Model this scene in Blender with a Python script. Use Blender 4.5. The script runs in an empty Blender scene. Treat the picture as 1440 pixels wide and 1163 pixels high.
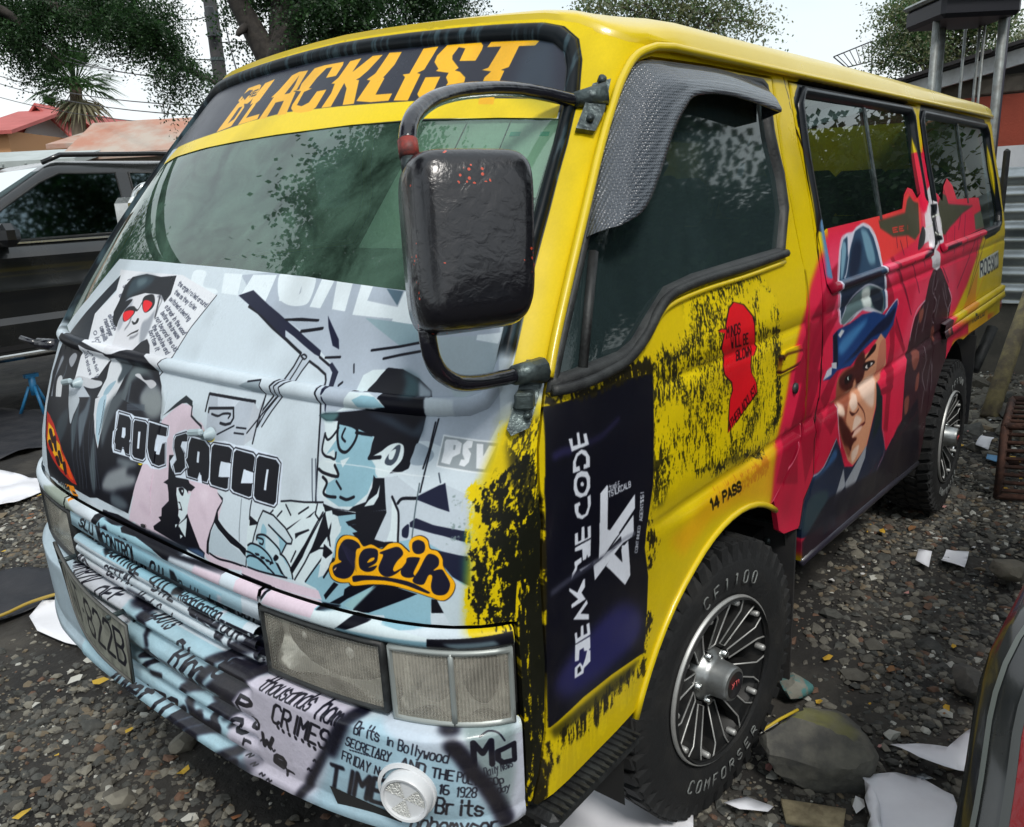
import bpy, math, random, json
import numpy as np
from mathutils import Vector, Matrix
from mathutils.geometry import delaunay_2d_cdt
R_=math.radians
scene=bpy.context.scene
COL=scene.collection
# ---------------------------------------------------------------- camera, sky, sun, exposure
CP=np.array([-0.69299113,-1.57416232,1.52059984]);CY_,CPI,CRO=R_(39.62947248),R_(15.07498881),R_(-2.91677631);CF=1138.27396186874
fw=np.array([math.cos(CPI)*math.cos(CY_),math.cos(CPI)*math.sin(CY_),-math.sin(CPI)])
rt=np.cross(fw,[0,0,1]);rt/=np.linalg.norm(rt);up=np.cross(rt,fw)
rt,up=math.cos(CRO)*rt+math.sin(CRO)*up,math.cos(CRO)*up-math.sin(CRO)*rt
cd=bpy.data.cameras.new('camera');cam=bpy.data.objects.new('camera',cd);COL.objects.link(cam)
cam.matrix_world=Matrix(((rt[0],up[0],-fw[0],CP[0]),(rt[1],up[1],-fw[1],CP[1]),(rt[2],up[2],-fw[2],CP[2]),(0,0,0,1)))
cd.sensor_fit='HORIZONTAL';cd.sensor_width=36;cd.lens=36*CF/1440;cd.clip_start=.02;cd.clip_end=2000
scene.camera=cam
def at(px,py,depth):
    """point of the place that lies along a sight line of the survey photo, at a depth in metres"""
    return CP+depth*(fw+rt*(px-720)/CF-up*(py-581.5)/CF)
def atz(px,py,z=0.0):
    d=fw+rt*(px-720)/CF-up*(py-581.5)/CF
    return CP+d*(z-CP[2])/d[2]
SUN_EL,SUN_AZ=R_(52),R_(215)
w=bpy.data.worlds.new('World');scene.world=w;w.use_nodes=True
nt=w.node_tree;nt.nodes.clear()
def N(t,typ,**k):
    n=t.nodes.new(typ)
    for a,b in k.items(): setattr(n,a,b)
    return n
sky=N(nt,'ShaderNodeTexSky',sky_type='NISHITA',sun_disc=False,sun_elevation=SUN_EL,sun_rotation=SUN_AZ,air_density=1.6,dust_density=3.0)
b1=N(nt,'ShaderNodeBackground');b1.inputs[1].default_value=.07
b2=N(nt,'ShaderNodeBackground');b2.inputs[1].default_value=.80
tc=N(nt,'ShaderNodeTexCoord');ns=N(nt,'ShaderNodeTexNoise');ns.inputs['Scale'].default_value=1.6;ns.inputs['Detail'].default_value=5
mp=N(nt,'ShaderNodeMapping');mp.inputs['Scale'].default_value=(1,1,2.6)
cr_=N(nt,'ShaderNodeValToRGB');cr_.color_ramp.elements[0].position=.36;cr_.color_ramp.elements[0].color=(.78,.88,.94,1);cr_.color_ramp.elements[1].position=.66;cr_.color_ramp.elements[1].color=(.93,.96,.98,1)
mx=N(nt,'ShaderNodeMixShader');mx.inputs[0].default_value=.86;wo=N(nt,'ShaderNodeOutputWorld')
l=nt.links.new
l(tc.outputs['Generated'],mp.inputs[0]);l(mp.outputs[0],ns.inputs['Vector']);l(ns.outputs['Fac'],cr_.inputs[0]);l(cr_.outputs[0],b2.inputs[0])
l(sky.outputs[0],b1.inputs[0]);l(b1.outputs[0],mx.inputs[1]);l(b2.outputs[0],mx.inputs[2]);l(mx.outputs[0],wo.inputs[0])
sd=bpy.data.lights.new('sun','SUN');so=bpy.data.objects.new('sun',sd);COL.objects.link(so)
sd.energy=1.5;sd.angle=R_(12);sd.color=(1,.96,.9)
sdir=Vector((-math.cos(SUN_EL)*.55,-math.cos(SUN_EL)*.83,math.sin(SUN_EL)));so.rotation_euler=sdir.to_track_quat('Z','Y').to_euler()
scene.view_settings.view_transform='Standard';scene.view_settings.look='None';scene.view_settings.exposure=.62;scene.view_settings.gamma=1
scene.render.engine='CYCLES'
scene.cycles.max_bounces=8;scene.cycles.transparent_max_bounces=16
try: scene.cycles.use_denoising=True
except Exception: pass
# ---------------------------------------------------------------- materials
def mat(name,col=(.5,.5,.5),rough=.5,metal=0,coat=0,spec=.5,noise=None,bump=None,emit=None,trans=0,alpha=1):
    """noise=(scale,amount,colour2[,lo,hi]); bump=(scale,strength,detail)"""
    m=bpy.data.materials.new(name);m.use_nodes=True;t=m.node_tree;p=t.nodes['Principled BSDF'];L=t.links.new
    p.inputs['Base Color'].default_value=(*col,1);p.inputs['Roughness'].default_value=rough;p.inputs['Metallic'].default_value=metal
    p.inputs['Coat Weight'].default_value=coat;p.inputs['Coat Roughness'].default_value=.08;p.inputs['Specular IOR Level'].default_value=spec
    p.inputs['Transmission Weight'].default_value=trans;p.inputs['Alpha'].default_value=alpha
    c=N(t,'ShaderNodeTexCoord')
    if noise:
        n=N(t,'ShaderNodeTexNoise');n.inputs['Scale'].default_value=noise[0];n.inputs['Detail'].default_value=7;n.inputs['Roughness'].default_value=.62
        r=N(t,'ShaderNodeMapRange');r.inputs[1].default_value=noise[3] if len(noise)>3 else .4;r.inputs[2].default_value=noise[4] if len(noise)>4 else .62;r.inputs[4].default_value=noise[1]
        x=N(t,'ShaderNodeMix',data_type='RGBA');x.inputs[6].default_value=(*col,1);x.inputs[7].default_value=(*noise[2],1)
        L(c.outputs['Object'],n.inputs['Vector']);L(n.outputs['Fac'],r.inputs[0]);L(r.outputs[0],x.inputs[0]);L(x.outputs[2],p.inputs['Base Color'])
        q=N(t,'ShaderNodeMapRange');q.inputs[3].default_value=max(rough-.08,.02);q.inputs[4].default_value=min(rough+.18,1);L(n.outputs['Fac'],q.inputs[0]);L(q.outputs[0],p.inputs['Roughness'])
    if bump:
        n2=N(t,'ShaderNodeTexNoise');n2.inputs['Scale'].default_value=bump[0];n2.inputs['Detail'].default_value=bump[2] if len(bump)>2 else 4
        bb=N(t,'ShaderNodeBump');bb.inputs['Strength'].default_value=bump[1];bb.inputs['Distance'].default_value=.01
        L(c.outputs['Object'],n2.inputs['Vector']);L(n2.outputs['Fac'],bb.inputs['Height']);L(bb.outputs[0],p.inputs['Normal'])
    if emit: p.inputs['Emission Color'].default_value=(*emit[0],1);p.inputs['Emission Strength'].default_value=emit[1]
    return m
def image_of(name,I):
    im=bpy.data.images.new(name,I.W,I.H,alpha=False)
    a=np.ones((I.H,I.W,4),np.float32);a[...,:3]=np.clip(I.a,0,1)
    im.pixels.foreach_set(a.ravel());im.update();im.pack()
    return im
def art_mat(name,img,rough=.3,coat=.35,bscale=600,bstr=.03,dirt=.25,lump=0,spec=.4):
    m=bpy.data.materials.new(name);m.use_nodes=True;t=m.node_tree;p=t.nodes['Principled BSDF'];L=t.links.new
    uv=N(t,'ShaderNodeUVMap',uv_map='art');im=N(t,'ShaderNodeTexImage',interpolation='Cubic',extension='EXTEND');im.image=img
    L(uv.outputs[0],im.inputs[0])
    c=N(t,'ShaderNodeTexCoord');n=N(t,'ShaderNodeTexNoise');n.inputs['Scale'].default_value=3.2;n.inputs['Detail'].default_value=8;n.inputs['Roughness'].default_value=.7
    L(c.outputs['Object'],n.inputs['Vector'])
    sp=N(t,'ShaderNodeSeparateXYZ');L(c.outputs['Object'],sp.inputs[0])
    zz=N(t,'ShaderNodeMapRange');zz.inputs[1].default_value=.95;zz.inputs[2].default_value=.3;zz.inputs[3].default_value=.12;zz.inputs[4].default_value=1;L(sp.outputs[2],zz.inputs[0])
    r=N(t,'ShaderNodeMapRange');r.inputs[1].default_value=.45;r.inputs[2].default_value=.75;r.inputs[4].default_value=dirt;L(n.outputs['Fac'],r.inputs[0])
    mu=N(t,'ShaderNodeMath',operation='MULTIPLY');L(r.outputs[0],mu.inputs[0]);L(zz.outputs[0],mu.inputs[1])
    x=N(t,'ShaderNodeMix',data_type='RGBA');x.inputs[7].default_value=(.13,.115,.09,1);L(mu.outputs[0],x.inputs[0]);L(im.outputs[0],x.inputs[6])
    L(x.outputs[2],p.inputs['Base Color'])
    q=N(t,'ShaderNodeMapRange');q.inputs[3].default_value=max(rough-.07,.03);q.inputs[4].default_value=rough+.2;L(n.outputs['Fac'],q.inputs[0]);L(q.outputs[0],p.inputs['Roughness'])
    p.inputs['Coat Weight'].default_value=coat;p.inputs['Coat Roughness'].default_value=.1;p.inputs['Specular IOR Level'].default_value=spec
    n2=N(t,'ShaderNodeTexNoise');n2.inputs['Scale'].default_value=bscale;n2.inputs['Detail'].default_value=2
    b=N(t,'ShaderNodeBump');b.inputs['Strength'].default_value=bstr;b.inputs['Distance'].default_value=.002;L(c.outputs['Object'],n2.inputs['Vector']);L(n2.outputs['Fac'],b.inputs['Height'])
    n3=N(t,'ShaderNodeTexNoise');n3.inputs['Scale'].default_value=45 if lump else 5;n3.inputs['Detail'].default_value=4
    b3=N(t,'ShaderNodeBump');b3.inputs['Strength'].default_value=lump if lump else .06;b3.inputs['Distance'].default_value=.004 if lump else .02
    L(c.outputs['Object'],n3.inputs['Vector']);L(n3.outputs['Fac'],b3.inputs['Height']);L(b.outputs[0],b3.inputs['Normal']);L(b3.outputs[0],p.inputs['Normal'])
    return m
def glass_mat(name,tint,film,film_amt,rough=.03,mott=.0,mscale=4,ior=1.5):
    """sheet glass: clear tint + diffuse film (tint, painted haze and glare) + mirror reflection by angle"""
    m=bpy.data.materials.new(name);m.use_nodes=True;t=m.node_tree;t.nodes.clear();L=t.links.new
    o=N(t,'ShaderNodeOutputMaterial');tr=N(t,'ShaderNodeBsdfTransparent');tr.inputs[0].default_value=(*tint,1)
    df=N(t,'ShaderNodeBsdfDiffuse');df.inputs[0].default_value=(*film,1)
    gl=N(t,'ShaderNodeBsdfGlossy');gl.inputs['Roughness'].default_value=rough;gl.inputs[0].default_value=(.95,1,.98,1)
    a=N(t,'ShaderNodeMixShader');b=N(t,'ShaderNodeMixShader');fr=N(t,'ShaderNodeFresnel');fr.inputs[0].default_value=ior
    c=N(t,'ShaderNodeTexCoord');n=N(t,'ShaderNodeTexNoise');n.inputs['Scale'].default_value=mscale;n.inputs['Detail'].default_value=8;n.inputs['Roughness'].default_value=.68;n.inputs['Distortion'].default_value=.8
    r=N(t,'ShaderNodeMapRange');r.inputs[1].default_value=.35;r.inputs[2].default_value=.7;r.inputs[3].default_value=max(film_amt-mott,0);r.inputs[4].default_value=min(film_amt+mott,1)
    L(c.outputs['Object'],n.inputs['Vector']);L(n.outputs['Fac'],r.inputs[0]);L(r.outputs[0],a.inputs[0])
    L(tr.outputs[0],a.inputs[1]);L(df.outputs[0],a.inputs[2]);L(fr.outputs[0],b.inputs[0]);L(a.outputs[0],b.inputs[1]);L(gl.outputs[0],b.inputs[2]);L(b.outputs[0],o.inputs[0])
    return m
# ---------------------------------------------------------------- mesh helpers
def link(o,parent=None):
    COL.objects.link(o)
    if parent is not None: o.parent=parent
    return o
def empty(name,loc=(0,0,0),label=None,cat=None,group=None,rz=0):
    o=bpy.data.objects.new(name,None);o.location=loc;o.rotation_euler=(0,0,rz);o.empty_display_size=.1
    link(o);tag(o,label,cat,group);return o
def tag(o,label=None,cat=None,group=None,kind=None):
    if label:o['label']=label
    if cat:o['category']=cat
    if group:o['group']=group
    if kind:o['kind']=kind
    return o
class MB:
    def __init__(s): s.v=[];s.f=[];s.m=[];s.uv=[];s.sm=[]
    def add(s,V,Fc,mi=0,uv=None,smooth=True):
        o=len(s.v);s.v.extend([tuple(map(float,p)) for p in V])
        for k,f in enumerate(Fc):
            s.f.append(tuple(o+i for i in f));s.m.append(mi);s.sm.append(smooth)
        s.uv.extend(uv if uv is not None else [(0.0,0.0)]*len(V))
        return s
    def box(s,c,d,rz=0,rx=0,ry=0,mi=0,bev=0.0,M=None):
        x,y,z=[k/2 for k in d]
        M=M if M is not None else Matrix.Rotation(rz,3,'Z')@Matrix.Rotation(ry,3,'Y')@Matrix.Rotation(rx,3,'X')
        M=Matrix([list(r)[:3] for r in M][:3])
        if bev<=0:
            P=[Vector((a*x,b*y,e*z)) for a in(-1,1) for b in(-1,1) for e in(-1,1)]
            F=[(0,1,3,2),(4,6,7,5),(0,4,5,1),(2,3,7,6),(0,2,6,4),(1,5,7,3)]
            s.add([M@p+Vector(c) for p in P],F,mi,smooth=False)
        else:
            b_=min(bev,x*.95,y*.95,z*.95);P=[];idx={}
            for a in(-1,1):
                for b in(-1,1):
                    for e in(-1,1):
                        for ax in range(3):
                            q=[a*(x-b_),b*(y-b_),e*(z-b_)];q[ax]=(a*x,b*y,e*z)[ax]
                            idx[(a,b,e,ax)]=len(P);P.append(Vector(q))
            F=[]
            for ax in range(3):
                o1,o2=[k for k in range(3) if k!=ax]
                for sg in(-1,1):
                    def K(u,v_,ax=ax,o1=o1,o2=o2,sg=sg,axx=None):
                        t=[0,0,0];t[ax]=sg;t[o1]=u;t[o2]=v_;return (t[0],t[1],t[2])
                    f=[idx[(*K(-1,-1),ax)],idx[(*K(1,-1),ax)],idx[(*K(1,1),ax)],idx[(*K(-1,1),ax)]]
                    if (sg>0)!=(ax!=1): f=f[::-1]
                    F.append(f)
            for ax in range(3):  # edges along ax
                o1,o2=[k for k in range(3) if k!=ax]
                for u in(-1,1):
                    for v_ in(-1,1):
                        t1=[0,0,0];t1[ax]=-1;t1[o1]=u;t1[o2]=v_;t2=list(t1);t2[ax]=1
                        f=[idx[(*t1,o1)],idx[(*t2,o1)],idx[(*t2,o2)],idx[(*t1,o2)]]
                        F.append(f)
            for a in(-1,1):
                for b in(-1,1):
                    for e in(-1,1): F.append([idx[(a,b,e,0)],idx[(a,b,e,1)],idx[(a,b,e,2)]])
            # fix winding outward
            F2=[]
            for f in F:
                p0,p1,p2=P[f[0]],P[f[1]],P[f[2]];n=(p1-p0).cross(p2-p0);cc=sum((P[i] for i in f),Vector())/len(f)
                F2.append(f if n.dot(cc)>0 else f[::-1])
            s.add([M@p+Vector(c) for p in P],F2,mi,smooth=False)
        return s
    def tube(s,pts,r,n=8,mi=0,closed=False,cap=True):
        P=[Vector(p) for p in pts];m=len(P);rr=r if hasattr(r,'__len__') else [r]*m
        V=[];F=[];prev=None
        for i in range(m):
            a=P[(i-1)%m] if (closed or i>0) else P[i];b=P[(i+1)%m] if (closed or i<m-1) else P[i]
            t=(b-a).normalized() if (b-a).length>1e-9 else Vector((0,0,1))
            if prev is None:
                h=Vector((0,0,1)) if abs(t.z)<.9 else Vector((1,0,0));u=t.cross(h).normalized()
            else: u=(prev-t*prev.dot(t)).normalized()
            prev=u;v=t.cross(u)
            for k in range(n):
                an=2*math.pi*k/n;V.append(P[i]+(u*math.cos(an)+v*math.sin(an))*rr[i])
        for i in range(m if closed else m-1):
            for k in range(n):
                a=i*n+k;b=i*n+(k+1)%n;c=((i+1)%m)*n+(k+1)%n;d=((i+1)%m)*n+k;F.append((a,b,c,d))
        if cap and not closed: F+= [tuple(range(n))[::-1],tuple((m-1)*n+k for k in range(n))]
        return s.add(V,F,mi)
    def lathe(s,prof,n=48,mi=0,M=None,closed=False):
        """prof=[(r,h)] about local Y axis -> mapped by M(4x4)"""
        V=[];F=[]
        for k in range(n):
            a=2*math.pi*k/n
            for r,h in prof: V.append(Vector((r*math.cos(a),h,r*math.sin(a))))
        m=len(prof)
        for k in range(n):
            for i in range(m if closed else m-1):
                F.append((k*m+i,k*m+(i+1)%m,((k+1)%n)*m+(i+1)%m,((k+1)%n)*m+i))
        if M is not None: V=[M@v for v in V]
        return s.add(V,F,mi)
    def prism(s,poly,h0,h1,M=None,mi=0,smooth=False):
        """poly [(x,z)] extruded along local y"""
        n=len(poly);V=[Vector((x,h0,z)) for x,z in poly]+[Vector((x,h1,z)) for x,z in poly]
        if M is not None: V=[M@v for v in V]
        F=[tuple(range(n)),tuple(range(2*n-1,n-1,-1))]+[(i,i+n,(i+1)%n+n,(i+1)%n) for i in range(n)]
        return s.add(V,F,mi,smooth=smooth)
    def build(s,name,mats,parent=None,sharp=None):
        me=bpy.data.meshes.new(name);me.from_pydata(s.v,[],s.f)
        for m in (mats if isinstance(mats,(list,tuple)) else [mats]): me.materials.append(m)
        me.polygons.foreach_set('material_index',s.m);me.polygons.foreach_set('use_smooth',s.sm)
        if any(u!=(0.0,0.0) for u in s.uv[:50]) or any(u!=(0.0,0.0) for u in s.uv[-50:]):
            uvl=me.uv_layers.new(name='art');li=np.empty(len(me.loops),np.int32);me.loops.foreach_get('vertex_index',li)
            uvl.data.foreach_set('uv',np.array(s.uv,np.float32)[li].ravel())
        me.update()
        if sharp: me.set_sharp_from_angle(angle=R_(sharp))
        return link(bpy.data.objects.new(name,me),parent)
def fast_mesh(name,V,Fc,mats,parent=None,mi=None,smooth=False,k=None):
    """numpy mesh of n-gons, all with k corners"""
    me=bpy.data.meshes.new(name);Fc=np.asarray(Fc,np.int32);k=Fc.shape[1]
    me.vertices.add(len(V));me.vertices.foreach_set('co',np.asarray(V,np.float32).ravel())
    me.loops.add(Fc.size);me.loops.foreach_set('vertex_index',Fc.ravel())
    me.polygons.add(len(Fc));me.polygons.foreach_set('loop_start',np.arange(0,Fc.size,k,dtype=np.int32))
    for m in (mats if isinstance(mats,(list,tuple)) else [mats]): me.materials.append(m)
    if mi is not None: me.polygons.foreach_set('material_index',np.asarray(mi,np.int32))
    me.polygons.foreach_set('use_smooth',np.full(len(Fc),smooth))
    me.update(calc_edges=True);me.validate()
    return link(bpy.data.objects.new(name,me),parent)
def copy_tree(o,parent=None):
    c=o.copy();COL.objects.link(c)
    if parent is not None: c.parent=parent
    for ch in [x for x in CH.get(o.name,[])]: copy_tree(ch,c)
    return c
CH={}
def index_children(root):
    for ch in root.children: CH.setdefault(root.name,[]).append(ch);index_children(ch)

# ---------------------------------------------------------------- body surface of the van: S(U,z,offset)
def pchip(xs,ys):
    xs=np.array(xs,float);ys=np.array(ys,float);h=np.diff(xs);d=np.diff(ys)/h
    m=np.zeros(len(xs))
    for i in range(1,len(xs)-1):
        if d[i-1]*d[i]>0:
            w1=2*h[i]+h[i-1];w2=h[i]+2*h[i-1];m[i]=(w1+w2)/(w1/d[i-1]+w2/d[i])
    m[0]=d[0];m[-1]=d[-1]
    def f(x):
        x=np.asarray(x,float);i=np.clip(np.searchsorted(xs,x)-1,0,len(xs)-2)
        t=(x-xs[i])/h[i];t2=t*t;t3=t2*t
        v=(2*t3-3*t2+1)*ys[i]+(t3-2*t2+t)*h[i]*m[i]+(-2*t3+3*t2)*ys[i+1]+(t3-t2)*h[i]*m[i+1]
        lo=ys[0]+m[0]*(x-xs[0]);hi=ys[-1]+m[-1]*(x-xs[-1])
        return np.where(x<xs[0],lo,np.where(x>xs[-1],hi,v))
    return f
ZG=1.795
hw=pchip([.22,.32,.6,.888,1.16,1.41,1.6,1.80],[.80,.82,.842,.846,.842,.80,.757,.714])
x0=pchip([.3,.6,.85,.93,1.02,1.2,1.4,1.5,1.6,1.8],[.03,.022,.020,.030,.055,.13,.262,.338,.420,.603])
aa=pchip([.3,1.0,1.8],[.30,.30,.30])
XR=4.50;UC=1.10  # U at corner end
NT=200;LEAN=.02
th=np.linspace(0,np.pi/2,NT)
_n=3.0
CY=np.sin(th)**(2/_n);CX=1-np.cos(th)**(2/_n)
xc=lambda z:x0(z)+aa(z)
def front(U,z):
    """U in [-UC,UC]: returns x,y"""
    U=np.asarray(U,float);z=np.asarray(z,float);sh=np.broadcast(U,z).shape
    U=np.broadcast_to(U,sh).ravel();z=np.broadcast_to(z,sh).ravel()
    s=np.sign(U);w=np.abs(U)/UC
    h=hw(z);a=aa(z)
    dy=np.diff(CY)[None]*h[:,None];dx=np.diff(CX)[None]*a[:,None]
    L=np.concatenate([np.zeros((len(h),1)),np.cumsum(np.hypot(dx,dy),1)],1);L/=L[:,-1:]
    i=np.clip((L<=w[:,None]).sum(1)-1,0,NT-2);r=np.arange(len(h))
    t=(w-L[r,i])/(L[r,i+1]-L[r,i])
    y=(CY[i]+(CY[i+1]-CY[i])*t)*h;x=x0(z)+(CX[i]+(CX[i+1]-CX[i])*t)*a
    return x.reshape(sh),(-s*y).reshape(sh)
def S(U,z,off=0.0):
    """skin point; U>0 = van's left flank (y<0)."""
    U=np.asarray(U,float);z=np.asarray(z,float)
    U,z=np.broadcast_arrays(U,z)
    P=_S(U,z)
    if np.any(off):
        e=1e-3
        du=_S(U+e,z)-_S(U-e,z);dz=_S(U,z+e)-_S(U,z-e)
        n=np.cross(du,dz);n/=np.linalg.norm(n,axis=-1,keepdims=True)
        P=P+n*np.asarray(off)[...,None]
    return P
def _S(U,z):
    f=np.abs(U)<=UC
    x,y=front(np.clip(U,-UC,UC),z)
    x=np.where(f,x,xc(z)+np.abs(U)-UC);y=np.where(f,y,-np.sign(U)*hw(z))
    # rounded rear corner
    e=np.clip(x-(XR-.12),0,None);k=np.clip(e/.12,0,1)
    y=np.sign(y)*(np.abs(y)-.12*(1-np.sqrt(1-k**2*.98)))
    ax=np.abs(x)
    g=np.where(f,0,np.clip((x-.55)/.2,0,1))*(.006*np.exp(-((z-.888)/.011)**2)+.004*np.exp(-((z-1.162)/.007)**2)-.007*np.clip((.885-z)/.02,0,1))
    y=y-np.sign(y)*g
    return np.stack([x,y,z+LEAN*(y+.8)],-1)
def Uside(x,z): return UC+np.asarray(x)-xc(z)

# ---------------------------------------------------------------- painter for the wrap artwork
FONT={'A':'022842 1434','B':'020838474635 0535443302 05','C':'4738180703123243','D':'02083847433202','E':'48080242 0535','F':'480802 0535','G':'473818070312324345 25'.replace(' ',''),'H':'0802 4842 0545','I':'2822','J':'48433212 03','K':'0802 480542','L':'080242','M':'0208254842','N':'02084248','O':'183847433212030718','P':'02083847463505','Q':'183847433212030718 2442','R':'02083847463505 2542','S':'473818070615354443321203','T':'0848 2822','U':'080312324348','V':'082248','W':'0812253248','X':'0842 4802','Y':'082548 2522','Z':'08480242','0':'183847433212030718','1':'172822','2':'07183847460242','3':'084825354443321203','4':'32380444','5':'480805354443321203','6':'38180703123243443505','8':'183847463515060718 153544433212030415','9':'451507183847433212','-':'1535','.':'2223','!':'2824 2322','/':'0148','(':'38251432','#':'1218 3238 0444 0646','a':'4605031232 4346 4642','b':'0802 0516364543321203','c':'45160503123243','d':'4842 4536160503123243','e':'044445361605033243','f':'482822 0636','g':'4536160503123243 4641301000','h':'0802 0516364542','i':'2622 2728','j':'36311000','k':'0802 360432','l':'2822','m':'0602 05162522 25364542','n':'0602 0516364542','o':'163645433212030516','p':'0600 0516364543321203','q':'4640 4536160503123243','r':'0602 051636','s':'451605143443321203','t':'28233242 0646','u':'0603123243 4642','v':'062246','w':'0612243246','x':'0642 4602','y':'0624 461000','z':'06460242'}
FONT['B']='020838474635053544433202'
def glyphs(txt):
    out=[];x=0.0
    for ch in txt:
        g=FONT.get(ch)
        if g:
            for stv in g.split():
                out.append([((x+int(stv[i])),int(stv[i+1])) for i in range(0,len(stv)-1,2)])
        x+=3.6 if ch in 'il.!1I' else (3 if ch==' ' else 5.4)
    return out,max(x-1.4,1)
class Img:
    def __init__(s,x0,z0,w,h,ppm,base):
        s.x0,s.z0,s.ppm=x0,z0,ppm;s.W=int(w*ppm);s.H=int(h*ppm)
        s.a=np.empty((s.H,s.W,3),np.float32);s.a[:]=np.array(base,np.float32)
    def px(s,p): return (p[0]-s.x0)*s.ppm,(p[1]-s.z0)*s.ppm
    def cover(s,polys,pad):
        """area coverage of polygons (list of Nx2 px arrays); returns x0,y0,mask"""
        A=np.concatenate(polys)
        x0=int(max(np.floor(A[:,0].min())-pad,0));x1=int(min(np.ceil(A[:,0].max())+pad,s.W))
        y0=int(max(np.floor(A[:,1].min())-pad,0));y1=int(min(np.ceil(A[:,1].max())+pad,s.H))
        if x1<=x0 or y1<=y0: return None
        w,h=x1-x0,y1-y0;SS=3;M=np.zeros((h*SS,w+2),np.float32)
        res=np.zeros((h,w),np.float32)
        for q in polys:
            M[:]=0
            for i in range(len(q)):
                ax,ay=q[i-1];bx,by=q[i];sg=1.0
                if ay==by: continue
                if ay>by: ax,ay,bx,by=bx,by,ax,ay;sg=-1.0
                r0=int(max(np.ceil((ay-y0)*SS-.5),0));r1=int(min(np.ceil((by-y0)*SS-.5),h*SS))
                if r1<=r0: continue
                rr=np.arange(r0,r1);yy=(rr+.5)/SS+y0
                xx=np.clip(ax+(bx-ax)*(yy-ay)/(by-ay)-x0,0,w)
                ii=xx.astype(int);fr=xx-ii
                M[rr,ii]+=sg*(1-fr);M[rr,ii+1]+=sg*fr
            c=np.minimum(np.abs(np.cumsum(M,1)[:,:w]),1).reshape(h,SS,w).mean(1)
            res=np.maximum(res,c)
        return x0,y0,res
    def put(s,c,col,b=0,mul=None):
        if c is None: return
        x0,y0,m=c
        if b>0: m=blur(m,b)
        if mul is not None: m=m*mul(x0,y0,m.shape)
        m=m[...,None]*(col[3]/255.0)
        v=s.a[y0:y0+m.shape[0],x0:x0+m.shape[1]]
        v+=(np.array(col[:3],np.float32)/255.0-v)*m
def blur(m,r):
    r=int(max(1,round(r*.6)))
    for _ in range(2):
        for ax in (0,1):
            p=[(0,0),(0,0)];p[ax]=(r+1,r)
            c=np.cumsum(np.pad(m,p,mode='edge'),ax,dtype=np.float64)
            n=m.shape[ax]
            m=((c[2*r+1:2*r+1+n]-c[:n]) if ax==0 else (c[:,2*r+1:2*r+1+n]-c[:,:n]))/(2*r+1)
    return m.astype(np.float32)
def cr(pts,closed):
    n=len(pts)
    if n<3: return pts
    out=[]
    for i in range(n if closed else n-1):
        p0=pts[(i-1)%n] if closed or i>0 else pts[i];p1=pts[i];p2=pts[(i+1)%n];p3=pts[(i+2)%n] if closed or i+2<n else p2
        for t in (0,.25,.5,.75):
            out.append(tuple(.5*(2*p1[k]+(p2[k]-p0[k])*t+(2*p0[k]-5*p1[k]+4*p2[k]-p3[k])*t*t+(3*p1[k]-p0[k]-3*p2[k]+p3[k])*t**3) for k in (0,1)))
    if not closed: out.append(pts[-1])
    return out
def caps(pts,r,closed=False):
    """capsule polygons of a polyline"""
    out=[];n=len(pts)
    for i in range(n if closed else n-1):
        a=np.array(pts[i]);b=np.array(pts[(i+1)%n]);d=b-a;L=np.hypot(*d)
        if L<1e-6: d=np.array([1.,0])
        else: d=d/L
        an=np.arctan2(d[1],d[0]);k=np.arange(7)/6*np.pi
        out.append(np.concatenate([np.stack([b[0]+r*np.cos(an-np.pi/2+k),b[1]+r*np.sin(an-np.pi/2+k)],1),np.stack([a[0]+r*np.cos(an+np.pi/2+k),a[1]+r*np.sin(an+np.pi/2+k)],1)]))
    return out
def vnoise(shape,scale,seed,ani=1.0):
    r=np.random.default_rng(seed);out=np.zeros(shape,np.float32);amp=.6;tot=0
    for o in range(3):
        sx=max(scale*(.5**o)*ani,1.5);sy=max(scale*(.5**o)/ani,1.5)
        gh=int(shape[0]/sy)+3;gw=int(shape[1]/sx)+3
        g=r.random((gh,gw)).astype(np.float32)
        y=np.arange(shape[0])/sy;x=np.arange(shape[1])/sx;iy=y.astype(int);ix=x.astype(int)
        fy=(y-iy)[:,None];fx=(x-ix)[None];fy=fy*fy*(3-2*fy);fx=fx*fx*(3-2*fx)
        A=g[iy][:,ix];B=g[iy][:,ix+1];C=g[iy+1][:,ix];D=g[iy+1][:,ix+1]
        out+=amp*((A*(1-fx)+B*fx)*(1-fy)+(C*(1-fx)+D*fx)*fy);tot+=amp;amp*=.55
    return out/tot
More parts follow.
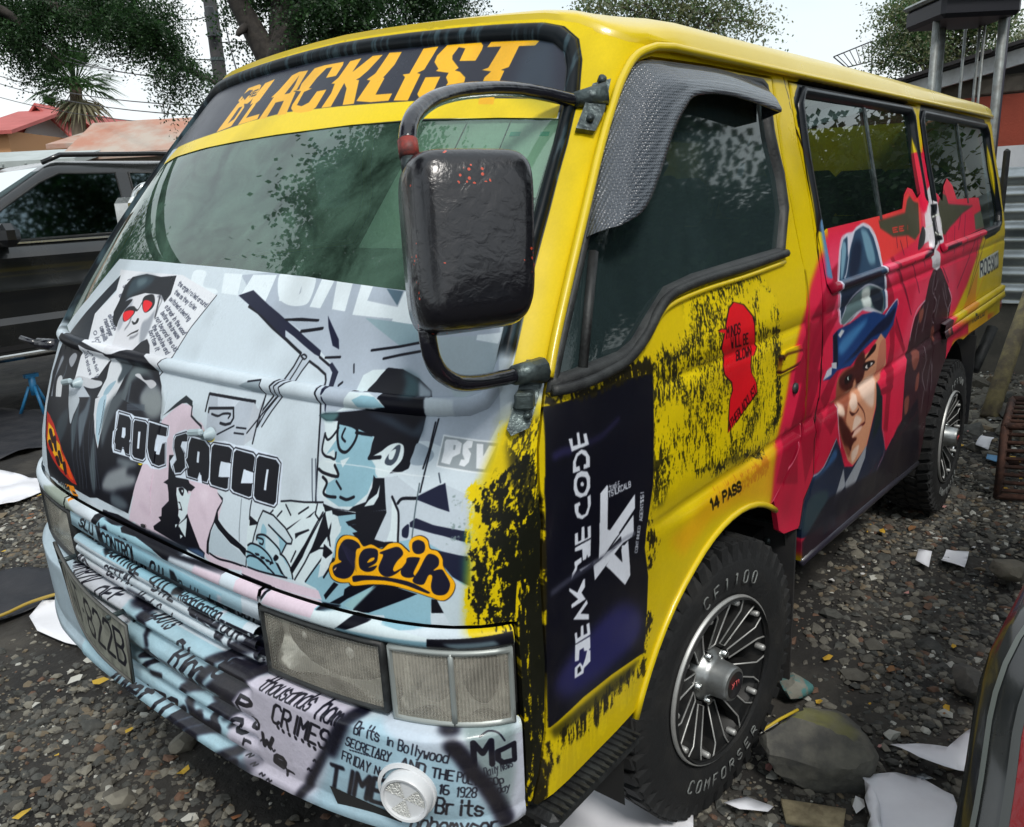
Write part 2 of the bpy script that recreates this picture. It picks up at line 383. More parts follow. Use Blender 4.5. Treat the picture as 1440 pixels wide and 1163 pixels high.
def paint(img,ops,hook={}):
    k=img.ppm/1000.0
    for o in ops:
        t=o[0]
        if t in ('BASE','RY'):
            if t in hook: hook[t](img)
            continue
        if len(o[4])<4: continue
        col=o[1];v=o[4];P=[img.px((v[i]/2000.0,v[i+1]/2000.0)) for i in range(0,len(v),2)]
        if t=='P':
            if o[2]: P=cr(P,True)
            img.put(img.cover([np.array(P)],int(o[3]*k*1.6)+2),col,o[3]*k)
        elif t=='L':
            if o[2]: P=cr(P,bool(o[6]))
            img.put(img.cover(caps(P,max(o[5]*k/2,.5),bool(o[6])),int(o[3]*k*1.6)+2),col,o[3]*k)
        elif t=='T':
            gs,wd=glyphs(o[6]);a,b,c,d=[np.array(p) for p in P];pl=[];qa=abs(sum(P[i-1][0]*P[i][1]-P[i][0]*P[i-1][1] for i in range(4)))/2;ln_=max(np.hypot(*(b-a)),1);tw=min(o[5]*k,.32*qa/ln_,.85*ln_/wd*1.6)
            for g in gs:
                q=[]
                for x,y in g:
                    u=x/wd;w_=(y-2)/6.0
                    q.append((a*(1-u)+b*u)*(1-w_)+(d*(1-u)+c*u)*w_)
                pl+=caps(q,max(tw/2,.5))
            if pl: img.put(img.cover(pl,int(o[3]*k*1.6)+2),col,o[3]*k)
        elif t=='S':
            sc,thr,ani,seed=o[5:9]
            def mulf(x0,y0,sh,_s=(sc*k,thr,ani,seed)):
                n=vnoise(sh,_s[0],_s[3],_s[2]);return np.clip((n-_s[1])*14+.5,0,1)
            c=img.cover([np.array(P)],int(o[3]*k*1.6)+2)
            if c is None: continue
            x0,y0,m=c;m=blur(m,o[3]*k) if o[3] else m
            n=.74*vnoise(m.shape,sc*k,seed,ani)+.26*vnoise(m.shape,2.6*k,seed+50)
            # threshold loosens towards the middle of the spray
            n2=vnoise(m.shape,sc*k*8,seed+100)
            q=np.clip((n-(thr-.10*m+(1-m)*.25+(.5-n2)*.55))*10+.5,0,1)
            img.put((x0,y0,q*np.clip(m*3,0,1)),col,0)

# flat artwork of the wraps, plus drawn gap shade and an edge highlight: outlines in half millimetres on the body surface
ART={
'F':[
["P",[200,213,222,255],0,0,[-2600,400,2600,400,2600,3900,-2600,3900]],
["P",[170,182,196,255],0,0,[453,2653,664,2621,777,2589,934,2531,1010,2494,1059,2471,1053,2425,1038,2384,1067,2301,1221,2272,1518,2295,1720,2239,1763,2359,1669,2691,1250,2767,591,2787,233,2757]],
["P",[186,198,210,255],0,0,[395,2650,453,2653,933,2511,996,2489,1030,2469,1032,2391,1094,2226,1066,2222,1009,2382,993,2414,1005,2454,957,2477,896,2495,844,2424,796,2396,801,2372,703,2247,660,2254,702,2310,753,2367,745,2391,779,2423,831,2514]],
["P",[24,28,52,255],0,0,[475,2654,538,2657,611,2636,773,2586,936,2532,939,2512,906,2519,754,2567,606,2607]],
["L",[10,11,22,255],0,0,[388,2650,471,2632,608,2586,717,2554,830,2516],5,0],
["L",[10,11,22,255],0,0,[830,2516,812,2472,779,2423,746,2395,750,2367,702,2310],4,0],
["L",[10,11,22,255],0,0,[849,2499,831,2460,812,2426,770,2397,777,2370,727,2313,698,2259],3,0],
["L",[10,11,22,255],0,0,[890,2495,866,2463,844,2424,799,2396,804,2373,762,2320,723,2262],3,0],
["L",[10,11,22,255],0,0,[890,2495,945,2479,996,2460,1008,2441,1009,2421,1000,2398,1015,2373,1034,2318,1066,2189,1090,2059],4,0],
["L",[10,11,22,255],0,0,[939,2512,1001,2490],4,0],
["L",[10,11,22,255],1,0,[835,2508,858,2499,868,2507,849,2514,835,2508],3,0],
["P",[24,28,52,255],0,0,[1012,2500,1058,2473,1053,2425,1042,2401,1036,2391,1029,2394,1029,2430,1028,2469,998,2490]],
["P",[24,28,52,255],0,0,[1036,2391,1045,2372,1051,2343,1044,2349,1031,2384]],
["P",[24,28,52,255],0,0,[907,2644,1009,2572,1028,2542,988,2551,932,2608]],
["L",[10,11,22,255],0,0,[666,2618,864,2626],4,0],
["L",[10,11,22,255],0,0,[786,2586,903,2602],5,0],
["L",[10,11,22,255],0,0,[970,2512,1046,2519],4,0],
["L",[10,11,22,255],0,0,[1077,2432,1092,2443],4,0],
["L",[10,11,22,255],0,0,[1123,2501,1134,2476],3,0],
["P",[150,166,176,255],0,0,[539,2378,606,2397,683,2410,684,2389,703,2370,620,2370]],
["L",[10,11,22,255],0,0,[606,2397,683,2410,683,2388,703,2370],3,0],
["P",[178,188,200,255],0,0,[330,2332,648,2339,647,2253,640,2167,377,2167]],
["P",[200,210,222,255],0,0,[394,2330,553,2336,520,2302,417,2284]],
["L",[10,11,22,255],0,0,[331,2270,330,2332,648,2339,647,2253,645,2207],5,0],
["L",[10,11,22,255],0,0,[355,2269,352,2282,520,2302,535,2269,523,2249,490,2240,453,2241],5,0],
["L",[10,11,22,255],1,0,[380,2265,427,2263,460,2275,508,2280,501,2265],4,0],
["L",[10,11,22,255],0,0,[702,2366,704,2306,698,2259],3,0],
["P",[184,192,202,255],0,0,[680,2315,702,2368,706,2308,685,2215,637,2189,641,2336]],
["L",[10,11,22,255],0,0,[703,2365,693,2287,690,2201],4,0],
["L",[10,11,22,255],0,0,[767,2364,641,2230],3,0],
["L",[10,11,22,255],0,0,[567,2240,630,2244],3,0],
["L",[10,11,22,255],0,0,[560,2220,623,2224],3,0],
["L",[10,11,22,255],0,0,[550,2244,449,2200],3,0],
["P",[222,234,240,255],1,0,[510,2768,606,2767,625,2725,665,2701,697,2713,671,2767,753,2766,771,2694,742,2670,649,2667,564,2693]],
["P",[222,234,240,255],0,0,[795,2763,872,2762,849,2665,784,2667]],
["P",[222,234,240,255],0,0,[885,2762,978,2758,991,2661,917,2665]],
["P",[222,234,240,255],0,0,[1026,2755,1091,2750,1087,2699,1252,2683,1250,2647,1036,2652]],
["P",[222,234,240,255],0,0,[1252,2733,1514,2717,1534,2619,1315,2633,1238,2640]],
["P",[170,182,196,255],0,0,[1339,2705,1397,2700,1383,2648,1343,2653]],
["P",[86,110,126,255],0,0,[1161,2740,1247,2733,1240,2688]],
["P",[142,168,178,255],0,0,[1106,2645,1233,2640,1372,2631,1392,2584,1306,2568]],
["P",[168,184,192,255],0,0,[1439,2598,1605,2604,1610,2588,1707,2582,1704,2484,1614,2422,1581,2427,1491,2506]],
["P",[222,234,240,255],0,0,[1608,2607,1697,2614,1695,2581,1609,2592]],
["L",[10,11,22,255],0,0,[1187,2548,1307,2565,1389,2580],4,0],
["L",[10,11,22,255],0,0,[1252,2526,1318,2540,1403,2555],4,0],
["L",[10,11,22,255],1,0,[659,2616,760,2625,857,2625],4,0],
["L",[10,11,22,255],1,0,[788,2585,846,2593,897,2601],5,0],
["P",[222,234,240,255],1,0,[-174,2761,-67,2760,-38,2707,71,2699,104,2684,-36,2678,-148,2711]],
["P",[222,234,240,255],0,0,[90,2761,238,2761,270,2684,138,2686]],
["P",[222,234,240,255],0,0,[322,2762,493,2766,489,2671,294,2685]],
["P",[222,234,240,255],0,0,[522,2766,681,2767,694,2676,579,2678]],
["P",[24,28,52,255],0,0,[278,2684,371,2707,667,2617,711,2555,505,2623]],
["P",[222,226,232,255],0,0,[-971,2739,-262,2741,112,2676,14,2554,-34,2461,-89,2383,-199,2372,-487,2358,-945,2411,-1013,2539,-869,2643]],
["L",[10,11,22,255],0,0,[109,2676,16,2553,-48,2432,-93,2395,-75,2376,-153,2301],3,0],
["T",[60,66,84,255],0,0,[-268,2702,60,2630,70,2644,-257,2717],2.0,"the angel rolled around"],
["T",[60,66,84,255],0,0,[-263,2668,-16,2613,-5,2628,-252,2683],2.0,"them as they fallen"],
["T",[60,66,84,255],0,0,[-280,2641,-31,2572,-13,2585,-262,2655],2.0,"switched a beating"],
["T",[60,66,84,255],0,0,[-287,2611,-27,2519,-4,2530,-262,2623],2.0,"a break in the wood"],
["T",[60,66,84,255],0,0,[-299,2585,-63,2500,-38,2512,-274,2596],2.0,"before the breeze"],
["T",[60,66,84,255],0,0,[-326,2562,-50,2454,-23,2465,-299,2573],2.0,"not beyond the old"],
["T",[60,66,84,255],0,0,[-326,2532,-109,2437,-80,2448,-296,2542],2.0,"the sunshine and"],
["T",[60,66,84,255],0,0,[-335,2510,-206,2441,-172,2450,-300,2518],2.0,"bottom it"],
["T",[60,66,84,255],0,0,[-831,2543,-686,2489,-646,2499,-788,2553],2.0,"all change"],
["T",[60,66,84,255],0,0,[-860,2522,-712,2459,-668,2469,-813,2531],2.0,"round anger"],
["T",[60,66,84,255],0,0,[-872,2488,-755,2437,-709,2447,-824,2498],2.0,"came pills"],
["T",[60,66,84,255],0,0,[-932,2465,-835,2421,-785,2431,-880,2474],2.0,"old"],
["T",[60,66,84,255],0,0,[-805,2377,-716,2321,-667,2330,-754,2386],2.0,"of the fall"],
["T",[60,66,84,255],0,0,[-850,2363,-771,2287,-717,2294,-793,2370],2.0,"sick and care"],
["T",[60,66,84,255],0,0,[-819,2702,-703,2661,-665,2670,-777,2711],2.0,"it all"],
["T",[60,66,84,255],0,0,[-830,2673,-703,2624,-662,2633,-785,2682],2.0,"shoal"],
["T",[60,66,84,255],0,0,[-828,2636,-752,2603,-706,2611,-781,2643],2.0,"to die"],
["P",[30,38,48,255],0,0,[-1287,2438,-931,2716,-883,2652,-1013,2539,-945,2411,-1036,2208,-1384,2160,-1445,2234]],
["P",[10,11,22,255],0,0,[-1445,2234,-945,2411,-604,2387,-253,2418,-125,2379,-58,2319,0,2194,-99,2003,-191,1852,-599,1772,-847,1774,-1236,1743,-1418,2028]],
["P",[222,226,232,255],0,0,[-917,2385,-654,2387,-602,2369,-690,2287,-863,2258,-1034,2248,-1006,2328]],
["T",[60,66,84,255],0,0,[-891,2359,-726,2283,-677,2294,-844,2373],2.0,"of the fall"],
["T",[60,66,84,255],0,0,[-914,2319,-816,2273,-776,2283,-866,2330],2.0,"and care"],
["P",[214,216,222,255],1,0,[-598,2700,-435,2681,-353,2646,-341,2601,-346,2550,-356,2498,-371,2465,-405,2449,-419,2429,-617,2398,-648,2422,-657,2476,-699,2520,-702,2574,-657,2637]],
["P",[150,156,166,255],1,5,[-430,2538,-389,2560,-363,2594,-336,2525,-356,2466,-392,2470]],
["P",[168,174,184,255],1,5,[-719,2627,-631,2618,-608,2573,-622,2525,-637,2491,-682,2521]],
["P",[20,24,32,255],0,0,[-726,2518,-758,2536,-756,2584,-683,2629,-539,2656,-375,2657,-309,2629,-286,2662,-316,2737,-459,2726,-624,2733,-768,2714,-804,2671,-783,2610,-785,2562]],
["P",[46,64,74,255],1,8,[-748,2701,-633,2726,-515,2717,-564,2675,-665,2643,-719,2627]],
["P",[80,100,108,255],1,5,[-694,2703,-619,2716,-581,2701,-640,2678]],
["P",[20,24,32,255],1,0,[-680,2504,-758,2536,-765,2590,-639,2625,-676,2569,-681,2528]],
["P",[24,26,32,255],1,0,[-531,2624,-523,2644,-451,2654,-399,2624,-400,2598,-444,2579,-490,2593]],
["P",[24,26,32,255],1,0,[-668,2569,-649,2590,-586,2597,-550,2576,-569,2549,-611,2531,-648,2543]],
["P",[226,22,34,255],1,0,[-515,2621,-487,2629,-421,2620,-423,2597,-446,2581,-485,2593]],
["P",[226,22,34,255],1,0,[-667,2566,-616,2579,-563,2577,-573,2552,-604,2533,-644,2544]],
["L",[20,22,26,255],1,0,[-524,2617,-534,2584,-578,2591],4,0],
["P",[20,22,26,255],1,0,[-542,2540,-503,2536,-497,2553,-478,2551,-476,2535,-509,2526]],
["P",[20,22,26,255],0,0,[-531,2475,-504,2491,-437,2512,-440,2502,-493,2488,-517,2478]],
["L",[70,74,84,255],1,3,[-577,2502,-556,2530,-564,2549],4,0],
["L",[90,94,104,255],1,3,[-493,2472,-458,2479,-431,2493],4,0],
["L",[120,124,134,255],1,2,[-398,2650,-345,2640,-341,2601,-330,2564],4,0],
["L",[30,32,40,255],1,2,[-382,2657,-355,2607,-336,2570],5,0],
["P",[10,11,22,255],0,0,[-371,2465,-324,2481,-280,2459,-233,2407,-181,2380,-85,2333,-31,2278,-7,2219,-50,2177,-196,2028,-538,1973,-861,1919,-1236,2051,-1470,2215,-1354,2414,-966,2394,-975,2135,-906,2058,-685,2270,-599,2377,-419,2429]],
["P",[222,226,232,255],0,0,[-966,2394,-865,2386,-599,2377,-690,2303,-782,2265,-957,2259]],
["T",[60,66,84,255],0,0,[-934,2368,-797,2285,-764,2295,-902,2382],2.0,"sick and care"],
["T",[60,66,84,255],0,0,[-855,2376,-722,2307,-698,2317,-825,2385],2.0,"of the fall"],
["P",[210,216,222,255],0,0,[-596,2373,-514,2381,-381,2380,-421,2298,-444,2257,-507,2156,-537,1996,-612,2074,-654,2191,-590,2294]],
["P",[184,194,204,255],0,0,[-1034,2214,-957,2259,-847,2237,-715,2197,-884,2083,-917,2057]],
["P",[60,72,80,255],1,3,[-514,2381,-361,2376,-436,2297,-472,2300,-455,2347]],
["P",[150,180,196,255],1,0,[-565,2256,-528,2280,-483,2292,-545,2225,-582,2227]],
["P",[168,198,214,255],1,0,[-583,2214,-545,2225,-512,2182,-510,2088,-533,2010,-586,2078,-606,2157]],
["L",[20,30,50,255],0,0,[-601,2171,-575,2170],2.2,0],
["L",[20,30,50,255],0,0,[-588,2155,-563,2154],2.2,0],
["L",[20,30,50,255],0,0,[-576,2139,-551,2138],2.2,0],
["L",[20,30,50,255],0,0,[-565,2123,-539,2122],2.2,0],
["L",[20,30,50,255],0,0,[-554,2107,-528,2106],2.2,0],
["L",[20,30,50,255],0,0,[-543,2091,-518,2090],2.2,0],
["L",[20,30,50,255],0,0,[-532,2074,-508,2074],2.2,0],
["L",[20,30,50,255],0,0,[-522,2058,-498,2058],2.2,0],
["L",[20,30,50,255],0,0,[-513,2042,-488,2042],2.2,0],
["P",[196,200,206,255],1,0,[-974,2250,-916,2268,-726,2272,-633,2275,-637,2255,-738,2233,-890,2235]],
["P",[120,128,134,255],1,10,[-160,2326,-78,2310,-15,2249,-67,2212,-161,2225,-222,2256,-201,2296]],
["P",[92,104,108,255],1,8,[-363,2356,-255,2379,-140,2340,-231,2344,-330,2308,-353,2241,-381,2172,-390,2250]],
["P",[196,198,204,255],1,0,[-317,2335,-277,2345,-219,2326,-150,2333,-105,2319,-144,2299,-196,2313,-247,2323]],
["P",[70,84,90,255],1,6,[-343,2223,-188,2222,-67,2212,-268,2200,-381,2172]],
["L",[104,118,126,170],1,4,[-853,2066,-766,2007,-718,1943],7,0],
["L",[104,118,126,170],1,4,[-792,2118,-726,2036,-700,1949],7,0],
["L",[104,118,126,170],1,4,[-704,2144,-655,2054,-644,1958],7,0],
["L",[104,118,126,170],1,4,[-445,2098,-444,2043,-471,1984],7,0],
["L",[104,118,126,170],1,4,[-387,2152,-366,2079,-376,2001],7,0],
["L",[104,118,126,170],1,4,[-337,2294,-327,2218,-348,2138],7,0],
["L",[104,118,126,170],1,4,[-360,2253,-356,2182,-383,2106],7,0],
["L",[104,118,126,170],1,4,[-1150,2287,-1148,2251,-1195,2208],7,0],
["P",[206,210,214,255],1,0,[-1259,2214,-1190,2234,-1140,2185,-1117,2077,-1160,2071,-1238,2142]],
["P",[170,180,190,200],1,4,[-1314,2297,-1243,2306,-1339,2188,-1283,2081,-1349,2109]],
["P",[190,196,204,200],1,0,[-1138,2318,-1077,2354,-1023,2342,-1064,2290]],
["P",[10,11,22,255],0,0,[-1364,2113,-434,2236,-3,2192,-100,1985,-194,1784,-522,1788,-758,1797,-1197,1869,-1349,2026]],
["P",[214,218,224,255],0,0,[-657,2199,-598,2219,-547,2228,-427,2288,-483,2210,-502,2146,-531,2059,-539,2000,-594,2060,-642,2133]],
["P",[168,198,214,255],1,0,[-603,2206,-546,2226,-530,2148,-537,2058,-542,2016,-585,2072,-616,2152]],
["L",[20,30,50,255],0,0,[-551,2207,-553,2191],2.2,0],
["L",[20,30,50,255],0,0,[-549,2189,-551,2173],2.2,0],
["L",[20,30,50,255],0,0,[-547,2170,-550,2154],2.2,0],
["L",[20,30,50,255],0,0,[-546,2152,-549,2136],2.2,0],
["L",[20,30,50,255],0,0,[-545,2133,-548,2117],2.2,0],
["L",[20,30,50,255],0,0,[-544,2115,-548,2099],2.2,0],
["L",[20,30,50,255],0,0,[-544,2096,-548,2080],2.2,0],
["L",[20,30,50,255],0,0,[-544,2077,-548,2061],2.2,0],
["P",[180,190,198,255],1,0,[-1011,2187,-846,2175,-887,2098,-915,2056]],
["P",[150,158,162,220],1,10,[-418,1911,-326,1952,-215,1986,-228,1948,-136,1949,-150,1912,-288,1871,-362,1846,-466,1843]],
["P",[92,104,112,220],1,10,[-363,1836,-264,1839,-193,1816,-265,1785,-364,1792]],
["P",[128,136,138,220],1,10,[-217,2261,-59,2298,-4,2215,-87,2185,-153,2206]],
["P",[110,120,126,220],1,8,[-333,1977,-293,2003,-129,2005,-211,1971]],
["P",[52,64,72,220],1,10,[-1115,2036,-988,2112,-951,2045,-1025,1948,-1101,1969]],
["P",[96,110,120,220],1,6,[-815,2092,-761,2143,-722,2207,-704,2151,-727,2041,-747,1972]],
["P",[84,94,100,220],1,8,[-537,2162,-433,2257,-339,2267,-443,2134,-500,2012]],
["P",[80,92,98,220],1,6,[-607,1898,-597,2049,-538,1911,-549,1799]],
["P",[70,84,92,220],1,5,[-894,2042,-871,2101,-834,2155,-818,2027,-833,1936]],
["L",[110,124,134,150],1,1.5,[-874,2073,-847,1967,-799,1863,-777,1776],2.5,0],
["L",[110,124,134,150],1,1.5,[-818,2081,-792,1976,-742,1874,-719,1787],2.5,0],
["L",[110,124,134,150],1,1.5,[-779,2087,-753,1982,-703,1881,-680,1795],2.5,0],
["L",[110,124,134,150],1,1.5,[-735,2093,-709,1989,-658,1889,-635,1804],2.5,0],
["L",[110,124,134,150],1,1.5,[-671,2102,-645,1999,-594,1901,-569,1817],2.5,0],
["L",[110,124,134,150],1,1.5,[-643,2106,-618,2004,-566,1906,-541,1823],2.5,0],
["L",[110,124,134,150],1,1.5,[-620,2109,-595,2007,-543,1910,-518,1827],2.5,0],
["L",[110,124,134,150],1,1.5,[-593,2113,-568,2012,-517,1914,-490,1832],2.5,0],
["L",[70,80,92,255],1,2,[-321,2215,-166,2230],3,0],
["L",[70,80,92,255],1,2,[-318,2207,-162,2223],3,0],
["L",[70,80,92,255],1,2,[-313,2198,-157,2215],3,0],
["P",[190,40,24,255],0,0,[-1386,2037,-1279,2032,-1173,2009,-1052,1960,-953,1909,-865,1862,-758,1797,-825,1795,-1010,1816,-1170,1850,-1274,1878,-1331,1951]],
["P",[248,180,10,255],0,0,[-1303,1998,-1250,1995,-1172,1986,-1091,1948,-1021,1937,-992,1908,-920,1863,-866,1850,-912,1824,-1051,1837,-1107,1868,-1199,1892,-1271,1908]],
["P",[230,84,16,255],0,0,[-992,1908,-912,1888,-866,1856,-807,1810,-858,1811,-930,1844]],
["P",[40,14,20,255],1,0,[-1266,1963,-1209,1979,-1133,1934,-1169,1923]],
["P",[40,14,20,255],1,0,[-1156,1948,-1109,1962,-1066,1906,-1100,1895]],
["P",[40,14,20,255],1,0,[-1057,1896,-1013,1910,-968,1866,-1000,1855]],
["P",[40,14,20,255],1,0,[-972,1859,-929,1873,-903,1826,-933,1815]],
["P",[40,14,20,255],1,0,[-1255,1911,-1196,1929,-1133,1893,-1173,1881]],
["P",[40,14,20,255],1,0,[-1100,1864,-1051,1879,-1009,1846,-1043,1834]],
["P",[214,197,210,255],0,0,[6,2191,70,2235,132,2275,222,2276,256,2228,324,2226,403,2173,520,2005,561,1981,543,1902,-191,1749,-163,1835,-106,1948,-41,2033]],
["P",[214,197,210,255],0,0,[142,2080,565,2143,512,2003,560,1990,561,1976,528,1942,514,1896,489,1854,468,1767,633,1782,735,1775,696,1751,490,1717,446,1762,-124,1730,-153,1875,-91,2005]],
["P",[200,180,196,150],1,8,[-62,1859,-9,1837,26,1812,-26,1817,-98,1836]],
["P",[198,180,196,150],1,8,[-55,1944,10,1929,55,1914,-14,1916]],
["P",[200,182,196,140],1,8,[386,1937,446,1927,467,1879,420,1907]],
["P",[228,214,226,160],1,8,[401,1994,459,1994,440,1954,401,1965]],
["P",[10,11,22,255],0,0,[106,1969,142,1988,122,2077,233,2094,298,2013,313,2001,357,1994,332,1975,309,1973,307,1958,289,1964,269,1978,216,1969,219,1944,235,1920,249,1889,245,1865,265,1852,250,1831,318,1887,342,1858,381,1816,417,1775,453,1763,443,1738,41,1766,38,1780,103,1816,82,1826,107,1835,108,1867,165,1907,155,1939,140,1967]],
["P",[206,221,226,255],0,0,[221,1968,261,1979,294,1972,313,1959,332,1973,324,1944,318,1917,319,1891,296,1864,258,1838,264,1853,245,1865,252,1889,236,1917,219,1944]],
["P",[10,11,22,255],1,0,[232,1968,262,1977,276,1969,273,1948,258,1947,239,1958]],
["P",[206,221,226,255],1,0,[255,1965,268,1967,265,1957]],
["P",[10,11,22,255],0,0,[236,1918,255,1920,274,1901,278,1891,248,1890,269,1898,256,1913]],
["P",[206,221,226,255],0,0,[250,1830,315,1871,312,1832,305,1792,281,1806,254,1820]],
["P",[10,11,22,255],0,0,[258,1823,281,1803,273,1781,250,1804]],
["P",[206,221,226,255],0,0,[222,1825,242,1831,226,1812]],
["P",[206,221,226,255],0,0,[262,1794,285,1792,265,1777]],
["P",[54,78,110,255],0,4,[310,1750,395,1766,446,1762,443,1738,377,1742]],
["P",[10,11,22,255],0,0,[516,2003,560,1990,561,1976,536,1936,544,1909,584,1888,618,1874,664,1861,734,1840,732,1811,690,1831,632,1840,585,1860,544,1877,520,1894,496,1856,484,1808,482,1762,464,1766,469,1812,489,1858,514,1896,528,1942,557,1979]],
["P",[180,196,206,255],0,0,[522,1887,585,1856,632,1836,728,1814,736,1779,482,1770,496,1848]],
["L",[10,11,22,255],1,0,[489,1770,552,1763,633,1770,735,1773],4,0],
["L",[120,132,142,255],0,0,[680,2007,690,1859],2.5,0],
["L",[10,11,22,255],0,0,[743,2015,740,1980,744,1933,740,1845,735,1775],3,0],
["P",[36,44,54,255],0,4,[-251,1754,-66,1751,40,1754,318,1756,298,1723,60,1720,-128,1716,-277,1722]],
["P",[26,34,40,255],0,0,[99,2272,160,2307,219,2293,228,2271,177,2281,142,2275,10,2212]],
["L",[10,11,22,255],0,0,[226,2274,234,2240,278,2226,326,2213,331,2186],4,0],
["P",[214,226,240,255],0,0,[-397,2186,-264,2186,-231,2180,-102,2187,-90,2184,84,2183,94,2149,84,2133,116,2029,64,2011,-10,2004,-47,2015,-90,2010,-204,2007,-219,2015,-377,2010,-396,2030,-410,2093,-398,2102,-413,2174]],
["P",[214,226,240,255],0,0,[215,2188,268,2180,373,2178,425,2174,513,2186,592,2182,670,2190,743,2183,840,2182,884,2167,895,2132,904,2031,867,2009,754,2017,692,2017,601,2021,544,2014,455,2018,278,2011,201,2005,151,2035,134,2055,160,2083,136,2108,128,2153,162,2170]],
["L",[10,11,22,255],0,0,[-388,2179,-277,2180,-251,2167,-223,2089,-232,2077,-219,2070,-213,2021,-253,2021,-277,2042,-295,2042,-302,2024,-368,2022,-373,2044,-387,2051,-391,2098,-378,2111,-387,2116],2.2,1],
["L",[10,11,22,255],0,0,[-229,2172,-124,2176,-98,2169,-68,2031,-88,2017,-175,2014,-201,2024,-240,2158],2.2,1],
["L",[10,11,22,255],0,0,[-104,2182,74,2182,78,2146,-11,2141,-13,2117,-10,2075,14,2060,43,2062,56,2111,80,2117,106,2035,52,2017,-9,2017,-47,2037,-79,2075],2.2,1],
["L",[10,11,22,255],0,0,[143,2156,224,2180,243,2175,248,2151,205,2145,200,2124,245,2100,268,2048,237,2022,189,2011,162,2041,183,2065,173,2079,144,2110,136,2140],2.2,1],
["L",[10,11,22,255],0,0,[260,2173,372,2175,421,2155,444,2100,454,2043,445,2021,404,2020,392,2045,375,2049,367,2021,281,2019,268,2042,281,2054,245,2079,258,2091,249,2146],2.2,1],
["L",[10,11,22,255],0,0,[433,2170,549,2177,576,2169,580,2119,509,2115,521,2055,582,2065,589,2023,572,2017,464,2016,445,2028,418,2156],2.2,1],
["L",[10,11,22,255],0,0,[588,2173,706,2173,727,2164,732,2109,665,2111,663,2056,739,2069,743,2022,727,2015,618,2018,597,2026,573,2161],2.2,1],
["L",[10,11,22,255],0,0,[737,2173,850,2174,877,2159,892,2026,879,2012,762,2013,744,2024,723,2161],2.2,1],
["P",[214,226,240,255],0,0,[-387,2172,-275,2175,-252,2163,-225,2086,-232,2075,-221,2069,-215,2025,-250,2024,-271,2044,-301,2042,-308,2025,-366,2024,-371,2044,-383,2050,-389,2099,-378,2111,-386,2115]],
["P",[214,226,240,255],0,0,[-229,2167,-123,2173,-99,2166,-69,2035,-87,2022,-177,2018,-200,2027,-238,2155]],
["P",[214,226,240,255],0,0,[-98,2176,72,2177,76,2144,-15,2139,-17,2117,-12,2073,9,2059,48,2063,56,2113,78,2118,104,2038,56,2022,-11,2020,-45,2039,-73,2074]],
["P",[214,226,240,255],0,0,[143,2154,226,2177,243,2172,247,2150,209,2144,205,2125,247,2098,268,2051,240,2028,186,2016,162,2043,181,2065,172,2077,144,2112,136,2139]],
["P",[214,226,240,255],0,0,[263,2167,373,2170,417,2151,437,2101,448,2044,440,2024,404,2023,393,2046,378,2050,371,2024,284,2021,273,2042,284,2053,251,2081,262,2092,253,2141]],
["P",[214,226,240,255],0,0,[437,2165,550,2172,574,2165,577,2120,504,2115,517,2055,582,2065,588,2027,572,2022,467,2020,450,2031,424,2152]],
["P",[214,226,240,255],0,0,[592,2167,706,2168,724,2160,729,2111,660,2111,661,2056,738,2069,741,2027,727,2020,621,2022,602,2029,579,2157]],
["P",[214,226,240,255],0,0,[740,2168,848,2169,873,2156,888,2030,876,2018,765,2018,748,2028,728,2157]],
["P",[10,11,22,255],0,0,[-379,2170,-281,2171,-257,2159,-232,2088,-240,2077,-228,2071,-222,2026,-258,2026,-279,2046,-295,2046,-302,2029,-360,2028,-365,2048,-377,2054,-381,2097,-369,2109,-378,2113]],
["P",[10,11,22,255],0,0,[-221,2165,-128,2169,-104,2162,-76,2037,-95,2024,-172,2022,-194,2031,-230,2153]],
["P",[10,11,22,255],0,0,[-91,2174,67,2173,71,2141,-8,2137,-10,2115,-7,2077,14,2063,41,2065,51,2109,73,2115,97,2040,49,2024,-5,2024,-39,2043,-68,2077]],
["P",[10,11,22,255],0,0,[150,2152,221,2173,238,2169,242,2146,205,2141,200,2122,240,2100,261,2052,233,2029,191,2020,167,2047,186,2068,177,2081,151,2110,143,2137]],
["P",[10,11,22,255],0,0,[269,2165,369,2166,413,2148,433,2098,443,2045,434,2026,398,2025,387,2048,372,2052,365,2026,289,2025,278,2046,289,2057,257,2080,268,2090,260,2140]],
["P",[10,11,22,255],0,0,[443,2164,546,2169,570,2162,573,2117,510,2113,521,2058,576,2067,582,2029,567,2024,471,2023,455,2034,430,2151]],
["P",[10,11,22,255],0,0,[598,2166,703,2165,721,2157,725,2108,666,2109,664,2060,732,2070,736,2028,722,2022,625,2025,606,2033,585,2155]],
["P",[10,11,22,255],0,0,[745,2166,845,2166,869,2153,883,2032,872,2019,768,2021,752,2031,733,2155]],
["P",[214,226,240,255],0,0,[-325,2122,-295,2124,-283,2096,-290,2082,-317,2082]],
["P",[214,226,240,255],0,0,[-173,2126,-153,2128,-139,2062,-157,2060]],
["P",[214,226,240,255],0,0,[334,2123,350,2123,357,2084,341,2083]],
["P",[214,226,240,255],0,0,[510,2113,523,2114,521,2093,582,2088,587,2073,510,2057,508,2092]],
["P",[214,226,240,255],0,0,[666,2109,678,2110,672,2095,728,2091,730,2074,661,2059]],
["P",[214,226,240,255],0,0,[802,2129,814,2130,818,2059,805,2059]],
["P",[214,226,240,255],0,0,[-4,2113,13,2112,14,2080,-1,2082]],
["P",[214,226,240,255],0,0,[522,2102,578,2102,580,2090,523,2085]],
["P",[226,200,8,255],1,0,[318,2197,364,2199,432,2191,430,2173,396,2168,363,2181]],
["P",[226,200,8,255],1,0,[-133,2003,-90,2010,-109,2000]],
["L",[90,100,114,255],0,0,[1035,2194,1074,2061],3,0],
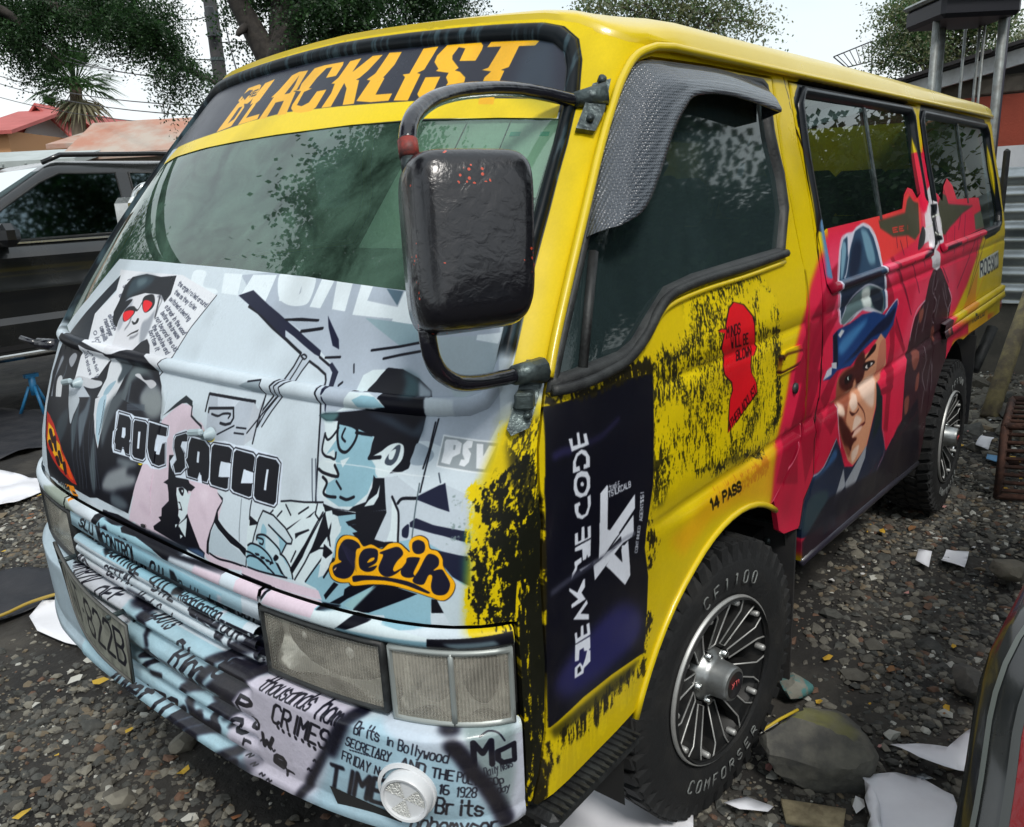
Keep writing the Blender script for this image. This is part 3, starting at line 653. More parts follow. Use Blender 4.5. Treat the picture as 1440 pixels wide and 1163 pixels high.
["L",[90,100,114,255],0,0,[1053,2196,1093,2064],3,0],
["P",[206,221,226,255],0,0,[1055,2318,1125,2322,1212,2313,1298,2292,1427,2283,1432,2245,1397,2204,1365,2177,1333,2169,1315,2098,1253,2061,1163,2064,1102,2091,1085,2129,1104,2147,1077,2169,1075,2189,1096,2212,1072,2224,1073,2280]],
["P",[140,182,198,255],0,0,[1141,2277,1124,2325,1216,2311,1298,2292,1295,2233,1365,2177,1333,2169,1318,2118,1265,2072,1201,2064,1136,2083,1125,2124,1178,2156,1148,2208,1132,2236,1099,2215,1125,2255]],
["P",[206,221,226,255],0,0,[1172,2205,1212,2221,1189,2185]],
["P",[10,11,22,255],0,0,[1021,2332,1050,2343,1092,2347,1180,2360,1236,2369,1287,2388,1303,2422,1217,2421,1166,2417,1237,2447,1257,2486,1286,2501,1350,2499,1425,2476,1487,2442,1496,2423,1491,2376,1491,2325,1483,2287,1466,2209,1444,2198,1395,2189,1415,2234,1424,2273,1402,2281,1366,2269,1344,2252,1297,2226,1297,2272,1301,2292,1212,2311,1117,2324,1063,2319]],
["P",[206,221,226,255],0,0,[1138,2371,1164,2415,1190,2414,1247,2418,1304,2398,1330,2381,1278,2372,1235,2371,1164,2363,1099,2350]],
["P",[140,182,198,255],0,0,[1184,2389,1223,2407,1280,2406,1331,2379,1270,2374,1206,2372]],
["P",[206,221,226,255],0,0,[1168,2422,1182,2472,1219,2490,1278,2495,1261,2477,1247,2457,1221,2431,1218,2419]],
["P",[52,84,92,255],1,8,[1352,2494,1426,2472,1438,2418,1378,2420,1378,2460]],
["P",[150,164,176,255],0,3,[1428,2467,1487,2442,1493,2423,1444,2419]],
["P",[70,104,108,255],1,3,[1025,2333,1050,2342,1116,2348,1101,2323,1063,2319]],
["P",[196,208,216,255],0,2,[1478,2420,1588,2413,1599,2371,1494,2367]],
["P",[60,78,92,160],0,6,[1238,2362,1353,2354,1454,2323,1491,2367,1496,2306,1459,2304,1316,2342]],
["P",[150,166,180,255],1,0,[1483,2287,1543,2266,1549,2243,1518,2223,1469,2224,1472,2257]],
["P",[206,221,226,255],1,0,[1335,2237,1366,2269,1402,2281,1429,2273,1434,2236,1410,2205,1378,2176,1345,2175,1332,2198]],
["P",[60,70,84,255],1,0,[1369,2235,1398,2271,1417,2273,1415,2234,1395,2213,1368,2216]],
["P",[206,221,226,255],1,0,[1378,2250,1401,2262,1396,2233,1380,2231]],
["L",[10,11,22,255],1,0,[1126,2320,1212,2311,1221,2275,1193,2235,1158,2239,1135,2276,1126,2320],5,0],
["L",[10,11,22,255],1,0,[1075,2275,1092,2262,1111,2274,1132,2303],4,0],
["L",[10,11,22,255],0,0,[1217,2297,1289,2296],5,0],
["L",[10,11,22,255],1,0,[1073,2280,1075,2229,1096,2212,1121,2210,1145,2207,1144,2227],4,0],
["L",[10,11,22,255],1,0,[1078,2167,1108,2158,1175,2156,1150,2188],5,0],
["L",[10,11,22,255],1,0,[1104,2145,1128,2130,1120,2098,1142,2089,1180,2091],5,0],
["L",[10,11,22,255],1,0,[1202,2094,1232,2090,1262,2102],5,0],
["L",[10,11,22,255],1,0,[1171,2140,1199,2119],4,0],
["L",[10,11,22,255],1,0,[1163,2304,1156,2278,1176,2265],4,0],
["L",[10,11,22,255],0,0,[1343,2233,1297,2226,1309,2254],6,0],
["P",[10,11,22,255],0,0,[1330,2178,1340,2169,1379,2173,1429,2183,1414,2138,1407,2079,1323,2062,1241,2051,1265,2072,1317,2093,1333,2139]],
["P",[206,221,226,255],0,0,[1364,2152,1358,2123,1329,2100,1313,2078,1352,2088,1366,2114]],
["P",[10,11,22,255],0,0,[1125,2063,1180,2056,1296,2059,1426,2081,1438,2032,1249,2008,1272,2038,1199,2038,1192,2000,1155,1995]],
["L",[10,11,22,255],1,0,[1421,2119,1448,2098,1460,2034],5,0],
["L",[10,11,22,255],1,0,[1447,2102,1468,2121,1520,2123],4,0],
["P",[24,28,52,255],0,0,[1516,2127,1612,2175,1645,2089]],
["L",[10,11,22,255],0,0,[1541,2360,1530,2200,1524,2118,1516,2065],3,0],
["L",[10,11,22,255],0,0,[1532,2350,1530,2270,1521,2213],3,0],
["L",[60,70,84,255],0,0,[1583,2202,1595,2175],2.5,0],
["L",[228,236,240,150],0,0,[1105,2195,1290,2199,1471,2191,1550,2191],2,0],
["P",[206,221,226,255],0,0,[911,2038,1073,2060,1153,2052,1280,2057,1309,1880,1148,1778,1008,1784,746,1776,733,1820,740,1945,865,1994]],
["P",[10,11,22,255],0,0,[1126,2064,1162,2053,1281,2054,1317,2058,1382,2045,1393,1985,1293,1991,1207,1915,1188,1915,1175,1955,1171,1935,1090,1892,1115,1958,1138,2031,1088,1940,1056,1876,1002,1803,991,1818,1026,1863,1062,1916,1123,2010,1141,2039]],
["P",[206,221,226,255],0,0,[1141,2039,1172,2048,1181,2031,1178,2012,1169,1985]],
["P",[206,221,226,255],0,0,[1166,1963,1176,1936,1131,1915]],
["P",[140,182,198,255],0,0,[1203,2034,1281,2051,1293,1994,1224,1975,1224,2000]],
["P",[10,11,22,255],0,0,[1242,2021,1284,2036,1382,2045,1390,2003,1291,2003,1262,2008]],
["P",[206,221,226,255],0,0,[1179,2037,1203,2034,1224,2000,1212,1941,1196,1926,1178,2009]],
["P",[140,182,198,255],0,0,[1136,1864,1173,1877,1207,1915,1241,1819,1161,1731,1129,1781,1069,1790,1098,1830]],
["L",[10,11,22,255],0,0,[911,2038,962,2048,1034,2054,1125,2067],3,0],
["L",[10,11,22,255],0,0,[939,2031,973,2002],3,0],
["L",[10,11,22,255],0,0,[923,2007,901,1985],3,0],
["L",[10,11,22,255],0,0,[1057,2041,1013,2013],3,0],
["L",[10,11,22,255],0,0,[1132,2036,1062,1916,996,1823,1008,1791],3,0],
["L",[10,11,22,255],0,0,[1018,1789,1067,1857,1102,1914,1182,1927],3,0],
["L",[10,11,22,255],0,0,[1182,1924,1117,1847,1074,1794],3,0],
["L",[10,11,22,255],0,0,[1019,1889,995,1847],3,0],
["L",[10,11,22,255],0,0,[874,2002,853,1982],3,0],
["L",[10,11,22,255],0,0,[1099,2057,1096,2025,1119,2009,1142,2035],3,0],
["P",[10,11,22,255],0,0,[952,1950,990,1974,1031,2000,982,1963,958,1946]],
["P",[10,11,22,255],0,0,[1006,1946,1072,1972,1078,1968,1027,1943,1011,1929]],
["P",[10,11,22,255],0,0,[1051,2003,1098,2038,1074,2012]],
["P",[10,11,22,255],0,0,[743,1961,794,1946,795,1940,747,1926]],
["P",[190,206,214,255],0,0,[820,1991,878,1986,951,1956,996,1924,996,1909,981,1905,941,1862,816,1870,772,1866,798,1956]],
["P",[140,182,198,255],1,0,[824,1947,850,1931,847,1910,819,1905]],
["P",[140,182,198,255],0,0,[881,1947,970,1905,944,1864,932,1879,926,1912]],
["L",[10,11,22,255],0,0,[772,1866,798,1956,817,1991,878,1986,951,1956,996,1924,993,1909,970,1906,858,1949],3,0],
["L",[10,11,22,255],0,0,[967,1904,941,1862],3,0],
["P",[140,182,198,255],0,0,[744,1855,768,1867,816,1866,796,1894,807,1906,882,1903,930,1872,963,1854,1002,1803,1008,1787,888,1779,746,1776,736,1810]],
["P",[206,221,226,190],0,0,[848,1904,883,1900,935,1866,997,1813,1008,1791,970,1786,931,1823,903,1838,851,1863]],
["L",[10,11,22,255],1,0,[744,1855,768,1867,816,1866,863,1851,892,1829,881,1816],3.5,0],
["L",[10,11,22,255],1,0,[797,1887,801,1903,841,1911,888,1898,929,1878,936,1862],3.5,0],
["L",[10,11,22,255],1,0,[736,1832,776,1830,853,1807,905,1786],3.5,0],
["L",[10,11,22,255],1,0,[740,1811,764,1822,829,1820,870,1797],3.5,0],
["L",[10,11,22,255],1,0,[746,1776,830,1777,976,1787],3.5,0],
["L",[10,11,22,255],1,0,[941,1862,963,1854,996,1823,1008,1791],3.5,0],
["L",[10,11,22,255],1,0,[802,1895,835,1894,833,1877,816,1877],3.5,0],
["P",[10,11,22,255],1,0,[789,1837,812,1839,817,1833,798,1830]],
["P",[10,11,22,255],1,0,[822,1831,844,1834,849,1828,831,1824]],
["P",[10,11,22,255],1,0,[851,1827,873,1829,878,1823,860,1820]],
["P",[10,11,22,255],1,0,[874,1824,896,1827,900,1821,883,1818]],
["P",[10,11,22,255],1,0,[898,1841,911,1856,928,1850,920,1838,906,1832]],
["P",[10,11,22,255],0,0,[909,1829,926,1827,960,1794,976,1787,943,1795]],
["P",[140,182,198,255],0,0,[1194,1981,1188,1904,1164,1839,1136,1759,1151,1703,1346,1730,1508,1756,1618,1800,1735,1835,1724,1959,1555,2042,1277,2018]],
["P",[206,221,226,255],0,0,[1181,1999,1226,2005,1225,1986,1207,1961,1205,1919,1192,1924,1178,1966]],
["P",[206,220,226,255],0,0,[1157,1924,1184,1935,1205,1919,1191,1864,1164,1833,1136,1820]],
["P",[10,11,22,255],0,0,[1258,2013,1439,2050,1440,2023,1422,2009,1422,1990,1450,1987,1453,1972,1399,1960,1332,1956,1303,1975,1278,1991,1301,1998]],
["P",[10,11,22,255],0,0,[1394,1840,1316,1766,1293,1727,1367,1741,1562,1830,1466,1847]],
["P",[10,11,22,255],0,0,[1214,1820,1235,1815,1175,1751,1166,1765]],
["P",[10,11,22,255],0,0,[1263,1804,1284,1819,1394,1840,1277,1774,1240,1748,1194,1744,1259,1783]],
["P",[150,190,196,255],0,2,[1259,1748,1316,1793,1403,1840,1298,1739]],
["P",[10,11,22,255],0,2,[1155,1738,1249,1747,1230,1732,1153,1720]],
["P",[10,11,22,255],0,0,[1614,1819,1639,1817,1669,1776,1616,1773]],
["P",[10,11,22,255],0,0,[1155,1937,1193,1921,1201,1915,1170,1891,1155,1898]],
["L",[10,11,22,255],0,0,[1207,1897,1191,1864,1164,1826],4,0],
["P",[186,198,208,255],0,0,[1376,2175,1426,2183,1525,2139,1604,2173,1706,2139,1739,1940,1641,1969,1594,1989,1554,2008,1487,1991,1416,1980,1375,1983,1409,2070]],
["P",[206,221,226,255],0,0,[1421,2120,1444,2092,1457,2071,1469,1986,1425,1985,1434,2020,1430,2064]],
["L",[10,11,22,255],1,0,[1421,2120,1444,2092,1458,2067,1470,1986],4,0],
["P",[24,28,52,255],0,0,[1513,2127,1592,2167,1613,2173,1645,2089,1515,2120]],
["L",[10,11,22,255],1,0,[1448,2103,1463,2118,1514,2123],5,0],
["P",[24,28,52,255],0,0,[1505,2049,1526,2064,1593,2048,1725,2031,1735,1996,1633,2017,1508,2036]],
["P",[24,28,52,255],1,0,[1481,2028,1497,2043,1505,2038,1506,2004,1485,2004,1480,2017]],
["P",[24,28,52,255],0,0,[1591,1977,1737,1954,1752,1860,1685,1893]],
["P",[28,96,92,190],0,8,[1712,1956,1743,1952,1752,1860,1725,1872]],
["P",[28,96,92,150],0,6,[1704,2033,1731,2029,1736,1995,1709,2001]],
["P",[140,182,198,255],0,0,[1434,1760,1556,1828,1614,1813,1613,1731,1432,1708]],
["P",[190,206,214,255],0,0,[1633,1819,1685,1891,1747,1856,1752,1735,1686,1735]],
["L",[80,96,104,255],0,0,[1518,2168,1519,2076,1522,2002],2.5,0],
["S",[120,140,140,200],0,20,[1639,2174,1733,2175,1750,1985,1641,1969,1611,2137],9,0.66,1.0,5],
["P",[10,11,22,255],1,0,[1212,1945,1230,1973,1260,1982,1300,1980,1330,1957,1362,1968,1396,1960,1412,1961,1433,1978,1476,1985,1506,1971,1522,1962,1515,1987,1526,2006,1554,2014,1582,2004,1595,1978,1623,1972,1644,1950,1648,1929,1663,1908,1686,1887,1698,1865,1689,1836,1666,1816,1641,1815,1612,1823,1546,1836,1469,1845,1384,1838,1308,1821,1286,1822,1279,1828,1241,1821,1204,1828,1187,1852,1192,1880,1212,1896]],
["P",[240,172,12,255],1,0,[1215,1943,1233,1971,1263,1981,1303,1978,1332,1956,1364,1966,1399,1958,1415,1959,1436,1977,1474,1983,1504,1968,1520,1960,1513,1985,1524,2004,1552,2012,1580,2002,1593,1976,1621,1970,1642,1948,1647,1927,1661,1909,1684,1888,1696,1867,1687,1838,1664,1818,1639,1817,1610,1825,1543,1838,1466,1847,1386,1841,1311,1824,1289,1825,1282,1830,1244,1824,1207,1830,1189,1854,1195,1878,1215,1895]],
["P",[20,20,40,255],1,0,[1226,1932,1244,1962,1274,1970,1305,1965,1320,1951,1305,1941,1304,1912,1304,1877,1287,1851,1257,1838,1220,1840,1206,1857,1209,1874,1244,1893,1230,1901]],
["P",[20,20,40,255],1,0,[1320,1924,1334,1945,1362,1954,1391,1953,1398,1935,1393,1912,1362,1892,1398,1904,1384,1886,1355,1877,1329,1884,1321,1902]],
["P",[20,20,40,255],1,0,[1405,1947,1431,1958,1468,1971,1489,1964,1495,1949,1475,1926,1464,1903,1471,1894,1500,1910,1479,1889,1445,1873,1417,1878,1405,1898,1418,1938,1405,1942]],
["P",[20,20,40,255],1,0,[1515,1942,1556,1946,1559,1937,1543,1898,1548,1886,1522,1879,1499,1885,1495,1903,1510,1926]],
["P",[20,20,40,255],1,0,[1528,1971,1527,1989,1544,1999,1566,1995,1575,1981,1572,1964,1554,1956,1537,1959]],
["P",[20,20,40,255],1,0,[1584,1954,1605,1960,1628,1948,1631,1926,1615,1910,1643,1915,1662,1897,1678,1869,1669,1841,1645,1832,1620,1838,1610,1860,1613,1892,1599,1894,1583,1864,1553,1863,1541,1875,1561,1906]],
["P",[20,20,40,255],1,0,[1300,1855,1343,1864,1425,1871,1523,1868,1602,1843,1602,1836,1580,1840,1505,1856,1426,1859,1352,1849,1306,1836,1297,1843]],
["P",[240,172,12,255],1,0,[1356,1907,1367,1922,1384,1927,1380,1917]],
["P",[230,190,150,255],1,0,[1211,1861,1223,1872,1219,1863,1212,1858]],
["L",[52,48,84,130],0,0,[1232,1952,1270,1907],1.0,0],
["L",[52,48,84,130],0,0,[1238,1950,1274,1904],1.0,0],
["L",[52,48,84,130],0,0,[1245,1948,1278,1901],1.0,0],
["L",[52,48,84,130],0,0,[1252,1946,1282,1897],1.0,0],
["L",[52,48,84,130],0,0,[1258,1944,1285,1894],1.0,0],
["L",[52,48,84,130],0,0,[1265,1942,1289,1891],1.0,0],
["L",[52,48,84,130],0,0,[1272,1939,1293,1888],1.0,0],
["L",[52,48,84,130],0,0,[1278,1937,1297,1884],1.0,0],
["L",[52,48,84,130],0,0,[1285,1935,1301,1881],1.0,0],
["L",[52,48,84,130],0,0,[1291,1933,1304,1878],1.0,0],
["L",[52,48,84,130],0,0,[1298,1931,1308,1874],1.0,0],
["L",[52,48,84,130],0,0,[1304,1928,1312,1871],1.0,0],
["P",[150,160,166,255],0,0,[1573,2314,1776,2293,1771,2201,1570,2223]],
["L",[222,230,236,255],0,0,[1573,2314,1776,2293,1771,2201,1570,2223],2.5,1],
["P",[226,232,238,255],0,0,[1586,2303,1624,2302,1644,2292,1645,2262,1621,2251,1616,2229,1583,2234,1585,2269,1582,2295]],
["P",[150,160,166,255],0,0,[1616,2287,1624,2286,1624,2272,1617,2273]],
["P",[226,232,238,255],0,0,[1649,2288,1661,2301,1682,2299,1682,2280,1670,2277,1684,2262,1682,2237,1669,2224,1649,2228,1652,2245,1665,2245,1653,2262]],
["P",[226,232,238,255],0,0,[1697,2292,1720,2290,1728,2254,1742,2285,1767,2282,1743,2215,1712,2219]],
["P",[226,200,8,255],0,14,[1726,2133,1754,2258,1770,2340,1834,2388,1921,2411,2076,2085,2131,1584,2056,1313,1928,1394,1942,1682,1849,1697,1739,1723,1741,1919]],
["P",[30,30,20,210],0,10,[1801,2287,1844,2346,1920,2359,2018,2098,2064,1718,2032,1353,1966,1380,1941,1656,1908,1947,1861,2125]],
["P",[150,160,150,180],0,6,[1733,2341,1803,2359,1905,2365,1839,2418,1758,2392]],
["S",[226,200,8,255],0,12,[1758,2340,1957,2386,2111,1014,1930,1108,1869,2124],6,0.62,0.6,1],
["S",[226,200,8,255],0,10,[1698,2175,1878,2144,2020,1682,1750,1710],16,0.42,0.7,8],
["S",[22,24,16,255],0,14,[1719,2133,1854,2252,1984,2234,2072,1636,1902,1717,1840,1912],9,0.54,0.75,2],
["S",[22,24,16,255],0,12,[1729,2005,1875,2017,1958,1703,1763,1734],6,0.6,0.8,3],
["S",[22,24,16,255],0,8,[1944,1756,2075,1713,2047,990,1913,1054],9,0.5,0.5,4],
["P",[214,197,210,255],0,0,[708,1771,1139,1776,1157,1746,874,1732,706,1737]],
["P",[214,197,210,255],0,0,[706,1734,879,1726,823,1650,687,1646]],
["P",[214,197,210,255],0,0,[902,1732,1152,1741,1132,1693,865,1681]],
["L",[10,11,22,255],0,0,[706,1737,879,1732],5,0],
["P",[10,11,22,255],0,0,[885,1733,902,1735,835,1653,820,1649]],
["P",[206,221,226,255],0,0,[1144,1719,1317,1739,1631,1704,1605,1646,1123,1672]],
["P",[10,11,22,255],0,0,[1317,1734,1390,1728,1286,1682,1240,1677]],
["P",[120,160,176,255],0,2,[1248,1684,1630,1694,1616,1652,1243,1651]],
["P",[10,11,22,255],0,0,[1610,1703,1893,1716,1895,1670,1707,1637,1605,1646]],
["P",[100,120,130,255],0,4,[1661,1691,1830,1697,1849,1679,1709,1668]],
["P",[206,216,224,255],0,0,[-634,1762,-437,1753,-509,1690,-722,1697]],
["P",[150,190,204,255],0,0,[-413,1731,-249,1727,-71,1725,70,1710,172,1670,173,1641,-479,1674]],
["P",[10,11,22,255],0,0,[-468,1744,-296,1759,77,1741,298,1725,611,1735,590,1642,264,1647,182,1649,176,1683,80,1704,-73,1718,-202,1710,-223,1727,-305,1721,-414,1727,-479,1674,-516,1692]],
["P",[196,208,218,255],0,3,[229,1708,610,1724,591,1648,274,1644,190,1657]],
["P",[214,197,210,255],0,3,[421,1716,610,1724,593,1654,382,1649]],
["P",[248,150,10,255],0,0,[-933,1770,-804,1784,-765,1747,-802,1716,-868,1745]],
["P",[30,20,20,255],0,0,[-836,1758,-771,1759,-782,1750,-838,1748]],
["P",[30,20,20,255],0,0,[-823,1735,-766,1740,-778,1731,-826,1727]],
["P",[150,162,150,255],0,4,[-1226,1705,-924,1759,-821,1715,-711,1687,-916,1652,-1152,1651]],
["T",[10,11,22,255],0,0,[-1062,1748,-889,1740,-863,1765,-1031,1776],5,"WAMA"],
["P",[166,200,214,255],0,0,[-2400,400,800,400,800,1430,-2400,1430]],
["P",[196,202,216,255],0,0,[720,400,2400,400,2400,1380,720,1380]],
["P",[176,196,208,255],0,0,[-2400,400,-800,400,-800,1440,-2400,1440]],
["P",[206,212,222,255],0,5,[-995,1492,-842,1553,-719,1466,-452,1520,-245,1472,-170,1311,-551,1321,-923,1427]],
["T",[14,14,30,255],0,0,[-961,1435,-640,1359,-567,1435,-874,1544],7,"JOWNER/V"],
["T",[14,14,30,255],0,0,[-461,1483,-216,1498,-195,1546,-448,1531],6,"GETTIN"],
["T",[14,14,30,255],0,0,[-496,1346,-297,1396,-287,1461,-484,1413],7,"OFF"],
["T",[14,14,30,255],0,0,[-109,1586,194,1562,221,1617,-90,1632],7,"HIUKOSE"],
["T",[14,14,30,255],0,0,[-9,1538,184,1535,200,1580,10,1584],6,"JITE"],
["T",[14,14,30,255],0,0,[-172,1433,166,1399,224,1474,-108,1502],7,"Weak Spots"],
["P",[14,14,30,255],1,4,[-436,1669,-366,1705,-340,1687,-376,1658,-413,1654]],
["L",[14,14,30,255],1,1.5,[-429,1697,-424,1657,-355,1653],9,0],
["P",[14,14,30,255],1,4,[-382,1639,-325,1670,-304,1654,-334,1629,-364,1626]],
["L",[14,14,30,255],1,1.5,[-377,1661,-372,1628,-317,1625],9,0],
["P",[14,14,30,255],1,4,[-227,1660,-169,1693,-148,1675,-178,1650,-208,1647]],
["L",[14,14,30,255],1,1.5,[-222,1684,-217,1649,-160,1645],9,0],
["P",[14,14,30,255],1,4,[-190,1610,-138,1640,-118,1625,-146,1601,-173,1598]],
["L",[14,14,30,255],1,1.5,[-186,1633,-181,1600,-130,1597],9,0],
["P",[14,14,30,255],1,4,[-186,1569,-139,1597,-121,1582,-146,1561,-171,1558]],
["L",[14,14,30,255],1,1.5,[-182,1589,-178,1560,-132,1557],9,0],
["P",[14,14,30,255],1,4,[-251,1620,-208,1644,-191,1631,-214,1612,-237,1610]],
["L",[14,14,30,255],1,1.5,[-246,1637,-243,1611,-201,1609],9,0],
["P",[14,14,30,255],1,4,[308,1576,358,1608,378,1591,352,1565,325,1562]],
["L",[14,14,30,255],1,1.5,[312,1600,318,1564,368,1560],9,0],
["P",[14,14,30,255],1,4,[361,1559,409,1592,428,1574,404,1549,377,1546]],
["L",[14,14,30,255],1,1.5,[364,1584,370,1548,419,1544],9,0],
["P",[14,14,30,255],1,4,[427,1548,474,1580,492,1562,469,1537,443,1534]],
["L",[14,14,30,255],1,1.5,[430,1572,436,1536,483,1532],9,0],
["P",[14,14,30,255],1,4,[486,1519,531,1551,549,1533,526,1508,502,1505]],
["L",[14,14,30,255],1,1.5,[489,1543,495,1508,541,1503],9,0],
["P",[14,14,30,255],1,4,[560,1570,595,1596,610,1581,592,1561,572,1559]],
["L",[14,14,30,255],1,1.5,[562,1590,566,1561,603,1557],9,0],
["P",[14,14,30,255],1,4,[640,1609,680,1638,697,1621,677,1598,654,1596]],
["L",[14,14,30,255],1,1.5,[642,1632,648,1598,690,1593],9,0],
["P",[14,14,30,255],1,4,[640,1565,680,1594,697,1577,677,1553,655,1551]],
["L",[14,14,30,255],1,1.5,[643,1588,648,1554,690,1548],9,0],
["P",[14,14,30,255],1,4,[695,1567,740,1601,760,1581,737,1553,712,1551]],
["L",[14,14,30,255],1,1.5,[698,1594,704,1554,751,1547],9,0],
["P",[14,14,30,255],1,4,[462,1641,500,1666,515,1652,496,1632,475,1630]],
["L",[14,14,30,255],1,1.5,[465,1661,469,1632,508,1627],9,0],
["P",[14,14,30,255],1,4,[245,1611,279,1633,293,1621,275,1604,256,1602]],
["L",[14,14,30,255],1,1.5,[247,1628,251,1604,286,1601],9,0],
["P",[14,14,30,255],1,4,[330,1534,371,1562,388,1547,366,1525,344,1522]],
["L",[14,14,30,255],1,1.5,[333,1555,338,1524,379,1521],9,0],
["P",[14,14,30,255],1,4,[397,1523,437,1550,453,1535,433,1514,411,1511]],
["L",[14,14,30,255],1,1.5,[401,1543,405,1513,445,1510],9,0],
["P",[14,14,30,255],1,4,[735,1519,773,1548,789,1531,770,1507,749,1505]],
["L",[14,14,30,255],1,1.5,[737,1542,743,1508,782,1502],9,0],
["P",[14,14,30,255],1,4,[773,1486,810,1515,826,1498,807,1474,786,1472]],
["L",[14,14,30,255],1,1.5,[775,1509,780,1475,819,1469],9,0],
["P",[14,14,30,255],1,4,[601,1470,644,1501,661,1484,640,1459,616,1456]],
["L",[14,14,30,255],1,1.5,[604,1494,610,1459,653,1454],9,0],
["P",[14,14,30,255],1,4,[506,1478,544,1505,559,1490,540,1469,520,1466]],
["L",[14,14,30,255],1,1.5,[509,1498,513,1468,552,1465],9,0],
["P",[14,14,30,255],1,4,[811,1600,847,1627,862,1610,844,1588,824,1586]],
["L",[14,14,30,255],1,1.5,[813,1622,818,1589,856,1582],9,0],
["P",[14,14,30,255],1,4,[776,1546,813,1574,828,1557,810,1534,789,1532]],
["L",[14,14,30,255],1,1.5,[778,1568,783,1535,822,1529],9,0],
["P",[14,14,30,255],1,4,[570,1428,606,1455,621,1441,603,1419,583,1417]],
["L",[14,14,30,255],1,1.5,[573,1448,577,1419,614,1415],9,0],
["T",[14,14,30,255],0,0,[306,1539,794,1495,823,1570,358,1608],9,"SMELL OUT OF"],
["L",[14,14,30,255],1,6,[-144,1458,-50,1434,-42,1368,-11,1318,23,1277],14,0],
["P",[14,14,30,255],1,8,[-245,1472,-69,1471,-12,1445,-164,1409]],
["P",[14,14,30,255],1,8,[-73,1419,11,1419,0,1347,-62,1362]],
["L",[14,14,30,255],1,2,[-181,1369,-157,1342],10,0],
["T",[14,14,30,255],0,0,[200,1235,430,1216,502,1363,301,1393],10,"Bloo"],
["T",[14,14,30,255],0,0,[521,1313,731,1331,766,1427,570,1417],9,"OPF"],
["L",[14,14,30,255],1,6,[842,1546,688,1485,568,1408,489,1318,457,1259,499,1217],26,0],
["P",[14,14,30,255],0,5,[822,1459,722,1389,638,1299,595,1187,584,1102,739,1110]],
["L",[14,14,30,255],1,4,[-115,1188,46,1250,-68,1133,91,1154],16,0],
["L",[14,14,30,255],1,6,[135,1229,257,1221,323,1194],22,0],
["L",[14,14,30,255],1,6,[391,1227,286,1172,293,1107,379,1054,522,1069],26,0],
["L",[14,14,30,255],1,4,[614,1210,510,1164,481,1111,525,1078],20,0],
["L",[14,14,30,255],1,5,[486,1220,591,1218],22,0],
["L",[14,14,30,255],1,2,[-8,1197,61,1247,132,1219],9,0],
["T",[14,14,30,255],0,0,[-492,905,-151,938,-31,1057,-389,1029],11,"(uvet"],
["T",[14,14,30,255],0,0,[-90,915,69,885,223,1080,1,1050],16,"TO"],
["L",[14,14,30,255],1,4,[262,1061,77,907,104,890],22,0],
["L",[14,14,30,255],1,5,[388,1084,166,925,206,905],26,0],
["L",[14,14,30,255],1,5,[500,1085,286,956,344,951],24,0],
["P",[14,14,30,255],0,9,[613,1390,687,1450,831,1461,871,1450,782,1398,717,1317,690,1246,611,1168,536,1113,488,1236]],
["P",[200,196,212,255],0,7,[874,1445,1319,1428,1266,1359,1233,1304,1156,1198,1096,1094,1036,1009,998,930,830,923,584,1068,640,1166,724,1307,820,1411]],
["T",[14,14,30,255],0,0,[843,1366,1113,1362,1147,1440,870,1427],10,"thousands"],
["T",[14,14,30,255],0,0,[1152,1346,1258,1345,1281,1418,1189,1446],11,"hom"],
["T",[14,14,30,255],0,0,[910,1253,1189,1232,1221,1311,944,1335],11,"CRIMES"],
["L",[14,14,30,255],1,0,[942,1240,944,1237],8,0],
["L",[14,14,30,255],1,0,[969,1233,971,1230],8,0],
["L",[14,14,30,255],1,0,[1003,1231,1004,1228],8,0],
["L",[14,14,30,255],1,0,[1036,1229,1037,1226],8,0],
["L",[14,14,30,255],1,0,[1072,1230,1074,1227],8,0],
["L",[14,14,30,255],1,0,[1104,1224,1105,1221],8,0],
["L",[14,14,30,255],1,0,[1131,1219,1133,1216],8,0],
["T",[14,14,30,255],0,0,[710,1235,780,1242,802,1298,736,1299],10,"P"],
["T",[14,14,30,255],0,0,[766,1182,814,1182,836,1238,790,1246],10,"o"],
["T",[14,14,30,255],0,0,[823,1124,884,1129,907,1198,849,1200],10,"w"],
["T",[14,14,30,255],0,0,[886,1061,945,1066,966,1129,909,1132],10,"e"],
["T",[14,14,30,255],0,0,[947,1036,995,1036,1009,1073,964,1080],10,"r"],
["T",[14,14,30,255],0,0,[636,1114,694,1118,716,1182,651,1170],10,"O"],
["T",[14,14,30,255],0,0,[698,1074,747,1069,763,1113,707,1110],10,"r"],
["L",[14,14,30,255],0,6,[1336,1422,1279,1362,1231,1292,1187,1220,1104,1097,1042,999,994,909,931,836],20,0],
["P",[14,14,30,180],0,12,[568,943,510,815,637,824,750,967,805,1048,684,1005]],
["L",[14,14,30,255],1,6,[472,901,642,1026],24,0],
["L",[14,14,30,255],1,6,[482,865,648,976],20,0],
["L",[14,14,30,255],1,0,[645,1041,663,1054,665,1041,682,1054],3.5,0],
["L",[14,14,30,255],1,0,[688,1019,705,1033,707,1019,723,1032],3.5,0],
["L",[14,14,30,255],1,0,[606,932,624,946,626,933,644,947],3.5,0],
["L",[14,14,30,255],1,0,[740,1002,756,1015,758,1002,774,1015],3.5,0],
["L",[14,14,30,255],1,0,[798,981,814,994,816,981,832,994],3.5,0],
["L",[14,14,30,255],1,0,[841,973,856,986,858,973,873,985],3.5,0],
["L",[14,14,30,255],1,0,[905,955,920,968,922,955,936,967],3.5,0],
["L",[14,14,30,255],1,0,[816,1133,831,1145,834,1133,848,1144],3.5,0],
["L",[14,14,30,255],1,0,[873,1118,887,1130,890,1117,904,1129],3.5,0],
["L",[14,14,30,255],1,0,[1115,1160,1126,1170,1128,1158,1140,1168],3.5,0],
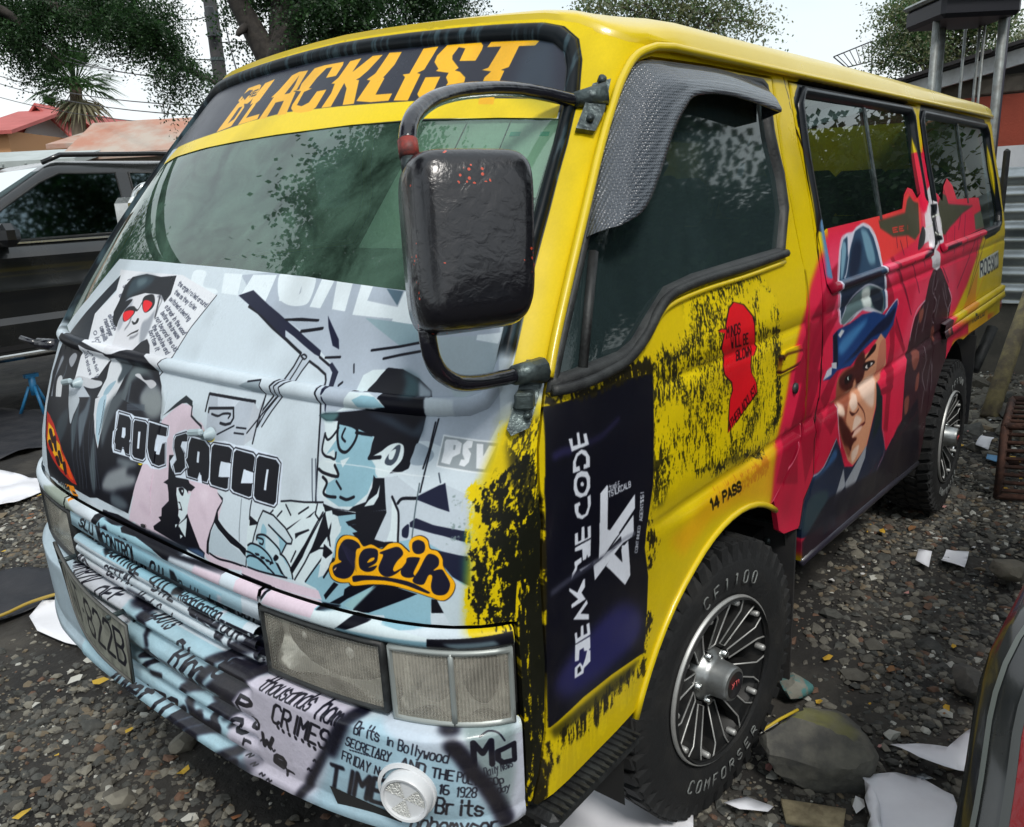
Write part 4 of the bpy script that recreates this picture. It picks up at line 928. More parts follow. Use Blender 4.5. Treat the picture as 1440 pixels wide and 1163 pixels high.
["L",[14,14,30,255],1,0,[1077,1111,1089,1121,1091,1109,1103,1119],3.5,0],
["T",[14,14,30,255],0,0,[783,836,915,835,951,936,808,946],14,"Ehs"],
["T",[14,14,30,255],0,3,[1096,875,1385,937,1404,1005,1120,974],16,"Times"],
["P",[150,180,200,150],0,8,[1054,979,1173,1086,1424,1100,1535,1117,1527,1020,1153,956,1015,938]],
["P",[164,196,212,255],0,16,[1310,1380,1427,1426,1620,1400,1685,1329,1737,1214,1811,1065,1807,914,1157,753,1114,1023,1232,1264]],
["P",[196,206,220,200],0,8,[1401,1436,1622,1426,1693,1329,1613,1311,1449,1379]],
["L",[14,14,30,255],1,10,[1309,1417,1283,1362,1250,1297,1215,1231],24,0],
["T",[14,14,30,255],0,0,[1328,1339,1428,1334,1438,1382,1340,1388],7,"Brits"],
["T",[14,14,30,255],0,0,[1454,1330,1480,1328,1488,1362,1460,1360],7,"in"],
["T",[14,14,30,255],0,0,[1499,1319,1661,1293,1672,1333,1508,1361],8,"Bollywood"],
["T",[14,14,30,255],0,0,[1284,1283,1463,1265,1474,1303,1298,1317],9,"SECRETARY"],
["T",[14,14,30,255],0,0,[1503,1259,1585,1245,1593,1281,1514,1293],9,"AND"],
["T",[14,14,30,255],0,0,[1608,1236,1674,1225,1681,1263,1615,1272],9,"THE"],
["T",[14,14,30,255],0,0,[1687,1223,1744,1208,1750,1245,1693,1261],9,"POLI"],
["T",[14,14,30,255],0,0,[1260,1218,1373,1197,1387,1240,1271,1254],8,"FRIDAY"],
["T",[14,14,30,255],0,0,[1396,1201,1434,1198,1443,1233,1406,1234],8,"No"],
["L",[14,14,30,255],1,0,[1302,1267,1306,1267],3,0],
["L",[14,14,30,255],1,0,[1314,1267,1318,1268],3,0],
["L",[14,14,30,255],1,0,[1325,1268,1330,1268],3,0],
["L",[14,14,30,255],1,0,[1337,1268,1342,1268],3,0],
["L",[14,14,30,255],1,0,[1349,1268,1353,1268],3,0],
["L",[14,14,30,255],1,0,[1360,1268,1365,1268],3,0],
["L",[14,14,30,255],1,0,[1371,1268,1376,1268],3,0],
["L",[14,14,30,255],1,0,[1383,1268,1387,1268],3,0],
["L",[14,14,30,255],1,0,[1394,1268,1398,1268],3,0],
["L",[14,14,30,255],1,0,[1405,1267,1409,1268],3,0],
["L",[14,14,30,255],1,0,[1416,1267,1420,1267],3,0],
["L",[14,14,30,255],1,0,[1427,1267,1431,1267],3,0],
["L",[14,14,30,255],1,0,[1437,1266,1442,1266],3,0],
["L",[14,14,30,255],1,0,[1448,1266,1452,1266],3,0],
["T",[14,14,30,255],0,2,[1179,1082,1487,1085,1517,1186,1207,1178],20,"TIMES"],
["T",[14,14,30,255],0,0,[1623,1174,1657,1170,1664,1205,1631,1209],8,"16"],
["T",[14,14,30,255],0,0,[1679,1164,1742,1160,1748,1197,1685,1201],9,"1928"],
["T",[14,14,30,255],0,0,[1611,1095,1759,1083,1766,1143,1620,1157],15,"Brits"],
["T",[14,14,30,255],0,0,[1522,1020,1806,1015,1812,1076,1532,1074],14,"Bohemyser"],
["P",[14,14,30,255],0,8,[1622,1432,1708,1428,1698,1397,1655,1389,1630,1407]],
["L",[14,14,30,255],0,9,[1682,1355,1713,1314,1739,1256,1773,1212,1806,1143,1832,1061],26,0],
["P",[120,140,140,200],0,10,[1708,1428,1827,1445,1882,1452,1874,1234,1849,1112,1832,1061,1777,1211,1735,1330]],
["L",[14,14,30,255],0,9,[1682,1355,1713,1314,1739,1256,1773,1212,1806,1143,1832,1061],26,0],
["T",[14,14,30,255],0,0,[1744,1283,1875,1282,1875,1377,1745,1371],22,"Ma"],
["T",[14,14,30,255],0,0,[1774,1238,1867,1258,1864,1296,1772,1271],7,"Daily News"],
["T",[14,14,30,255],0,0,[1785,1200,1833,1203,1830,1230,1782,1227],7,"50p"],
["T",[14,14,30,255],0,0,[1811,1164,1851,1171,1852,1198,1812,1196],6,"day"],
["L",[14,14,30,255],1,0,[1766,1391,1794,1408,1825,1397,1844,1364],3,0],
["P",[168,200,214,255],0,0,[-860,1574,860,1574,860,1676,-860,1676]],
["P",[200,212,222,255],0,0,[720,1574,860,1574,860,1676,720,1676]],
["P",[150,196,214,255],0,0,[-492,1678,590,1642,570,1569,-478,1577]],
["P",[10,11,22,255],0,3,[-519,1685,-475,1682,-419,1578,-495,1605]],
["T",[10,11,22,255],0,0,[-455,1596,-100,1577,-108,1655,-446,1650],7,"CONTROL"],
["T",[10,11,22,255],0,0,[-1,1578,124,1562,134,1625,32,1635],7,"Oil"],
["T",[10,11,22,255],0,0,[-727,1622,-553,1611,-546,1659,-673,1662],6,"SLU"],
["P",[10,11,22,255],0,3,[190,1639,228,1638,268,1589,195,1569]],
["P",[200,208,220,255],0,3,[555,1632,586,1630,569,1563,549,1574]],
["T",[10,11,22,255],0,0,[253,1562,554,1559,582,1612,264,1612],6,"Reddington"],
["P",[217,190,8,255],0,0,[1916,400,2400,400,2400,1860,1916,1860]],
["S",[22,24,16,255],0,6,[1924,800,2060,800,2060,2000,1924,2000],9,0.47,0.5,61],
["S",[22,24,16,255],0,8,[1970,800,2060,800,2060,2360,1970,2360],16,0.44,0.4,62],
["P",[26,30,46,255],0,0,[-2100,3320,2100,3320,2100,3800,-2100,3800]],
["P",[232,204,8,255],0,0,[-1328,3326,-793,3373,-480,3406,-160,3428,340,3422,766,3410,1121,3398,1351,3386,1658,3366,1667,3299,1395,3310,1010,3329,543,3333,-21,3323,-479,3308,-1159,3273,-1447,3225]],
["P",[240,180,16,255],0,0,[-810,3374,-794,3512,-780,3517,-816,3528,-796,3589,-677,3599,-642,3591,-628,3569,-642,3515,-662,3502,-702,3505,-668,3486,-665,3395,-704,3388]],
["P",[240,180,16,255],0,0,[-593,3396,-590,3500,-613,3493,-635,3523,-638,3529,-609,3599,-521,3611,-535,3510,-558,3492,-548,3494,-552,3427,-424,3438,-410,3413]],
["P",[240,180,16,255],0,0,[-392,3409,-390,3514,-419,3513,-386,3544,-346,3614,-292,3626,-204,3625,-199,3573,-192,3534,-217,3528,-188,3523,-138,3420,-223,3417,-252,3487,-329,3484,-320,3413]],
["P",[240,180,16,255],0,0,[-221,3531,-167,3532,-182,3561,-148,3630,-68,3636,108,3636,120,3621,117,3571,31,3569,28,3619,-25,3619,-61,3578,-76,3531,-40,3528,-101,3516,-88,3456,-33,3447,15,3460,26,3509,107,3511,112,3432,88,3418,-4,3416,-78,3424,-125,3443,-136,3460,-136,3522]],
["P",[240,180,16,255],0,0,[165,3426,173,3490,152,3533,118,3536,151,3560,168,3633,258,3638,251,3577,349,3639,432,3636,384,3571,348,3543,325,3537,355,3532,429,3425,340,3426,288,3501,237,3529,245,3425]],
["P",[26,30,46,255],0,0,[-735,3410,-737,3485,-733,3490,-698,3491,-692,3430]],
["P",[26,30,46,255],0,0,[-819,3555,-761,3577,-710,3573,-728,3525]],
["P",[26,30,46,255],0,0,[-292,3520,-271,3585,-266,3607,-242,3555,-243,3522]],
["T",[20,20,24,255],0,0,[-804,3530,-626,3543,-644,3570,-801,3554],4,"THE"],
["P",[240,180,16,255],0,0,[436,3436,455,3530,454,3522,418,3528,462,3552,481,3640,579,3634,579,3580,553,3538,544,3528,558,3524,562,3454,684,3450,686,3420,556,3423]],
["P",[240,180,16,255],0,0,[723,3418,714,3514,683,3528,731,3528,736,3633,837,3632,823,3536,785,3526,813,3519,823,3411]],
["P",[240,180,16,255],0,0,[864,3434,860,3502,957,3497,961,3438,994,3425,1015,3436,1025,3468,996,3491,998,3509,927,3520,907,3524,918,3531,866,3564,861,3592,895,3631,991,3633,1104,3625,1129,3609,1134,3591,1127,3547,1029,3554,1026,3606,980,3615,966,3582,978,3565,1046,3525,1030,3516,1066,3508,1115,3482,1122,3466,1111,3437,1088,3379,958,3402,891,3417]],
["P",[240,180,16,255],0,0,[1229,3439,1226,3474,1247,3495,1191,3505,1222,3512,1238,3595,1158,3599,1168,3622,1314,3617,1437,3609,1421,3585,1337,3589,1333,3506,1298,3498,1318,3493,1318,3423,1341,3364,1261,3369]],
["P",[60,84,92,90],0,20,[1434,3626,1489,3643,1652,3312,1409,3398,1369,3579]],
["P",[240,238,210,255],0,0,[-2000,3800,-1980,3800,-1980,3820,-2000,3820]],
["RY"]],
'D':[
["BASE"],
["P",[222,40,66,255],0,3,[3320,2460,5580,2460,5580,3200,3320,3200]],
["P",[222,40,66,255],0,3,[5600,2460,7720,2460,7720,3200,5600,3200]],
["P",[222,34,72,255],0,16,[3282,2744,5265,2766,5872,3387,6107,3394,6156,2724,7969,2570,7473,2399,6928,2060,6240,1776,8526,1578,7103,1578,6452,1620,5943,709,4019,654,2592,1063,2287,1147,2370,1485,2402,1688,2553,1982,2637,2187,2804,2381,2920,2513]],
["P",[224,150,30,255],0,8,[6782,1822,7830,2373,8372,2405,7231,1759]],
["P",[226,200,8,255],0,10,[7405,2372,8372,2405,7395,1872]],
["P",[232,160,20,150],0,20,[1789,1763,2343,1758,2367,1509,1980,1619,1681,1636,1424,1568,1308,1675]],
["S",[196,110,16,180],0,10,[1659,1770,2324,1746,2316,1638,1750,1673],7,0.6,0.8,7],
["P",[240,104,138,130],0,45,[3277,2687,4151,2686,4593,2516,4212,2183,3358,2180,3112,2415]],
["P",[238,96,120,120],0,45,[5107,2266,6286,2311,6664,1965,5425,1680,4602,1729]],
["P",[150,10,40,110],0,50,[2358,1737,3035,1874,3709,1446,2889,1163,2387,1424]],
["P",[150,14,44,215],0,5,[3289,2489,3381,2479,3096,2150,2835,1897,2634,1501,2475,1551,2723,1942,2970,2291]],
["P",[150,14,44,215],0,5,[2848,2055,3109,2023,2882,1771,2664,1659,2613,1769]],
["P",[150,14,44,215],0,5,[2424,1567,2555,1825,2693,1778,2746,1465]],
["P",[150,14,44,215],0,5,[2743,1738,3013,1835,3131,1763,2863,1428]],
["P",[150,14,44,215],0,5,[3108,1718,3331,1805,3393,1726,3252,1604]],
["P",[150,14,44,215],0,5,[3618,2192,3635,2056,3368,1951,3176,1773,3068,1864]],
["P",[150,14,44,210],0,4,[3422,2584,3254,2543,3129,2461,2884,2321,2701,2167,2648,2036,2797,2005,2981,2204,3136,2365,3397,2447]],
["P",[150,14,44,210],0,4,[2921,2110,3140,2267,3344,2337,3336,2288,3101,2159,2998,2014]],
["P",[150,14,44,210],0,4,[4253,2461,4442,2326,4500,2221,4565,1907,4546,1638,4353,1678,4451,1927]],
["P",[150,14,44,210],0,4,[4557,2113,4877,1821,4825,1809,4541,2014]],
["P",[150,14,44,210],0,4,[4394,2562,4517,2523,4704,2347,4938,2122,4660,2321]],
["P",[232,62,60,255],0,4,[3913,2796,4894,2812,5026,2910,5157,2927,5242,2862,5385,2889,5395,2750,5320,2626,5121,2576,4229,2493,4201,2643,4066,2743,3904,2779]],
["P",[70,70,52,255],0,4,[4301,2766,4959,2786,5061,2868,5161,2901,5236,2852,5355,2837,5278,2629,5127,2586,4947,2630,4578,2645,4309,2719]],
["L",[214,40,48,255],0,0,[4096,2802,4894,2812,4976,2892,5114,2923,5221,2863,5385,2889],7,0],
["P",[70,70,52,255],0,4,[5989,2801,6114,2843,6238,2915,6308,2813,7286,2744,7172,2722,6805,2694,6473,2637,6289,2611,5944,2563,5824,2616]],
["P",[222,34,72,255],0,3,[5964,3063,5965,2927,6039,2845,6165,2923,6328,2847,6388,2810,7234,2766,7210,2531,6139,2538,5927,2530,5729,2532,5767,2843]],
["P",[70,70,52,255],0,4,[6001,2824,6167,2888,6282,2861,6325,2794,7283,2740,7071,2718,6805,2694,6473,2637,6289,2611,6043,2556,5872,2613,5845,2728]],
["P",[90,100,80,255],0,6,[7291,2658,8483,2748,8406,2516,7272,2520]],
["L",[96,14,44,210],0,1.5,[4653,2650,4648,2572],8,0],
["L",[96,14,44,210],0,1.5,[4739,2604,4789,2510],8,0],
["L",[96,14,44,210],0,1.5,[4903,2623,4905,2551],8,0],
["L",[96,14,44,210],0,1.5,[4945,2446,5173,2200],8,0],
["L",[96,14,44,210],0,1.5,[4566,2461,4974,2065],8,0],
["L",[96,14,44,210],0,1.5,[5279,2437,5316,2380],8,0],
["L",[96,14,44,210],0,1.5,[6450,2602,6313,2394],8,0],
["L",[96,14,44,210],0,1.5,[6916,2676,6661,2365],8,0],
["L",[96,14,44,210],0,1.5,[6119,2598,6077,2519],8,0],
["L",[96,14,44,210],0,1.5,[7324,2484,7268,2260],8,0],
["L",[96,14,44,210],0,1.5,[7744,2456,7050,1960],8,0],
["L",[96,14,44,210],0,1.5,[7249,2462,6512,2077],8,0],
["L",[96,14,44,210],0,1.5,[7526,2457,6994,1940],8,0],
["L",[96,14,44,210],0,1.5,[4558,2104,4774,1901],8,0],
["L",[96,14,44,210],0,1.5,[4288,2468,4339,2368],8,0],
["L",[96,14,44,210],0,1.5,[6738,2685,6575,2570],8,0],
["L",[96,14,44,210],0,1.5,[5911,2311,6145,2168],8,0],
["T",[210,60,50,255],0,0,[4594,2673,4970,2669,4987,2698,4592,2702],7,"EEI"],
["P",[206,206,222,255],0,3,[3353,2252,3356,2468,3465,2646,3535,2707,3626,2728,3736,2727,3835,2756,3974,2769,4099,2744,4190,2680,4230,2603,4262,2489,4320,2321,4344,2202,4196,2174,3778,2260,3555,2222,3367,2233]],
["P",[44,72,100,255],0,3,[3377,2265,3381,2465,3490,2644,3557,2697,3640,2712,3590,2594,3797,2736,3965,2752,4074,2728,4139,2674,4185,2579,4220,2483,4268,2327,4292,2209,4229,2179,3928,2258,3662,2268,3445,2238]],
["P",[110,150,172,255],1,10,[3911,2734,4023,2718,4095,2623,4111,2521,3986,2524,3934,2608,3917,2689]],
["P",[24,36,60,255],1,12,[3732,2668,3875,2666,3817,2548,3705,2481,3568,2486,3638,2590]],
["P",[120,160,182,255],1,6,[3511,2659,3578,2687,3575,2629,3467,2505,3424,2493]],
["L",[214,216,230,255],1,2,[3667,2702,3632,2624,3537,2515,3487,2486],5,0],
["P",[28,40,64,255],0,5,[3404,2471,4251,2452,4239,2350,3951,2392,3770,2386,3561,2333,3376,2282]],
["P",[96,120,124,255],1,3,[3390,2263,3547,2344,3770,2386,3951,2394,4206,2334,4229,2179,3960,2249,3719,2269,3554,2230,3420,2225]],
["P",[210,222,220,255],1,10,[3770,2377,3919,2378,3960,2254,3806,2275]],
["P",[26,34,50,255],1,8,[3949,2365,4203,2325,4209,2201,4023,2245]],
["L",[206,206,222,255],1,1,[3390,2263,3544,2353,3771,2395,3951,2397,4227,2332],4,0],
["L",[206,206,222,255],1,1,[3421,2216,3663,2259,3897,2259,4195,2184],4,0],
["P",[24,60,120,255],0,2,[3103,1960,3166,1997,3264,2012,3244,2193,3344,2211,3556,2213,3781,2233,4027,2217,4265,2164,4398,2195,4572,2226,4581,2180,4494,2061,4330,1997,4057,2033,3757,1991,3591,1949,3346,1971,3222,1944]],
["P",[16,24,56,255],1,6,[3344,1979,3697,2002,3990,2053,4285,2054,4453,2088,4545,2175,4337,2144,4106,2120,3806,2056,3529,1997]],
["P",[66,130,190,255],1,12,[3354,2116,3561,2168,3907,2188,3681,2113,3413,2053]],
["P",[12,22,44,255],0,3,[3245,2185,3318,2206,3355,1995,3278,2001]],
["P",[206,206,222,255],0,3,[3103,1960,3165,2006,3251,2015,3244,1965]],
["L",[206,206,222,255],1,1.5,[4300,2159,4432,2200,4565,2227,4602,2187],5,0],
["P",[214,220,230,255],0,2,[3334,2179,3396,2203,3451,2186,3375,2155]],
["P",[196,200,210,255],0,0,[3236,2035,3326,2022,3331,1982,3252,2002]],
["L",[214,216,230,255],1,1.5,[3345,2253,3347,2452,3498,2685,3638,2725,3765,2730,3973,2767,4148,2719,4230,2603,4253,2461,4334,2203],4,0],
["P",[214,150,116,255],0,2,[3362,1914,3570,1930,4011,1978,4210,2049,4333,1986,4385,1802,4156,1730,4155,1589,4085,1452,4012,1339,3890,1286,3727,1279,3615,1344,3491,1482,3377,1632,3351,1762,3349,1850]],
["P",[150,82,60,255],1,8,[3362,1914,3568,1940,3664,1801,3560,1726,3522,1615,3644,1482,3643,1357,3491,1482,3377,1632,3351,1762]],
["P",[70,24,20,255],1,7,[3395,1916,3629,1938,3790,1917,3677,1839,3620,1790,3436,1840]],
["P",[70,24,20,255],1,9,[3356,1744,3490,1623,3634,1526,3689,1428,3523,1473,3398,1617]],
["P",[70,24,20,255],1,7,[3659,1942,3841,1998,3898,1865,3830,1796,3758,1780]],
["P",[238,206,186,255],1,10,[3830,1796,4113,1790,4093,1690,4085,1583,3932,1641,3786,1736]],
["P",[238,206,186,255],1,6,[3660,1761,3713,1741,3728,1667,3635,1658,3576,1723]],
["P",[238,206,186,255],1,6,[3686,1376,3828,1390,3811,1330,3721,1302]],
["P",[238,206,186,255],1,5,[3709,1610,3852,1554,3761,1524,3664,1528]],
["P",[238,206,186,255],1,8,[3384,1764,3472,1717,3482,1665,3363,1704]],
["P",[28,10,12,255],1,2,[3868,1932,4043,1993,4114,1991,4085,1955,3918,1933]],
["P",[30,14,14,255],1,1.5,[3844,1886,3888,1913,4062,1896,4109,1871,4000,1861,3933,1853]],
["P",[220,214,210,255],1,0,[3895,1881,3959,1895,4065,1880,3965,1862]],
["P",[20,16,18,255],1,0,[3941,1898,4011,1890,4006,1863,3950,1869]],
["P",[26,12,12,255],1,1.5,[3487,1888,3544,1900,3638,1887,3627,1859,3568,1847,3507,1854]],
["P",[200,220,210,255],1,0,[3546,1890,3591,1888,3595,1866,3555,1869]],
["P",[16,12,14,255],1,0,[3564,1890,3601,1884,3598,1865,3570,1869]],
["P",[60,20,18,255],1,2,[3570,1674,3642,1626,3752,1630,3764,1648,3704,1632,3637,1648]],
["P",[90,24,26,255],1,1.5,[3606,1513,3667,1517,3894,1522,3931,1507,3832,1501,3672,1495]],
["P",[240,196,176,255],1,4,[3715,1515,3864,1509,3837,1484,3740,1477,3678,1473]],
["L",[80,30,24,255],1,3,[3740,1685,3874,1601,3924,1536,3913,1512],5,0],
["P",[70,24,20,255],1,6,[3678,1473,3781,1445,3689,1428,3666,1392,3605,1451]],
["L",[214,120,90,255],1,3,[4126,1736,4147,1591,4082,1464,4012,1339,3838,1290],5,0],
["L",[206,196,220,255],1,1.5,[3351,1762,3379,1622,3451,1473],4,0],
["P",[196,120,96,255],1,3,[4189,1968,4318,1989,4363,1851,4266,1760,4152,1751]],
["P",[26,38,62,255],0,3,[2978,1426,3159,1438,3357,1558,3453,1452,3560,1318,3730,1268,4015,1327,4162,1566,4141,1733,4300,1600,4352,1362,4519,1152,4661,1209,5246,1052,5366,858,4419,867,2844,1093,2790,1114,2869,1337]],
["P",[16,40,40,255],1,4,[4141,1733,4280,1605,4308,1441,4152,1346,4162,1566]],
["L",[206,206,222,255],1,1.5,[2991,1426,3159,1438,3359,1553],4,0],
["P",[46,84,130,255],1,7,[2980,1415,3188,1429,3342,1493,3385,1431,3139,1405]],
["P",[150,156,166,255],0,1,[3546,1312,3611,1176,3470,1137,3396,1088,3350,1094,3441,1188]],
["P",[150,156,166,255],0,2,[3605,1199,4012,1339,4002,1254,3836,1126,3647,1110]],
["P",[160,170,176,255],0,1,[3329,1070,3475,1028,3496,934,3409,966]],
["P",[40,70,100,255],0,4,[3244,1069,3337,1046,3343,948,3269,954]],
["P",[40,60,70,255],1,10,[2949,1311,3284,1240,3176,1114,2887,1119]],
["L",[180,120,140,255],1,1,[4373,1356,4457,1241,4468,1131,4342,1061,4434,948],4,0],
["P",[200,40,66,0],1,4,[4483,1257,4261,1475,4274,1694,4561,1836,5077,1777,4793,1561,4753,1307,4652,1236]],
["P",[150,14,44,255],0,3,[4245,1662,4516,1655,4560,1617,4495,1591,4256,1621]],
["P",[150,14,44,200],0,4,[4385,1802,4501,1802,4509,1297,4398,1338]],
["P",[58,32,40,255],0,3,[5584,2320,5819,2331,6157,2130,6309,2001,6206,1662,6250,1218,6315,796,6079,585,4586,860,4639,1130,4894,1289,4855,1633,4961,1873,5087,2027,5368,2121,5470,2265]],
["P",[216,214,220,255],0,2,[5594,2904,5768,2957,5829,2942,5885,2794,5825,2695,5969,2607,5873,2522,5703,2467,5817,2435,5826,2319,5707,2308,5549,2346,5511,2460,5501,2549,5178,2520,5266,2608,5473,2660,5517,2809]],
["P",[26,30,36,255],0,1.5,[5703,2813,5796,2809,5777,2698,5777,2619,5829,2537,5609,2474,5591,2542,5606,2652]],
["P",[30,30,36,255],1,2,[5387,2665,5448,2618,5360,2538,5174,2510,5260,2598]],
["L",[210,214,206,255],1,0,[5692,2713,5845,2728,5976,2699,5969,2607,5889,2555,5740,2599],7,0],
["L",[210,214,206,255],1,0,[5488,2648,5671,2681],6,0],
["L",[176,176,184,200],1,1.5,[5653,2302,5584,2185,5645,2132,5765,2233],4,0],
["L",[176,176,184,200],1,1.5,[5649,2120,5768,2047,5652,1946,5719,1889],4,0],
["L",[176,176,184,200],1,1.5,[5853,2095,5754,1931],4,0],
["L",[176,176,184,200],1,1.5,[5689,2401,5592,2364,5739,2351],4,0],
["L",[176,176,184,200],1,1.5,[5941,2143,6090,2005,6230,1912],4,0],
["L",[176,176,184,200],1,1.5,[5981,2186,6137,2023],4,0],
["L",[176,176,184,200],1,1.5,[5334,2081,5188,1969,5138,1840],4,0],
["L",[176,176,184,200],1,1.5,[5469,2086,5406,1981,5346,1877],4,0],
["L",[176,176,184,200],1,1.5,[5657,1615,5615,1478,5618,1356],4,0],
["L",[176,176,184,200],1,1.5,[5720,1579,5781,1320],4,0],
["L",[176,176,184,200],1,1.5,[5514,1379,5495,1201],4,0],
["L",[206,196,210,255],1,1.5,[6161,2118,6317,2012,6221,1938,6208,1853],5,0],
["L",[206,190,204,255],1,2,[5370,2115,5139,2074,5017,1973,4983,1869],5,0],
["L",[190,190,196,255],1,1,[5417,1751,5487,1623,5410,1520,5566,1367],3,0],
["P",[150,84,70,200],1,5,[5068,1766,5224,1761,5258,1689,5151,1618,5044,1684]],
["P",[150,84,70,200],1,5,[5633,1855,5727,1864,5779,1760,5682,1752]],
["P",[150,84,70,200],1,5,[5216,1559,5302,1565,5302,1448,5215,1444]],
["P",[150,84,70,200],1,5,[5208,2054,5340,2058,5315,1983,5233,1962]],
["P",[150,84,70,200],1,5,[6120,1803,6215,1814,6153,1725,6080,1736]],
["P",[150,84,70,200],1,5,[4920,1441,5046,1435,5047,1320,4965,1317]],
["P",[24,22,34,235],0,8,[2890,1066,3297,1200,4382,1054,4791,1263,5328,1359,5768,630,4032,633,2981,715]],
["L",[130,24,50,150],1,3,[4152,1082,4208,1106],5,0],
["L",[130,24,50,150],1,3,[4262,1095,4320,1120],5,0],
["L",[130,24,50,150],1,3,[4376,1109,4435,1134],5,0],
["L",[130,24,50,150],1,3,[4493,1123,4554,1148],5,0],
["L",[130,24,50,150],1,3,[4613,1137,4677,1163],5,0],
["L",[130,24,50,150],1,3,[4738,1152,4804,1178],5,0],
["L",[130,24,50,150],1,3,[4866,1167,4934,1193],5,0],
["L",[130,24,50,150],1,3,[4999,1182,5070,1209],5,0],
["L",[130,24,50,150],1,3,[5136,1198,5209,1226],5,0],
["L",[130,24,50,150],1,3,[5278,1215,5353,1243],5,0],
["P",[210,214,204,255],0,0,[7437,2218,8417,2248,8497,2075,7503,2052]],
["T",[28,40,60,255],0,0,[7539,2069,8048,2060,7982,2208,7483,2207],13,"ROG"],
["T",[28,40,60,255],0,0,[8113,2056,8501,2067,8430,2217,8046,2206],13,"SACCO"],
["P",[240,180,20,255],0,0,[7047,1731,8005,1718,8108,1545,7120,1582]],
["T",[26,30,60,255],0,0,[7247,1660,7867,1648,7830,1712,7191,1737],6,"Thome Ltd"],
["L",[20,24,30,255],0,0,[3184,2800,3184,3440,3274,3510,5466,3510,5544,3440,5560,2880],58,0],
["L",[20,24,30,255],0,0,[5804,2880,5800,3440,5876,3504,8380,3484,8490,3400,8536,2600,8470,2504,8200,2476,7700,2464],58,0],
["L",[90,130,170,255],0,2,[3180,2540,3170,2800],30,0],
["L",[34,20,34,255],0,6,[3400,2444,4100,2444],16,0],
["L",[34,20,34,255],0,6,[5240,2444,5560,2480],16,0],
["L",[34,20,34,255],0,6,[6000,2452,6500,2452],16,0],
["P",[34,34,16,245],0,22,[1523,2608,1701,2625,2018,2641,2243,2606,2272,2536,2167,2471,1998,2527,1827,2456,1683,2438,1564,2486,1546,2557]],
["P",[34,34,16,240],0,22,[2156,2315,2378,2229,2358,1990,2248,1820,1966,1827,1618,1906,1595,2020,1710,2011,2069,1940,2175,2127]],
["P",[34,34,16,215],0,10,[1207,2388,1297,2370,1346,2225,1359,1961,1277,1843,1190,1852]],
["P",[34,34,16,160],0,12,[1777,2443,1859,2346,1831,2243,1717,2308,1675,2399]],
["S",[34,34,16,255],0,20,[1200,2444,1463,2416,1705,2635,2312,2632,2475,2405,2491,1883,2241,1748,1618,1862,1280,1985,1181,1815],6,0.53,0.85,11],
["S",[34,34,16,255],0,20,[1196,2426,1614,2508,2401,2566,2491,1883,1760,1864,1201,1909],6,0.62,0.6,12],
["S",[226,200,8,255],0,12,[1541,2654,2363,2616,2409,2224,2453,1763,1572,1897,1162,1822,1193,2409,1463,2416],9,0.6,0.5,13],
["S",[226,200,8,255],0,8,[1541,2654,2363,2616,2409,2224,2453,1763,1572,1897,1162,1822],5,0.63,0.8,14],
["S",[226,200,8,255],0,8,[2289,2579,2439,2504,2469,2358,2289,2374,2223,2475],20,0.45,0.4,15],
["S",[34,30,12,255],0,12,[447,2119,513,2106,457,876,376,916],12,0.48,0.5,16],
["S",[34,30,12,255],0,10,[1158,1848,1237,1702,1195,1596,1143,1605],7,0.5,0.7,17],
["S",[34,30,12,255],0,8,[1145,1432,1199,1383,1138,1232,1095,1280],6,0.55,0.7,18],
["S",[34,30,12,255],0,12,[456,1242,1138,1232,1141,1153,948,1156,789,1124,602,1165,453,1080],12,0.47,0.6,19],
["S",[226,200,8,255],0,8,[485,1273,1138,1258,1058,1093,484,966],16,0.58,0.4,20],
["P",[34,34,16,190],0,8,[485,1273,886,1265,1096,1241,1010,1197,695,1217,515,1224]],
["P",[16,17,28,255],0,0,[564,2387,642,2390,797,2395,1029,2395,1214,2381,1211,2174,1197,1951,1151,1806,1126,1712,1152,1581,1144,1430,1121,1257,889,1284,698,1294,483,1281,488,1619,501,1870,520,2105]],
["P",[40,40,92,235],1,22,[703,1522,940,1554,1096,1452,1071,1339,840,1320,607,1344,523,1442]],
["L",[44,42,84,200],1,6,[582,2228,619,2233,660,2230],14,0],
["L",[40,38,74,150],1,6,[770,2230,850,2231,909,2248,961,2263],12,0],
["P",[226,232,244,255],0,0,[655,2269,674,2267,675,2241,704,2239,699,2280,714,2279,721,2237,747,2235,739,2267,759,2265,772,2223,666,2224]],
["P",[226,232,244,255],0,0,[668,2150,671,2188,692,2211,724,2218,752,2207,774,2179,772,2144,734,2146,735,2163,750,2161,750,2186,723,2204,699,2199,688,2182,689,2166,710,2165,712,2147]],
["P",[226,232,244,255],0,0,[720,2145,756,2132,771,2107,769,2071,746,2050,707,2054,679,2071,669,2096,673,2126,691,2143]],
["P",[226,232,244,255],0,0,[670,2042,703,2041,706,2029,694,2026,693,2008,711,1990,734,1987,751,2007,751,2044,770,2046,770,2010,749,1979,714,1975,684,1990,672,2014]],
["P",[226,232,244,255],0,0,[667,1939,685,1937,685,1904,704,1902,709,1947,725,1946,725,1899,745,1898,745,1936,765,1934,763,1890,665,1896]],
["P",[226,232,244,255],0,0,[664,1889,762,1885,757,1824,741,1823,737,1837,729,1823,709,1824,708,1867,664,1875]],
["P",[226,232,244,255],0,0,[659,1825,702,1824,701,1840,658,1839]],
["P",[226,232,244,255],0,0,[830,2030,875,2047,881,2040,868,1865,1061,1953,1059,1897,859,1799,842,1791,817,1793,808,1791,819,1878]],
["P",[226,232,244,255],0,0,[885,1804,1048,1875,1048,1808,1036,1792,999,1790,910,1794,858,1784,832,1743,774,1767,808,1779]],
["P",[226,232,244,255],0,0,[853,1746,910,1771,966,1713,958,1770,1008,1787,1008,1756,1020,1666,874,1726]],
